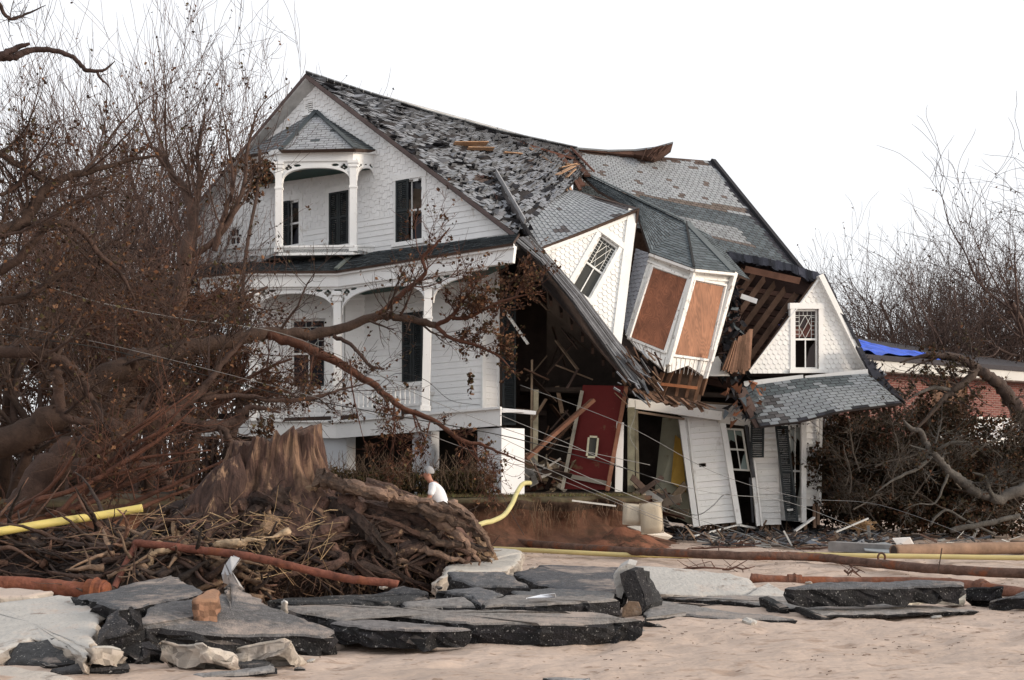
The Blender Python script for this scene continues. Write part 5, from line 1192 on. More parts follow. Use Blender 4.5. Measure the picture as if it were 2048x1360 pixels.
# ================================================================ FLAT DEBRIS
def board(name, label, a, b, w, h=.03, c=(.7, .7, .69), m='paint', roll=0, cat='board', group='boards washed out of the house'):
    A_, B_ = P(*a), P(*b); o0 = (A_.x, A_.y, min(A_.z, B_.z)); mb = MB(c); mb.bar(A_, B_, w, h, roll=roll); return tag(mb.build(name, M[m], origin=o0), label, cat, group)
def gp_(px, py, z=.06): v = PZ(px, py, z); return (px, py, v.y)
board('white_board', 'thin white strip of board in front of the leaning walls', gp_(1458, 1082), gp_(1665, 1087), .05, .05)
board('white_board', 'long white moulding resting under the leaning walls', gp_(1476, 1050, .3), gp_(1538, 1062, .1), .10, .05)
board('white_board', 'white board propped against the corner window', (1590, 1062, 30.2), (1628, 1035, 30.5), .08, .04)
board('white_board', 'thin white lath leaning out of the dead grass', (1672, 1064, 27.0), (1736, 1037, 27.2), .05, .03, (.5, .49, .46))
board('white_board', 'white pipe-like strip stuck in the bank below the grass', (1144, 1001, 26.4), (1232, 1012, 26.4), .035, .035, (.62, .6, .56))
board('white_board', 'pale lath crossing the debris below the first leaning wall', gp_(1388, 1072, .12), gp_(1475, 1050, .3), .05, .03)
board('wood_beam', 'grey weathered beam lying from the debris to the pole', gp_(1664, 1092, .12), gp_(1800, 1100, .1), .3, .18, (.22, .21, .20), 'wood', cat='beam')
board('wood_beam', 'thin dark stick stuck upright in the sand near the right edge', (1884, 1096, 17.9), (1876, 1146, 17.9), .012, .012, (.06, .04, .03), 'wood', cat='stick', group=None)
def sheet(name, label, pts, c, m='paint', cat='sheet', th=.02, group=None):
    V = [PZ(*p) for p in pts]; mb = MB(c); mb.prism(V, Vector((0, 0, -th))); o = min(V, key=lambda v: v.z); return tag(mb.build(name, M[m], origin=(o.x, o.y, 0)), label, cat, group)
sheet('foam_board', 'bright white rigid board lying in front of the brush pile', [(1785, 1076, .26), (1820, 1074, .28), (1828, 1089, .12), (1796, 1090, .12)], (.8, .8, .8), 'plaster', 'board')
sheet('paper', 'folded white paper lying on an asphalt slab', [(1052, 1196, .34), (1082, 1189, .36), (1110, 1186, .40), (1112, 1194, .35), (1086, 1193, .34)], (.85, .85, .86), 'fabric', 'paper', .006)
sheet('grey_sheet', 'flat grey metal sheet among the debris at right', [(1722, 1089, .15), (1770, 1084, .17), (1835, 1104, .1), (1800, 1108, .08), (1730, 1100, .1)], (.33, .35, .36), 'metal')
# litter of splintered wood under the collapsed walls (uncountable)
mb = MB()
for i in range(1500):
    px = rnd(1340, 1760) if i % 4 else rnd(1240, 2048); py = rnd(1056, 1092); p = PZ(px, py, .05)
    if px < 1420 and py > 1080: continue
    d = Vector((rnd(1), rnd(.5), rnd(-.08, .25))).normalized(); L = rnd(.06, .5); w = rnd(.01, .07)
    mb.bar(p, p+d*L, w, .015, shade(random.choice([(.13, .085, .06), (.06, .045, .038), (.04, .04, .045), (.34, .33, .31), (.20, .14, .10), (.09, .05, .035), (.05, .05, .055)]), rnd(.6, 1.4)), roll=rnd(1))
    if i % 9 == 0: q = p+Vector((0, 0, .05)); mb.face([q, q+Vector((rnd(.4), rnd(.3), rnd(.1))), q+Vector((rnd(.4), rnd(.3), rnd(.1))), q+Vector((rnd(.3), rnd(.3), 0))], shade((.06, .065, .075), rnd(.5, 2.2)))
tag(mb.build('debris', M['wood']), 'splintered wood and shingle litter strewn under the collapsed walls', 'debris', kind='stuff')
mb = MB()
for i in range(2600):
    px, py = rnd(0, 2048), 1085+260*rnd(0, 1)**2.2
    if nz(px*.006, py*.02, 1, 80) < .02: continue
    if px < 1000 and py < 1200: continue
    p = PZ(px, py, .012); p.z = gz(p.x, p.y)+.008; a = rnd(3.14); L = rnd(.008, .05)*(2.4 if py < 1130 else 1); d = Vector((math.cos(a), math.sin(a)*.5, rnd(.1)))
    mb.bar(p, p+d*L, rnd(.003, .009), .005, shade((.10, .065, .045), rnd(.5, 1.6)))
tag(mb.build('beach_litter', M['bark']), 'tiny twigs and dark crumbs scattered over the sand', 'litter', kind='stuff')
# a few larger sticks and tufts
for i, (x, y, L, lab) in enumerate(((1330, 1160, .3, 'small twig left of the concrete slab'), (1418, 1142, .9, 'forked dead twig on the sand between the two long pipes'), (1520, 1090, 1.6, 'long brown twig among the debris by the pipe'), (1255, 1094, .35, 'short dark stick above the longest pipe'), (1478, 1140, .5, 'ragged brown tuft above the orange pipe'), (1708, 1147, .3, 'dark lump of wood above the orange pipe'), (1650, 1098, 1.2, 'tangled root lying in front of the grey beam'), (1450, 1098, 1.3, 'red-brown stick lying beside the yellow hose'))):
    p = PZ(x, y, .05); pts = [p+Vector((L*(k/5-.5), rnd(.05), rnd(0, .06))) for k in range(6)]; mb = MB((.10, .05, .035)); mb.tube(pts, [.018, .02, .018, .014, .01, .005], 5)
    for k in range(5): q = pts[rnd(0, 5).__int__()]; mb.tube([q, q+Vector((rnd(.15), rnd(.1), rnd(.12))), q+Vector((rnd(.3), rnd(.1), rnd(.0, .2)))], [.01, .007, .003], 4)
    tag(mb.build('driftwood', M['bark'], origin=(p.x, p.y, 0)), lab, 'driftwood', 'sticks on the sand')
p = PZ(1075, 1275, .05); mb = MB((.15, .08, .05)); mb.tube([p+Vector((-.05, 0, .0)), p+Vector((0, 0, .03)), p+Vector((.04, 0, .02))], [.02, .05, .02], 8)
for k in range(8): mb.tube([p, p+Vector((rnd(-.2, .02), rnd(.05), rnd(.02)))], [.008, .002], 3)
tag(mb.build('driftwood', M['bark'], origin=(p.x, p.y, 0)), 'small knotted brown root on the sand below the central slab', 'driftwood', 'sticks on the sand')
for (x, y, h, lab) in ((1038, 1272, .2, 'short dry stalk standing just below the slab edge'), (1012, 1262, .12, 'curled dry stalk on the front edge of the central slab')):
    p = PZ(x, y, .02); mb = MB((.3, .2, .12)); mb.tube([p, p+Vector((.01, 0, h*.6)), p+Vector((.03, 0, h))], .005, 4); tag(mb.build('dry_stalk', M['bark'], origin=p), lab, 'stalk')

# beige cushions dumped at the foot of the bank
def cushion(label, q, Y, c):
    c0 = P(q[0], q[1], Y); w, h = q[2], q[3]; n = 10; mb = MB(c)
    for sgn in (-1, 1):
        b = len(mb.v)
        for i in range(n+1):
            for j in range(n+1):
                x, y = i/n*2-1, j/n*2-1; e = (max(0, 1-x**4)*max(0, 1-y**4))**.5
                p = Vector((x*w*(1-.04*y*y), 0, y*h*(1-.05*x*x))); p.y += sgn*.10*e+.012*nz(x*3, y*3, 1, 70+sgn)
                q_ = Matrix.Rotation(R(q[4]), 3, 'Y') @ p; q_ = Matrix.Rotation(R(q[5]), 3, 'Z') @ q_; q_ = Matrix.Rotation(R(-14), 3, 'X') @ q_; mb.v.append(tuple(c0+q_))
        for i in range(n):
            for j in range(n): a = b+i*(n+1)+j; mb.f.append((a, a+1, a+n+2, a+n+1) if sgn > 0 else (a, a+n+1, a+n+2, a+1)); mb.c.append(c)
    t = thing('cushion', (c0.x, c0.y, c0.z-h), label, 'cushion', 'cushions dumped by the bank'); mb.build('cover', M['fabric'], t, smooth=True)
    mb = MB(shade(c, .8)); m_ = [Vector((x*w, 0, y*h)) for x, y in ((-1, -1), (1, -1), (1, 1), (-1, 1), (-1, -1))]
    m_ = [c0+(Matrix.Rotation(R(-14), 3, 'X') @ (Matrix.Rotation(R(q[5]), 3, 'Z') @ (Matrix.Rotation(R(q[4]), 3, 'Y') @ p_))) for p_ in m_]; mb.tube(m_, .012, 5); mb.build('piping', M['fabric'], t)
cushion('left of the two stained beige cushions at the foot of the bank', (1266, 1029, .21, .22, 3, 10), 26.2, (.46, .40, .32))
cushion('right and taller of the two stained beige cushions at the foot of the bank', (1303, 1036, .22, .32, -3, -8), 26.0, (.44, .37, .28))
sheet('fabric_scrap', 'crumpled white cloth below the beige cushions', [(1254, 1052, .42), (1300, 1050, .44), (1345, 1072, .18), (1335, 1078, .12), (1290, 1066, .3)], (.55, .5, .44), 'fabric', 'cloth', .02)
# plastic bag caught on the roots
bagp = [(462, 1112), (480, 1116), (468, 1135), (456, 1150), (470, 1165), (482, 1178), (460, 1172), (446, 1165), (443, 1148), (450, 1128)]
mb = MB((.42, .42, .43)); V = [P(x, y, 13.75) for x, y in bagp]; cen = P(458, 1145, 13.6)
for i in range(len(V)): mb.face([V[i]+Vector((0, rnd(.05), 0)), V[(i+1) % len(V)], cen+rv(.04)]); mb.face([V[i]+Vector((0, .12, 0)), cen+Vector((0, .15, 0)), V[(i+1) % len(V)]])
tag(mb.build('plastic_bag', M['tarp'], origin=(cen.x, cen.y, .3)), 'pale grey plastic bag snagged on the roots above the big slab', 'bag')
# framed picture on the red wall
t = thing('framed_picture', P(1183, 905, 29.1), 'small picture in a pale frame hanging on the red wall', 'picture')
def fpx(x, y, d=0): return P(x, y, 29.1-d)
q = [fpx(1175, 912), fpx(1190, 913), fpx(1194, 876), fpx(1179, 875)]
mb = MB((.05, .05, .045)); mb.prism([p+Vector((0, -.04, 0)) for p in q], Vector((0, .02, 0))); mb.build('print', M['fabric'], t)
mb = MB((.42, .40, .30)); cc = sum(q, Vector())/4
for i in range(4): a, b = q[i], q[(i+1) % 4]; o = ((a+b)/2-cc).normalized()*.02; mb.bar(a+o+Vector((0, -.05, 0)), b+o+Vector((0, -.05, 0)), .045, .045)
mb.build('frame', M['wood'], t)

# ================================================================ PERSON half hidden behind the root mass
pc = P(874, 950, 24.3); X0 = pc.x
per = thing('person', (X0, 24.3, gz(X0, 24.3)-.02), 'person in white shirt stooping behind the root mass', 'person')
def skin(name, vs_, es, m, c, parent, lv=2):
    me = bpy.data.meshes.new(name); o0 = ORG[parent.name]; me.from_pydata([tuple(Vector(v[:3])) for v in vs_], es, [])
    o = bpy.data.objects.new(name, me); col.objects.link(o); o.parent = parent
    md = o.modifiers.new('s', 'SKIN'); sk = me.skin_vertices[0].data
    for i, v in enumerate(vs_): sk[i].radius = (v[3], v[4] if len(v) > 4 else v[3])
    sk[0].use_root = True; md.use_smooth_shade = True
    s2 = o.modifiers.new('d', 'SUBSURF'); s2.levels = lv; s2.render_levels = lv
    dg = bpy.context.evaluated_depsgraph_get(); me2 = bpy.data.meshes.new_from_object(o.evaluated_get(dg)); o.modifiers.clear(); o.data = me2
    at = me2.color_attributes.get('Col') or me2.color_attributes.new('Col', 'BYTE_COLOR', 'CORNER'); at.data.foreach_set('color', [c[0], c[1], c[2], 1.0]*len(me2.loops))
    me2.materials.clear(); me2.materials.append(M[m]); ORG[o.name] = o0; return o
# local coordinates: x along picture, stooping to the left (-x), z up
bv = [(.10, 0, .90, .13), (.06, 0, 1.06, .13), (0, 0, 1.20, .14), (-.07, 0, 1.33, .12), (-.11, 0, 1.40, .055), (-.15, 0, 1.46, .06), (-.19, 0, 1.53, .085), (-.20, 0, 1.60, .075),
      (.10, -.09, .86, .085), (.02, -.11, .46, .06), (.10, -.11, .09, .042), (-.05, -.12, .035, .035), (.10, .09, .86, .085), (.06, .11, .46, .06), (.16, .11, .09, .042), (.01, .12, .035, .035),
      (-.06, -.18, 1.33, .055), (-.14, -.24, 1.08, .042), (-.34, -.20, .98, .033), (-.42, -.19, .97, .035), (-.06, .18, 1.33, .055), (-.10, .25, 1.08, .042), (-.28, .22, .94, .033), (-.36, .21, .93, .035)]
be = [(0, 1), (1, 2), (2, 3), (3, 4), (4, 5), (5, 6), (6, 7), (0, 8), (8, 9), (9, 10), (10, 11), (0, 12), (12, 13), (13, 14), (14, 15), (3, 16), (16, 17), (17, 18), (18, 19), (3, 20), (20, 21), (21, 22), (22, 23)]
for hx, hy, hz, s_ in ((-.42, -.19, .97, 1), (-.36, .21, .93, -1)):
    r0 = 19 if s_ == 1 else 23
    for f in range(4):
        i = len(bv); y = (f-1.5)*.02; L = (.065, .075, .07, .055)[f]
        bv += [(hx-.04, hy+y, hz-.005, .010), (hx-.04-L*.6, hy+y*1.2, hz-.02, .009), (hx-.04-L, hy+y*1.2, hz-.045, .008)]; be += [(r0, i), (i, i+1), (i+1, i+2)]
    i = len(bv); bv += [(hx-.01, hy-.035*s_, hz, .011), (hx-.05, hy-.05*s_, hz-.02, .009)]; be += [(r0, i), (i, i+1)]
body = skin('body', bv, be, 'skin', (.42, .20, .14), per)
skin('shirt', [(.10, 0, .92, .155), (.06, 0, 1.06, .16), (0, 0, 1.20, .17), (-.065, 0, 1.33, .145), (-.10, 0, 1.40, .07), (-.06, -.18, 1.33, .075), (-.12, -.235, 1.14, .065), (-.06, .18, 1.33, .075), (-.09, .24, 1.14, .065)], [(0, 1), (1, 2), (2, 3), (3, 4), (3, 5), (5, 6), (3, 7), (7, 8)], 'fabric', (.78, .80, .84), per)
skin('trousers', [(.10, 0, .93, .150), (.10, -.09, .84, .105), (.02, -.11, .46, .08), (.10, -.11, .10, .065), (.10, .09, .84, .105), (.06, .11, .46, .08), (.16, .11, .10, .065)], [(0, 1), (1, 2), (2, 3), (0, 4), (4, 5), (5, 6)], 'fabric', (.05, .06, .09), per)
mb = MB((.30, .30, .31)); hc = Vector((X0-.18, 24.3, ORG[per.name].z+1.60)); hN, hM = 14, 7
for j in range(hM+1):
    for i in range(hN):
        a = 2*math.pi*i/hN; e_ = R(-18 if math.cos(a) > -.3 else 22)+(R(90)-R(-18 if math.cos(a) > -.3 else 22))*j/hM; rr_ = .112*(1+.05*rnd(1))
        mb.v.append((hc.x+.02+rr_*math.cos(e_)*math.cos(a), hc.y+rr_*.9*math.cos(e_)*math.sin(a), hc.z+rr_*math.sin(e_)))
for j in range(hM):
    for i in range(hN): a = j*hN+i; b = j*hN+(i+1) % hN; mb.f.append((a, b, b+hN, a+hN)); mb.c.append(mb.col)
mb.build('hair', M['fabric'], body, smooth=True)
mb = MB((.42, .20, .14)); f_ = hc+Vector((-.09, 0, -.05)); mb.prism([f_+Vector((0, -.018, .03)), f_+Vector((0, .018, .03)), f_+Vector((0, .02, -.02)), f_+Vector((0, -.02, -.02))], Vector((-.035, 0, -.015))); mb.build('nose', M['skin'], body)
for s_ in (-1, 1):
    mb = MB((.04, .03, .03)); q = f_+Vector((-.003, s_*.032, .025)); mb.tube([q+Vector((.01, 0, 0)), q+Vector((-.004, 0, 0))], .011, 8); mb.build('eye', M['skin'], body)
    mb = MB((.40, .19, .13)); q = hc+Vector((.015, s_*.088, -.05)); mb.tube([q+Vector((0, 0, .03)), q+Vector((.015, s_*.012, .0)), q+Vector((0, 0, -.03))], [.008, .014, .008], 6); mb.build('ear', M['skin'], body)
mb = MB((.20, .06, .05)); q = f_+Vector((-.004, 0, -.045)); mb.bar(q+Vector((0, -.025, 0)), q+Vector((0, .025, 0)), .012, .01); mb.build('mouth', M['skin'], body)
# ================================================================ STUMP AND ROOT MASS
def lerp3(a, b, t): t = min(1, t); return tuple(a[i]+(b[i]-a[i])*t for i in range(3))
SC = P(545, 960, 16.7); st = thing('tree_stump', (SC.x, SC.y, 0), 'huge sawn-off tree stump with its torn root mass standing bare on the sand', 'stump')
mb = MB((.065, .034, .025)); NS, NR = 180, 30
def stump_r(a, t):
    # t 0 = root flare, 1 = cut top
    ca, sa = math.cos(a), math.sin(a); f = 1-t
    r = .60+.05*math.cos(a-.4)+.20*f+1.0*f**2.4*(.45+.55*max(0, math.cos(a+.1)))
    r += (.06+.30*f*f)*nz(ca*1.9, sa*1.9, 1.3, 101)+.10*nz(ca*3.2, sa*3.2+t*.5, 1.6, 102)-.09*abs(nz(ca*5+t*.4, sa*5, 1.2, 96))-.05*abs(nz(ca*12, sa*12+t*1.5, 1.2, 97))+.05*nz(ca*4, sa*4+t*3, 1.5, 103)
    return r
for j in range(NR+1):
    t = j/NR
    for i in range(NS):
        a = 2*math.pi*i/NS; r = stump_r(a, t); top = 1.98+.13*math.cos(a)+.07*nz(math.cos(a)*14, math.sin(a)*14, 1, 104)+.16*nz(math.cos(a)*6, math.sin(a)*6, 1, 92)
        mb.v.append((SC.x+.02+r*math.cos(a)-.12*(1-t), SC.y+r*math.sin(a)*.85, .75+(top-.75)*t))
for j in range(NR):
    for i in range(NS): a = j*NS+i; b = j*NS+(i+1) % NS; mb.f.append((a, b, b+NS, a+NS)); mb.c.append(shade(lerp3((.06, .032, .024), (.20, .12, .075), max(0, nz(i*.35, j*.16, 1, 99)*1.5-.12)), 1+rnd(.12)))
b0_ = len(mb.v); mb.v.append((SC.x, SC.y, 1.93))
for i in range(NS): mb.f.append((NR*NS+i, NR*NS+(i+1) % NS, b0_)); mb.c.append((.10, .06, .045))
mb.build('trunk', M['stump'], st, smooth=True)
# second lower lobe on the left
mb = MB((.055, .031, .024)); LC = P(438, 960, 16.35)
for j in range(15):
    t = j/14
    for i in range(48):
        a = 2*math.pi*i/48; r = (.36+.34*(1-t)**1.7+.13*nz(math.cos(a)*2.5, math.sin(a)*2.5+t, 1.2, 93)-.08*abs(nz(math.cos(a)*7, math.sin(a)*7+t, 1, 105)))*(1-max(0, t-.6)**1.5*1.6)
        mb.v.append((LC.x+r*math.cos(a)+.12*t, LC.y+r*.8*math.sin(a), .8+(.88+.12*math.cos(a))*t))
for j in range(14):
    for i in range(48): a = j*48+i; b = j*48+(i+1) % 48; mb.f.append((a, b, b+48, a+48)); mb.c.append(mb.col)
mb.f.append(tuple(range(14*48, 15*48))); mb.c.append(mb.col)
mb.build('side_trunk', M['stump'], st, smooth=True)
EC = P(590, 1000, 16.9); EC.z = .27; ER = (2.0, 1.45, .90)
def ell(th, ph, k=1.0, C=EC, Rr=ER):
    # bigger and lower toward the right
    sx = 1+.10*math.cos(th); w = 1+.16*nz(math.cos(th)*2, math.sin(th)*2+ph*1.5, 1, 94)
    return Vector((C.x+Rr[0]*sx*k*w*math.cos(ph)*math.cos(th), C.y+Rr[1]*k*w*math.cos(ph)*math.sin(th), C.z+Rr[2]*k*w*math.sin(ph)))
def core(name, C, Rr, c, par, m='root'):
    mb = MB(c); A_, B_ = 60, 22
    for j in range(B_+1):
        for i in range(A_):
            p = ell(2*math.pi*i/A_, R(-35)+R(125)*j/B_, .93, C, Rr); mb.v.append(tuple(p+Vector((.05, .05, .07))*nz(p.x*3.5, p.y*3.5+p.z*4, 1, 95)))
    for j in range(B_):
        for i in range(A_): a = j*A_+i; b = j*A_+(i+1) % A_; mb.f.append((a, b, b+A_, a+A_)); mb.c.append(c)
    return mb.build(name, M[m], par, smooth=True)
core('root_ball', EC, ER, (.035, .022, .018), st)
rm = random.Random(3)
for i in range(250):
    mb = MB(); th = rm.uniform(-math.pi*1.02, .12) if i % 4 else rm.uniform(-.9, .25); ph = rm.uniform(.9, 1.25); phe = rm.uniform(-.45, .6); n = 22; pts = []; dth = rm.uniform(-.9, .9)+(.4 if -1.9 < th < -.5 else 0)
    r0 = rm.choice([.024, .032, .045, .06, .02, .085]); kk = rm.uniform(.93, 1.16); w1, w2 = rm.uniform(0, 6), rm.uniform(3, 8)
    for k in range(n):
        t = k/(n-1); p = ell(th+dth*t+.14*math.sin(w2*1.4*t+w1), lerp(ph, phe, t), kk+.05*math.sin(t*9+w1)+(.05*t if abs(th) < .9 else .02*t)); p += Vector((0, 0, .03*math.sin(t*14+w1))); pts.append(p)
    rad = [r0*(1.25-t_/n)**1.0*(1+.28*math.sin(t_*1.3+w1)+.3*rm.uniform(-1, 1)) for t_ in range(n)]; rad[-1] = .008
    cc = shade(rm.choice([(.05, .027, .020), (.024, .015, .013), (.075, .040, .028), (.036, .021, .016), (.20, .13, .08)]), rm.uniform(.7, 1.3))
    pts2 = [Vector(q) for q in catmull([tuple(p) for p in pts], 2)]; rad2 = [poly_r for r_ in rad for poly_r in (r_, r_)][:len(pts2)]
    mb.tube(pts2, rad2, 11, cc, rough=.10, flute=.26)
    for q in range(rm.randint(1, 4)):
        k = rm.randint(6, n-2); p = pts[k]; d = Vector((rm.uniform(-.6, 1), rm.uniform(-1, .2), rm.uniform(-.9, .3))).normalized(); L = rm.uniform(.15, .5)
        tw = [p]; 
        for s_ in range(6): d = (d+Vector((rm.uniform(-1, 1), rm.uniform(-1, 1), rm.uniform(-1, .8)))*.35).normalized(); tw.append(tw[-1]+d*L/6)
        mb.tube(tw, [rad[k]*.5*(1-s_/7) for s_ in range(7)], 7, cc, rough=.1, flute=.25)
    mb.build('root', M['root'], st, smooth=False)
# finger-like roots at the right tip
tips = [((900, 1010), (960, 1060), (988, 1105), .07), ((860, 1030), (930, 1085), (960, 1128), .06), ((820, 1060), (905, 1090), (984, 1098), .07), ((800, 1080), (880, 1110), (945, 1125), .05), ((840, 1005), (915, 1022), (970, 1064), .05), ((780, 1000), (900, 1040), (975, 1080), .08), ((740, 1100), (800, 1120), (838, 1150), .05), ((680, 1050), (700, 1120), (790, 1155), .06), ((810, 1000), (890, 1014), (945, 1040), .05), ((690, 972), (770, 988), (850, 1012), .09), ((640, 955), (700, 975), (770, 1000), .10)]
for a, b, c_, r in tips:
    mb = MB(shade((.11, .07, .05), rnd(.7, 1.5))); pl = [(a[0], a[1], 16.0), (b[0], b[1], 15.8), (c_[0], c_[1], 15.9)]; pts = [p+rv(.025) for p in path(pl, 10)]
    mb.tube(pts, [r*(1.15-i/len(pts))*(1+rnd(.12)) for i in range(len(pts))], 11, rough=.10, flute=.28); mb.build('root', M['root'], st, smooth=False)
mb = MB()
for i in range(2200):
    th = rnd(-math.pi, .3); ph = rnd(-.25, 1.2); p = ell(th, ph, rnd(.95, 1.12)); d = rv().normalized(); d.y -= .3; pts = [p]; L = rnd(.08, .45)
    for k in range(5): d = (d+rv(.5)+Vector((0, 0, -.18))).normalized(); pts.append(pts[-1]+d*L/5)
    mb.tube(pts, [.009*(1-k/6.5)*rnd(.6, 1.6) for k in range(6)], 3, shade(random.choice([(.06, .034, .025), (.16, .10, .06), (.03, .02, .016)]), rnd(.6, 1.5)))
o = mb.build('rootlets', M['bark'], st); o['kind'] = 'stuff'
# heap of brush, roots and reeds left of the stump
hp = thing('brush_heap', P(150, 1165, 15.2), 'dark heap of torn roots and sticks left of the stump above the rusty pipe', 'brush heap')
HC = P(120, 1000, 16.2); HC.z = .2; HR = (1.75, 1.2, .62)
core('core', HC, HR, (.028, .018, .015), hp)
mb = MB()
for i in range(420):
    p = ell(rnd(-math.pi, .2), rnd(-.2, 1.2), rnd(.92, 1.08), HC, HR); d = Vector((rnd(1), rnd(.6), rnd(.35))).normalized(); pts = [p]; L = rnd(.3, 1.1); r = rnd(.008, .045)
    for k in range(7): d = (d+rv(.22)).normalized(); pts.append(pts[-1]+d*L/7)
    mb.tube(pts, [r*(1-k/9) for k in range(8)], 5, shade(random.choice([(.06, .036, .028), (.10, .055, .038), (.035, .024, .02)]), rnd(.6, 1.5)), rough=.12)
HC2 = P(335, 1080, 15.0); HC2.z = .2; HR2 = (.95, .8, .55)
for i in range(330):
    p = ell(rnd(-math.pi, .6), rnd(-.3, 1.2), rnd(.93, 1.12), HC2, HR2); d = Vector((rnd(1), rnd(.5), rnd(.5)-.1)).normalized(); pts = [p]; L = rnd(.2, .8); r = rnd(.008, .05)
    for k in range(7): d = (d+rv(.3)).normalized(); pts.append(pts[-1]+d*L/7)
    mb.tube(pts, [r*(1-k/9) for k in range(8)], 6, shade(random.choice([(.06, .036, .028), (.10, .055, .038), (.16, .105, .07), (.035, .024, .02)]), rnd(.6, 1.5)), rough=.18)
mb.build('sticks', M['root'], hp, smooth=True)['kind'] = 'stuff'
core('core', HC2, HR2, (.03, .02, .016), hp)
mb = MB()
for i in range(170):
    px = rnd(200, 660); p = P(px, rnd(1020, 1150), rnd(14.7, 15.3)); d = Vector((rnd(1), rnd(.4), rnd(.55))).normalized(); L = rnd(.1, .6); r = rnd(.0025, .0055)
    mb.tube([p, p+d*L*.5+rv(.02), p+d*L], r, 4, shade(random.choice([(.42, .30, .17), (.30, .20, .11), (.18, .11, .07)]), rnd(.6, 1.3)))
mb.build('reeds', M['bark'], hp)['kind'] = 'stuff'
t = thing('driftwood', P(520, 1095, 14.6), 'bleached broken branch lodged in the roots above the bent pipe', 'driftwood', 'sticks on the sand')
mb = MB((.38, .28, .18)); mb.tube([p+rv(.02) for p in path([(430, 1090, 14.5), (480, 1085, 14.4), (530, 1075, 14.4), (575, 1066, 14.5)], 6)], [.03+.025*math.sin(i*.4) for i in range(19)], 8, rough=.15); mb.build('branch', M['root'], t, smooth=True)
mb = MB((.34, .24, .15)); mb.tube([p+rv(.02) for p in path([(300, 1130, 14.4), (305, 1110, 14.4), (330, 1100, 14.4), (360, 1098, 14.4)], 5)], .035, 8, rough=.15); mb.build('branch', M['root'], t, smooth=True)

# ================================================================ TREES
LV = [(.085, .040, .023), (.055, .030, .019), (.15, .078, .042), (.035, .022, .016), (.06, .048, .024), (.11, .062, .038)]
def grow(tr, tw, lf, p, d, L, r, lvl, mx, P_):
    n = max(3, int(4+L*P_.get('seg', 1.6))); n = min(n, 9); pts = [p]; ds = []
    wob = P_['wob']; up = P_['up']
    for i in range(n):
        d = (d+Vector((rnd(wob), rnd(wob), rnd(wob)+up))).normalized(); p = p+d*(L/n); pts.append(p); ds.append(d)
    tipr = r*(.30 if lvl else .45); rad = [lerp(r, tipr, i/n) for i in range(n+1)]
    mr = P_.get('minr', .0035); rad = [max(q, mr) for q in rad]
    if lvl >= mx: rad[-1] = mr*.5
    c = shade(P_['c'], rnd(.65, 1.35)); (tr if lvl == 0 else tw).tube(pts, rad, 8 if r > .07 else (5 if r > .02 else 3), c, rough=.06 if r > .05 else 0, cap=False)
    if lvl < mx:
        for k in range(P_['nch'][lvl]):
            i = rnd(.22 if lvl else P_.get('t0', .3), 1)*(n-1); j = int(i); q = pts[j].lerp(pts[j+1], i-j); an = R(rnd(22, P_.get('ang', 55))); ax = ds[j].orthogonal().normalized(); ax = Matrix.Rotation(rnd(math.pi), 3, ds[j]) @ ax
            nd = Matrix.Rotation(an, 3, ax) @ ds[j]; grow(tr, tw, lf, q, nd, L*rnd(.42, .68)*P_.get('lr', 1), max(.003, rad[j]*rnd(.42, .62)), lvl+1, mx, P_)
        if lvl and rnd(0, 1) < .8: grow(tr, tw, lf, p, d, L*rnd(.4, .6), max(.003, tipr), lvl+1, mx, P_)
    if lf is not None and lvl >= mx-P_.get('ll', 0) and rnd(0, 1) < P_.get('lp', 1):
        for k in range(P_.get('nl', 4)):
            q = random.choice(pts[1:])+rv(P_.get('ls', .07)*.8); lf.leaf(q, P_.get('ls', .07)*rnd(.6, 1.3), shade(random.choice(P_.get('lc', LV)), rnd(.6, 1.4)))
def limb(tr, tw, lf, pl, P_, sprout=10, mx=2, L=1.2, rough=.07, upw=.3, side=None):
    """traced limb: (px, py, Y, radius)"""
    cp = catmull(pl, 6); pts = [P(a, b, Y)+rv(.3*r) for a, b, Y, r in cp]; rad = [c_[3] for c_ in cp]
    tr.tube(pts, rad, 9 if rad[0] > .05 else 6, shade(P_['c'], rnd(.9, 1.15)), rough=rough)
    for k in range(sprout):
        i = int(rnd(len(pts)*.12, len(pts)-2)); d = (pts[i+1]-pts[i]).normalized(); ax = Matrix.Rotation(rnd(math.pi), 3, d) @ d.orthogonal().normalized()
        nd = (Matrix.Rotation(R(rnd(30, 75)), 3, ax) @ d)+Vector((0, 0, upw)); grow(tr, tw, lf, pts[i], nd.normalized(), L*rnd(.5, 1.3), max(.005, min(.03, rad[i]*.4)), 1, mx, P_)
BKc = (.056, .034, .026)
PB = dict(wob=.24, up=.05, nch=(0, 5, 4, 2), c=BKc, nl=3, ls=.056, lp=.30, ang=68)
def tree_thing(name, base, label, cat, group=None):
    return thing(name, base, label, cat, group), MB(BKc), MB(BKc), MB((.1, .06, .04))
def fin(t, tr, tw, lf, smooth=True):
    tr.build('trunk', M['bark'], t, smooth=smooth)
    if tw.f: tw.build('branches', M['bark'], t)
    if lf.f: lf.build('leaves', M['leaf'], t)
G3 = 'storm-felled trees'
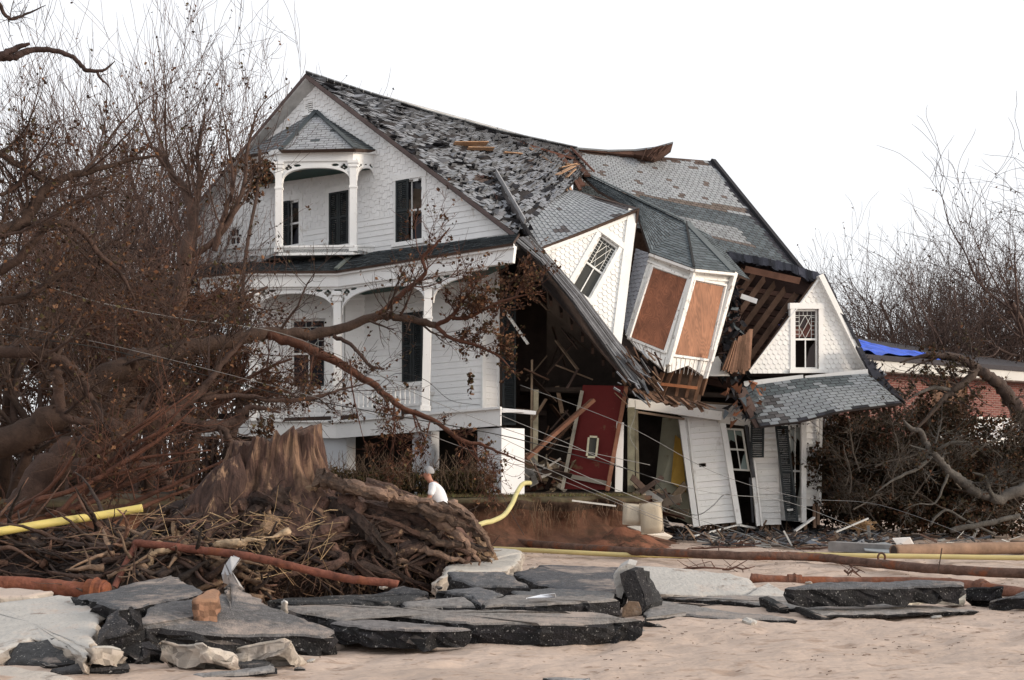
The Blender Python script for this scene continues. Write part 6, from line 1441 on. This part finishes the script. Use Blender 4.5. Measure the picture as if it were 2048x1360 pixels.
# T1 the fallen tree whose limb crosses the porch
t, tr, tw, lf = tree_thing('fallen_tree', (P(-60, 905, 21.5).x, 21.5, 1.0), 'fallen tree whose long forked limb reaches across the white porch', 'fallen tree', G3)
limb(tr, tw, lf, [(-120, 930, 21.5, .27), (60, 862, 21.6, .25), (150, 800, 21.8, .23), (250, 735, 22, .2), (330, 706, 22.2, .165), (450, 681, 22.4, .13), (540, 668, 22.6, .11), (640, 666, 22.8, .095), (745, 637, 23, .08), (800, 634, 23, .068), (870, 650, 23.1, .062)], PB, 14, 3, 1.3)
PBb = dict(PB, lp=.35, c=(.085, .036, .023))
limb(tr, tw, lf, [(745, 640, 23, .055), (790, 600, 22.9, .05), (828, 568, 22.8, .045), (850, 545, 22.7, .035), (845, 515, 22.7, .03), (870, 490, 22.6, .025), (900, 455, 22.5, .008)], PBb, 7, 3, .8)
limb(tr, tw, lf, [(870, 650, 23.1, .045), (905, 632, 23, .04), (925, 602, 22.9, .03), (950, 575, 22.8, .012)], PBb, 8, 3, .8)
limb(tr, tw, lf, [(905, 636, 23, .04), (940, 634, 22.9, .035), (985, 610, 22.8, .03), (1030, 595, 22.7, .02), (1085, 582, 22.6, .006)], dict(PBb, lp=.7, nl=4), 12, 3, .6)
limb(tr, tw, lf, [(870, 650, 23.1, .045), (900, 675, 23, .035), (950, 690, 23, .028), (1000, 715, 22.9, .02), (1040, 760, 22.8, .006)], dict(PBb, lp=.65, nl=4), 10, 3, .5)
limb(tr, tw, lf, [(540, 670, 22.6, .09), (600, 690, 22.5, .085), (650, 712, 22.4, .08), (740, 765, 22.3, .065), (800, 812, 22.2, .05), (870, 842, 22.1, .042), (920, 880, 22, .038), (960, 888, 22, .03), (1000, 905, 21.9, .02), (1065, 932, 21.8, .006)], PBb, 14, 3, .8, upw=-.3)
limb(tr, tw, lf, [(665, 672, 22.8, .045), (700, 688, 22.7, .038), (722, 712, 22.6, .034), (742, 732, 22.6, .030), (768, 738, 22.5, .02)], PB, 2, 2, .3)
for q in (((700, 720, 22.3, .02), (705, 780, 22.2, .015), (720, 850, 22.1, .008), (735, 905, 22, .004)), ((760, 780, 22.2, .02), (790, 850, 22.1, .012), (780, 915, 22, .004)), ((860, 840, 22.1, .015), (850, 880, 22, .01), (825, 930, 22, .004)), ((945, 890, 22, .02), (960, 930, 21.9, .012), (985, 965, 21.8, .004))):
    limb(tr, tw, lf, list(q), dict(PBb, lp=.3), 5, 3, .5, upw=-.2)
fin(t, tr, tw, lf)
# T2 leaning trunk and its tall crown
t, tr, tw, lf = tree_thing('leaning_tree', (P(200, 960, 23).x, 23, 1.0), 'leaning tree with a pale forked trunk left of the house', 'tree', G3)
P2_ = dict(PB, nch=(0, 5, 3, 2), lp=.16, up=.16, c=(.085, .052, .040))
limb(tr, tw, lf, [(190, 930, 23.2, .2), (230, 810, 23.2, .18), (290, 738, 23.3, .17), (335, 680, 23.4, .16), (357, 600, 23.5, .15), (372, 520, 23.6, .14), (387, 450, 23.7, .12), (378, 392, 23.8, .095), (345, 350, 23.9, .07), (325, 310, 24, .05), (285, 285, 24, .02)], P2_, 12, 3, 1.8, upw=.8)
limb(tr, tw, lf, [(387, 450, 23.7, .07), (395, 400, 23.8, .06), (400, 360, 23.8, .05), (395, 300, 23.8, .035), (410, 230, 23.8, .012), (400, 170, 23.8, .004)], P2_, 9, 3, 1.3, upw=1)
limb(tr, tw, lf, [(372, 520, 23.6, .06), (430, 480, 23.5, .055), (465, 430, 23.4, .05), (488, 370, 23.4, .04), (495, 300, 23.4, .03), (520, 215, 23.4, .012), (580, 165, 23.4, .004)], P2_, 10, 3, 1.2, upw=.8)
limb(tr, tw, lf, [(430, 500, 23.5, .06), (445, 440, 23.4, .05), (465, 370, 23.4, .035), (455, 280, 23.4, .02), (440, 190, 23.4, .004)], P2_, 9, 3, 1.2, upw=.8)
fin(t, tr, tw, lf)
# T3 near dark tree at the left edge
t, tr, tw, lf = tree_thing('fallen_tree', (P(-200, 980, 18.5).x, 18.5, 1.0), 'dark crooked limbs of the fallen tree entering at the left edge', 'fallen tree', G3)
limb(tr, tw, lf, [(-220, 620, 18.5, .14), (-60, 490, 18.6, .11), (0, 462, 18.8, .10), (48, 440, 18.9, .09), (85, 385, 19, .075), (130, 355, 19.1, .06), (190, 340, 19.2, .045), (260, 320, 19.3, .03), (330, 310, 19.4, .01)], PB, 14, 3, 1.4)
limb(tr, tw, lf, [(-60, 300, 18.7, .05), (0, 308, 18.7, .05), (45, 335, 18.8, .05), (85, 360, 18.9, .05)], PB, 5, 3, 1)
limb(tr, tw, lf, [(0, 390, 18.7, .03), (30, 375, 18.8, .035), (60, 340, 18.8, .04)], PB, 3, 3, .7)
limb(tr, tw, lf, [(70, 445, 18.8, .055), (130, 447, 18.9, .05), (170, 470, 19, .045), (200, 510, 19.1, .04), (240, 545, 19.2, .03), (270, 600, 19.3, .015)], PB, 9, 3, 1.1)
limb(tr, tw, lf, [(-60, 560, 18.8, .08), (20, 530, 18.9, .07), (70, 480, 18.9, .055), (110, 430, 19, .04), (160, 400, 19, .03), (240, 378, 19.1, .01)], PB, 9, 3, 1.2)
limb(tr, tw, lf, [(-60, 600, 19, .07), (0, 605, 19, .065), (60, 590, 19, .05), (120, 550, 19, .04), (180, 530, 19, .02)], PB, 8, 3, 1.1)
limb(tr, tw, lf, [(-60, 700, 19, .10), (0, 705, 19, .09), (90, 708, 19, .08), (150, 740, 19, .065), (180, 790, 19, .05), (210, 850, 19, .03)], PB, 8, 3, 1.1)
limb(tr, tw, lf, [(112, 740, 19.4, .09), (118, 790, 19.4, .08), (130, 830, 19.4, .07), (190, 850, 19.4, .05)], PB, 5, 3, 1.1)
fin(t, tr, tw, lf)
# T4 overhanging bare branches, their tree stands outside the frame
t, tr, tw, lf = tree_thing('bare_tree', (P(-420, 1000, 16.5).x, 16.5, 0), 'dead bare branch hanging in against the sky at the top left', 'tree')
P4 = dict(PB, nch=(0, 1, 2, 1), lp=0, c=(.045, .028, .024))
limb(tr, tw, lf, [(-420, 1160, 16.5, .25), (-400, 800, 16.5, .22), (-360, 400, 16.5, .17), (-260, 200, 16.6, .12), (-120, 130, 16.7, .085), (-40, 128, 16.8, .065), (0, 116, 16.9, .055), (35, 112, 16.9, .048), (62, 100, 17, .04), (100, 100, 17, .036), (130, 107, 17, .032), (152, 118, 17, .03), (168, 138, 17, .03), (192, 142, 17, .024), (212, 138, 17, .016), (230, 122, 17, .006)], P4, 0, 2, .3)
limb(tr, tw, lf, [(-40, 128, 16.8, .05), (5, 108, 16.8, .045), (30, 97, 16.9, .04), (58, 88, 16.9, .02)], P4, 0)
limb(tr, tw, lf, [(192, 142, 17, .02), (202, 158, 17, .018), (215, 170, 17, .012), (225, 186, 17, .004)], P4, 2, 2, .15)
limb(tr, tw, lf, [(-360, 400, 16.5, .1), (-150, 60, 16.6, .04), (-20, 5, 16.8, .03), (10, 30, 16.9, .025), (24, 38, 16.9, .022), (55, 27, 17, .015), (92, 10, 17, .004)], P4, 7, 3, .35)
fin(t, tr, tw, lf)
# T5 heavy limbs lying behind the stump
t, tr, tw, lf = tree_thing('fallen_tree', (P(100, 985, 20).x, 20, .9), 'thick twisted trunk lying low behind the stump', 'fallen tree', G3)
limb(tr, tw, lf, [(40, 1010, 20, .27), (120, 930, 20.1, .26), (190, 880, 20.2, .23), (260, 850, 20.3, .19), (330, 832, 20.4, .15), (365, 845, 20.5, .12), (420, 852, 20.5, .10), (470, 842, 20.6, .085), (500, 815, 20.6, .05), (560, 825, 20.6, .015)], PB, 10, 3, 1.1)
limb(tr, tw, lf, [(320, 838, 20.4, .09), (380, 800, 20.5, .08), (420, 760, 20.6, .06), (450, 720, 20.7, .05), (500, 665, 20.8, .02)], PB, 7, 3, 1)
limb(tr, tw, lf, [(260, 850, 20.3, .07), (300, 790, 20.4, .05), (325, 740, 20.5, .04), (360, 700, 20.6, .015)], PB, 7, 3, 1)
limb(tr, tw, lf, [(430, 850, 20.5, .07), (455, 870, 20.4, .06), (462, 895, 20.3, .05)], PB, 2, 2, .6)
limb(tr, tw, lf, [(150, 930, 19.6, .15), (240, 945, 19.6, .13), (310, 935, 19.7, .10), (330, 960, 19.7, .08), (390, 985, 19.7, .05)], PB, 6, 3, .9)
limb(tr, tw, lf, [(400, 800, 20.6, .05), (470, 790, 20.7, .045), (540, 800, 20.8, .04), (610, 798, 21, .035), (680, 780, 21.2, .02), (760, 760, 21.5, .006)], PB, 10, 3, .8)
for k in range(16):
    x, y = rnd(-40, 260), rnd(860, 1040); limb(tr, tw, lf, [(x, y+60, rnd(17.5, 19.5), .04), (x+rnd(60, 130), y+rnd(20), 18.5, .03), (x+rnd(150, 300), y-rnd(20, 110), 18.6, .01)], dict(PB, c=(.085, .036, .023)), 3, 2, .9)
fin(t, tr, tw, lf)
# brushy fallen crowns
specs = [(60, 900, 22.5, 'brown-leaved crown lying lowest at the left edge', 3.0, 11), (230, 870, 24.0, 'brown-leaved crown under the leaning trunk', 3.1, 11), (150, 760, 25.0, 'high brown-leaved crown behind the leaning trunk', 2.1, 4), (400, 850, 24.5, 'brown-leaved crown covering the left porch post', 2.2, 8), (480, 810, 26.2, 'thin leafy crown brushing the leaded porch window', 1.1, 6), (330, 640, 26.0, 'leafy crown left of the balcony', 2.0, 3), (40, 600, 24, 'leafy crown high at the left edge', 2.2, 5)]
for px, py, Y, lab, L, n in specs:
    base = P(px, py, Y); t, tr, tw, lf = tree_thing('fallen_tree', (base.x, base.y, 1.0), lab, 'fallen tree', G3)
    if base.z > 1.6: tr.tube([(base.x-.5, base.y+.4, .9), (base.x-.3, base.y+.2, (base.z+.9)/2), base], [.13, .11, .08], 8)
    Pn = dict(PB, nch=(6, 6, 4, 2) if py > 750 else (5, 5, 3, 2), c=random.choice([(.075, .05, .04), (.045, .027, .021), (.085, .04, .027), (.06, .042, .034)]), lp=.42 if py > 650 else .2, nl=3, ls=.056, wob=.3, up=.03)
    for k in range(n):
        a = rnd(math.pi); d = Vector((math.cos(a), math.sin(a)*.45-.1, rnd(.05, 1.0))).normalized(); grow(tr, tw, lf, base+rv(.15), d, L*rnd(.6, 1.15), rnd(.035, .08), 0, 3, Pn)
    fin(t, tr, tw, lf)
def blob(lf, px, py, Y, rx, rz, n, sz=.07, cols=LV):
    c = P(px, py, Y); leafmass(lf, (c.x, c.y, c.z), (rx, rx*.7, rz), n, sz, cols, .2)
t, tr, tw, lf = tree_thing('vine', (P(515, 900, 26.5).x, 26.5, 1.0), 'mat of brown vine and leaves hanging on the left of the balcony and porch', 'vine')
pts = path([(470, 900, 26.8, ), (480, 700, 27, ), (490, 520, 27.5, ), (515, 380, 28.2, ), (520, 300, 28.5)], 8); tr.tube(pts, .04, 6)
for q in ((520, 345, 28.4, .35, .38, 420), (505, 385, 28.3, .25, .3, 160), (470, 330, 28.2, .5, .3, 130), (450, 600, 27, .5, .7, 330), (490, 620, 26.9, .3, .6, 130), (440, 740, 26.9, .6, .8, 560), (540, 750, 26.8, .4, .3, 70), (620, 770, 26.8, .3, .2, 40), (940, 770, 25.8, .07, .3, 50), (995, 600, 24, .3, .45, 130), (1010, 690, 24, .25, .3, 80), (370, 640, 27, .8, .9, 500), (530, 860, 26.8, .3, .3, 160)): blob(lf, *q)
for k in range(60): p = P(rnd(420, 560), rnd(350, 850), 27.3); tw.tube([p, p+Vector((rnd(.2), rnd(.1), -rnd(.2, .5))), p+Vector((rnd(.3), rnd(.1), -rnd(.5, 1)))], .006, 3)
fin(t, tr, tw, lf)

# upright bare saplings behind: prototypes, then copies
def bare(name, H_, r, mx, P_, lean=.05, forks=1):
    t, tr, tw, lf = tree_thing(name, (0, 0, 0), 'bare tree', 'tree')
    for k in range(forks):
        d = Vector((rnd(lean)*2, rnd(lean)*2, 1)).normalized(); grow(tr, tw, lf, Vector((rnd(.1)*(k > 0), 0, -.3)), d, H_*rnd(.85, 1), r*(1 if k == 0 else .8), 0, mx, P_)
    fin(t, tr, tw, lf); return t
def topz(o):
    z = sorted(v.co.z for ch in col.objects if ch.parent == o for v in ch.data.vertices); return z[int(len(z)*.985)]
def copy_tree(o):
    c = o.copy(); col.objects.link(c); ORG[c.name] = Vector()
    for ch in [x for x in list(col.objects) if x.parent == o]: d = ch.copy(); col.objects.link(d); d.parent = c
    return c
PS = dict(wob=.20, up=.05, nch=(10, 6, 4, 0), minr=.0055, c=(.11, .07, .058), lp=.12, nl=2, ls=.06, ang=50, t0=.15, lr=.9)
PW_ = dict(wob=.24, up=.03, nch=(13, 7, 5, 0), minr=.009, c=(.085, .056, .047), lp=.2, nl=3, ls=.10, ang=58, t0=.12, lr=1.0)
protoS = [bare('bare_sapling', 10, .075, 3, PS, forks=f) for f in (2, 3, 1)]
protoW = [bare('bare_tree', 13, .22, 3, PW_, forks=f) for f in (1, 2, 1, 2)]
spotsS = [(30, 130, 36, 'behind the fallen trees at the far left edge'), (110, 170, 38, ''), (175, 110, 35, ''), (215, 80, 37, ''), (250, 50, 34, ''), (300, 95, 36, ''), (335, 200, 35, ''), (385, 150, 38, ''), (430, 190, 36, ''), (470, 170, 39, 'nearest the left roof slope'), (75, 260, 33, ''), (140, 250, 32, ''), (270, 220, 32, ''), (360, 300, 33, ''), (10, 300, 31, ''), (205, 300, 31, ''), (420, 330, 35, ''), (320, 330, 31, '')]
where = ['at the far left edge', 'just right of the leftmost sapling', 'below the dead overhanging branch', 'at the tip of the dead overhanging branch', 'tallest of the row', 'right of the tallest sapling', 'left of the leaning trunk top', 'above the leaning trunk', 'between leaning trunk and roof', 'beside the left roof slope', 'short, near the left edge', 'short, behind the crooked dark limbs', 'short, under the tallest sapling', 'short, crossing the leaning trunk', 'lowest at the left edge', 'short, in the middle of the thicket', 'short, just left of the balcony', 'short, beside the leaning trunk']
hS = [topz(o) for o in protoS]; hW = [topz(o) for o in protoW]
for i, ((px, py, Y, _), w_) in enumerate(zip(spotsS, where)):
    o = protoS[i] if i < 3 else copy_tree(protoS[i % 3]); hgt = 1.0*(zat(py, Y)-.9)/hS[i % 3]
    o.location = (P(px, 0, Y).x, Y, .95); o.scale = (hgt*rnd(.9, 1.15), hgt*rnd(.9, 1.15), hgt); o.rotation_euler = (0, 0, rnd(3.14))
    tag(o, 'bare upright sapling against the sky, '+w_, 'sapling', 'bare saplings left of the house')
spotsW = [(1690, 480, 58), (1725, 500, 62), (1760, 470, 60), (1795, 415, 57), (1830, 440, 64), (1860, 420, 60), (1890, 450, 56), (1925, 470, 66), (1985, 250, 58), (1960, 440, 60), (2010, 420, 63), (2075, 280, 60), (2040, 430, 56), (1740, 570, 66), (1820, 540, 70), (1900, 520, 70), (1975, 520, 70), (2060, 480, 70), (1680, 580, 66), (2105, 380, 62)]
whereW = ['nearest the gable, thin', 'second from the gable', 'third from the gable', 'with a bushy dark top', 'behind the bushy dark top', 'right of the bushy dark top', 'above the middle of the blue tarp roof', 'left of the tallest leaning tree', 'tallest, leaning left', 'under the tallest tree', 'right under the tallest tree', 'cut off by the right edge', 'low, at the right edge', 'low, behind the blue tarp', 'low, right of the blue tarp', 'low, in the middle of the wood', 'low, right part of the wood', 'low, far right', 'low, closest to the gable', 'outermost at the right edge']
for i, ((px, py, Y), w_) in enumerate(zip(spotsW, whereW)):
    o = protoW[i] if i < 4 else copy_tree(protoW[i % 4]); hgt = .90*zat(py, Y)/hW[i % 4]
    o.location = (P(px, 0, Y).x, Y, -.2); k = 1.25 if py < 300 else rnd(.95, 1.2); o.scale = (hgt*k*.9, hgt*k*.9, hgt); o.rotation_euler = (0, -.12 if py < 300 else rnd(.04), rnd(3.14))
    tag(o, 'bare tree behind the brick house, '+w_, 'tree', 'bare trees behind the brick house')
# low far thicket that closes the view under the trunks
for nm, x0, x1, Y, h, lab in (('thicket', -30, -7.5, 42, 5.2, 'low brown thicket behind the saplings at left'), ('thicket', 13, 34, 74, 6.5, 'low brown thicket under the bare trees at right')):
    tw = MB(BKc); lf = MB()
    for i in range(1500):
        x = rnd(x0, x1); y = Y+rnd(3); hh = h*rnd(.3, 1.1); p = Vector((x, y, 0)); tw.tube([p, p+Vector((rnd(.4), rnd(.3), hh*.5)), p+Vector((rnd(1), rnd(.5), hh))], [.05, .03, .006], 3, shade((.10, .065, .052), rnd(.6, 1.4)))
        for k in range(3): lf.leaf(p+Vector((rnd(1), rnd(.5), hh*rnd(.1, .9))), .16, shade(random.choice(LV), rnd(.6, 1.3)))
    t = thing(nm, ((x0+x1)/2, Y, 0), lab, 'thicket'); tw.build('stems', M['bark'], t)['kind'] = 'stuff'; lf.build('leaves', M['leaf'], t)['kind'] = 'stuff'

# ---- right: felled live oak with brush, in front of the neighbour
OL = [(.045, .034, .018), (.06, .034, .02), (.03, .024, .015), (.085, .042, .024)]
t, tr, tw, lf = tree_thing('fallen_oak', (P(2040, 1040, 30).x, 30, 0), 'felled oak with grey forked limbs in a mass of dark foliage at right', 'fallen tree', G3)
PG = dict(PB, c=(.085, .076, .066), lp=.2, lc=OL, ls=.07)
PD = dict(PB, c=(.06, .045, .035), lp=.9, nl=7, lc=OL, ls=.075, nch=(6, 5, 4, 2))
limb(tr, tw, lf, [(1807, 840, 28.2, .02), (1821, 857, 28.2, .05), (1842, 863, 28.2, .06), (1849, 881, 28.3, .065), (1863, 905, 28.3, .075), (1883, 923, 28.4, .08), (1897, 943, 28.4, .09), (1928, 964, 28.5, .11), (1956, 985, 28.6, .12), (1997, 998, 28.7, .12), (2040, 980, 28.8, .13), (2120, 970, 29, .15)], PG, 6, 3, .7)
for q in (((1818, 890, 28.2, .015), (1842, 898, 28.2, .03), (1863, 905, 28.3, .04)), ((1865, 900, 28.3, .045), (1880, 896, 28.2, .04), (1904, 886, 28.1, .035), (1932, 883, 28, .015)), ((1863, 912, 28.3, .045), (1842, 933, 28.2, .04), (1807, 950, 28.1, .035), (1780, 964, 28, .025), (1752, 985, 28, .01)), ((1897, 947, 28.4, .04), (1887, 971, 28.3, .03), (1870, 1006, 28.2, .02), (1835, 1008, 28.1, .015), (1807, 1020, 28, .006)),
          ((1990, 1000, 28.6, .05), (1975, 970, 28.5, .05), (1970, 955, 28.5, .04), (1945, 945, 28.4, .02)), ((1900, 1060, 27.9, .06), (1960, 1050, 28, .06), (2040, 1030, 28.2, .05)), ((1860, 1050, 27.8, .03), (1890, 1020, 27.9, .03), (1930, 1040, 28, .03), (1990, 1070, 28, .03))):
    limb(tr, tw, lf, list(q), PG, 3, 3, .5)
limb(tr, tw, lf, [(2140, 960, 30.5, .25), (2080, 880, 30.4, .23), (2045, 830, 30.3, .19), (2010, 785, 30.2, .16), (1985, 757, 30.1, .14), (1955, 738, 30, .12), (1930, 722, 29.9, .10), (1890, 712, 29.8, .08), (1850, 710, 29.7, .05), (1800, 725, 29.6, .02)], dict(PG, c=(.06, .042, .034), lp=.5), 10, 3, 1.0, upw=-.3)
limb(tr, tw, lf, [(1952, 740, 30, .10), (1930, 765, 29.8, .09), (1905, 782, 29.7, .08), (1885, 800, 29.6, .06), (1855, 835, 29.5, .04), (1820, 870, 29.4, .02)], dict(PG, c=(.06, .042, .034), lp=.5), 8, 3, .8)
limb(tr, tw, lf, [(1905, 782, 29.7, .05), (1870, 775, 29.6, .05), (1840, 785, 29.5, .03), (1815, 800, 29.5, .01)], PG, 5, 3, .6)
for k in range(30):
    x = rnd(1690, 2090); b = P(x, rnd(960, 1050), rnd(31, 34)); a = rnd(math.pi); grow(tr, tw, lf, b, Vector((math.cos(a), -.2, rnd(.1, .9))).normalized(), rnd(1.2, 2.2), .04, 0, 3, PD)
for q in ((1700, 900, 34, 1.1, 1.1, 2600), (1680, 1000, 33.5, .8, .9, 1500), (1760, 930, 33.5, 1.3, 1.1, 3000), (1840, 940, 33, 1.3, 1.0, 3000), (1930, 950, 33, 1.3, .9, 2600), (2020, 950, 33, 1.2, .9, 2200), (1750, 1020, 31.5, 1.2, .55, 1700), (1860, 1030, 31, 1.2, .5, 1700), (1970, 1040, 31, 1.2, .5, 1500), (1720, 860, 35, 1.0, .6, 1100), (1850, 845, 35, 1.4, .45, 1200), (1950, 850, 35, 1.2, .35, 500), (1790, 790, 36, .6, .3, 160)): blob(lf, *q, sz=.085, cols=OL)
PT = dict(PB, c=(.10, .082, .066), lp=.12, lc=OL, nch=(5, 5, 4, 2), wob=.3)
for k in range(22):
    b = P(rnd(1680, 2080), rnd(880, 1070), rnd(29, 30.5)); a = rnd(math.pi); grow(tr, tw, lf, b, Vector((math.cos(a), -.1, rnd(.4, .5))).normalized(), rnd(.8, 1.6), .022, 0, 3, PT)
fin(t, tr, tw, lf)
mb = MB(); c_ = P(1722, 1052, 28)
for i in range(260):
    d = rv().normalized(); d.z = abs(d.z); mb.tube([c_+rv(.12), c_+d*rnd(.1, .35)+Vector((.5*rnd(.3), 0, -.1))], .004, 3, shade((.30, .19, .10), rnd(.6, 1.4)))
tag(mb.build('grass_clump', M['bark'], origin=(c_.x, c_.y, 0)), 'torn clump of dry tan grass beside the right corner of the house', 'grass clump')

# ================================================================ NEIGHBOUR BRICK HOUSE
nb = thing('brick_house', P(1880, 985, 50), 'low red brick house with a blue tarp on its roof behind the felled oak', 'house')
q0, q1 = Vector((P(1690, 0, 44).x, 44, 0)), Vector((P(2110, 0, 51).x, 51, 0)); BF = Fr(q0, q1-q0, (0, 0, 1)); bw = (q1-q0).length
zt = BF.uv(1800, 748)[1]
wins = [BF.rect(1862, 762, 1935, 826)]
def hole_wall(name, fr, u0, u1, v0, v1, hs_, m, c, th, par):
    mb = MB(c); xs_ = sorted({u0, u1}|{h[0] for h in hs_}|{h[1] for h in hs_}); ys_ = sorted({v0, v1}|{h[2] for h in hs_}|{h[3] for h in hs_})
    for a, b in zip(xs_[:-1], xs_[1:]):
        for e, f in zip(ys_[:-1], ys_[1:]):
            if any(h[0] <= a and b <= h[1] and h[2] <= e and f <= h[3] for h in hs_): continue
            fr.box(mb, a, b, e, f, -th, 0)
    return mb.build(name, M[m], par)
bb = BF.uv(1850, 829)[1]
mb = MB((.05, .04, .03)); BF.box(mb, 0, bw, 0, bb-1.1, -.2, 0); mb.build('shadow_dark_base', M['concrete'], nb)  # base wall coloured dark brown to stand in for shadow and shrubs there
hole_wall('brick_wall', BF, 0, bw, bb-1.1, zt, wins, 'brick', (.3, .1, .08), .25, nb)
h = wins[0]; mb = MB((.13, .065, .035)); BF.box(mb, h[0], h[1], h[2], h[3], -.12, -.08); mb.build('plywood_sheet', M['ply'], nb)
mb = MB((.17, .10, .05)); 
for u in (h[0], h[1]-.06, (h[0]*.5+h[1]*.5)): BF.box(mb, u, u+.06, h[2], h[3], -.079, -.04)
mb.build('window_frame', M['wood'], nb)
mb = MB((.7, .69, .66)); bb = BF.uv(1850, 829)[1]; BF.box(mb, BF.uv(1860, 840)[0], bw, bb-1.1, bb, .002, .06); mb.build('white_siding', M['paint'], nb)
mb = MB((.52, .51, .48)); BF.box(mb, -.8, bw+1, zt-.02, zt+.34, .55, .63); BF.box(mb, -.8, bw+1, zt-.06, zt-.02, -.2, .6, (.10, .07, .06)); mb.build('fascia', M['paint'], nb)
mb = MB((.05, .045, .05)); a, b = BF.p(-.9, zt+.34, .7), BF.p(bw+1, zt+.34, .7); bk_ = -BF.n*6+Vector((0, 0, 1.25)); nrm_ = Vector((0, 0, .16))
mb.hexa([a, b, b+bk_, a+bk_+Vector((0, 0, .55)), a+nrm_, b+nrm_, b+bk_+nrm_, a+bk_+nrm_+Vector((0, 0, .55))]); mb.build('flat_roof', M['shingle'], nb)
NT, MT = 44, 16; mb = MB((.015, .075, .50))
for i in range(NT+1):
    for j in range(MT+1):
        u = -.6+i/NT*6.6; s_ = j/MT*(1-(i/NT)**2*.75); base = BF.p(u, zt+.56, .5)+bk_*s_*.9+Vector((0, 0, .95*s_*(1-i/NT)))
        mb.v.append(tuple(base+Vector((0, 0, .05+.10*nz(i*.25, j*.3, 1, 98)+.05*math.sin(i*.9+j*.7)))))
for i in range(NT):
    for j in range(MT): a = i*(MT+1)+j; mb.f.append((a, a+1, a+MT+2, a+MT+1)); mb.c.append(shade(mb.col, rnd(.8, 1.3)))
tag(mb.build('tarp', M['tarp'], origin=BF.p(2, zt+.5, 0), smooth=True), 'crumpled bright blue tarp spread over the brick house roof', 'tarp')
fn = thing('white_fence', P(2000, 912, 40), 'white railing with pickets in front of the brick house', 'fence')
for (x0, y0, x1, y1, pick) in ((1890, 868, 2100, 878, 0), (1950, 850, 2100, 856, 1), (1985, 905, 2100, 912, 1), (1860, 838, 2100, 846, 0), (1975, 888, 2100, 892, 0)):
    mb = MB((.74, .74, .75)); a, b = P(x0, y0, 39), P(x1, y1, 39.5); mb.bar(a, b, .06, .10)
    if pick:
        n = 20
        for k in range(n): p = a.lerp(b, (k+.5)/n); mb.bar(p+Vector((0, 0, -.02)), p+Vector((0, 0, -.22)), .05, .04)
        mb.bar(a+Vector((0, 0, -.24)), b+Vector((0, 0, -.24)), .06, .07)
    mb.build('rail', M['paint'], fn)
mb = MB((.6, .6, .61)); 
for x in (1900, 1985, 2045, 2090): p = P(x, 840, 39.2); mb.bar((p.x, p.y, 0), p, .12, .12)
mb.build('fence_post', M['paint'], fn)

# ================================================================ FALLEN CABLES
cabs = [([(60, 560, 20), (200, 605, 20.5), (380, 640, 21.2), (545, 662, 22), (700, 720, 22.2), (860, 800, 22.5), (1080, 880, 23), (1300, 930, 24)], .009, (.35, .34, .33), 'pale thin wire over the porch limb'),
 ([(-60, 660, 19), (90, 680, 19.4), (220, 700, 20), (400, 748, 20.6), (560, 788, 21), (760, 826, 21.5), (1000, 870, 22.5), (1150, 910, 23.5), (1260, 940, 24.5), (1330, 965, 25.5)], .013, (.02, .02, .02), 'thick black cable sagging across the whole thicket'),
 ([(40, 655, 19.2), (220, 690, 19.6), (480, 755, 20.5), (720, 820, 21), (940, 900, 22), (1120, 960, 23.5), (1340, 1050, 26)], .008, (.25, .24, .24), 'thin grey wire just under the thick black cable'),
 ([(1000, 830, 24), (1120, 880, 24.2), (1260, 940, 24.8), (1420, 985, 26), (1560, 1000, 27), (1700, 1050, 27), (1850, 1105, 24)], .009, (.4, .4, .39), 'pale wire running from the pier over the leaning walls'),
 ([(990, 870, 23.5), (1110, 925, 23.8), (1260, 990, 24.2), (1400, 1040, 24.6), (1560, 1090, 24), (1640, 1110, 23)], .009, (.45, .45, .44), 'lowest pale wire in front of the cushions'),
 ([(1000, 900, 23.4), (1100, 940, 23.6), (1200, 985, 24), (1330, 1040, 24.5), (1450, 1085, 24)], .008, (.38, .38, .37), 'short pale wire above the clay heap'),
 ([(1040, 770, 24.6), (1250, 850, 25), (1430, 945, 26), (1600, 995, 27), (1760, 1010, 27), (1960, 1080, 24)], .008, (.3, .3, .3), 'uppermost thin wire over the doorway'),
 ([(1310, 962, 26.5), (1335, 990, 26.6), (1360, 1018, 26.6), (1395, 1030, 26.8), (1425, 1012, 27.2), (1447, 990, 29.8), (1462, 990, 30.2)], .012, (.03, .03, .032), 'looped black cable hanging on the first leaning wall'),
 ([(1270, 800, 29), (1270, 830, 28.9), (1260, 860, 28.8), (1262, 880, 28.8), (1275, 900, 28.8)], .010, (.5, .5, .46), 'short white flex dangling in the doorway'),
 ([(985, 930, 25.5), (1000, 980, 25.4), (1025, 1030, 25.3), (1048, 1070, 25.2)], .008, (.05, .05, .05), 'thin dark wire hanging down the bank beside the pale hose'),
 ([(740, 790, 22), (790, 748, 22), (850, 760, 22), (900, 800, 22.2), (960, 810, 22.5)], .008, (.03, .03, .03), 'arched black wire in front of the balustrade')]
for pl, r, c, lab in cabs:
    pts = path(pl, 8); mb = MB(shade(c, .6)); mb.tube(pts, r*.68, 5); o0 = min(pts, key=lambda v: v.z); tag(mb.build('fallen_cable', M['cable'], origin=tuple(o0), smooth=True), lab, 'cable', 'fallen utility wires')
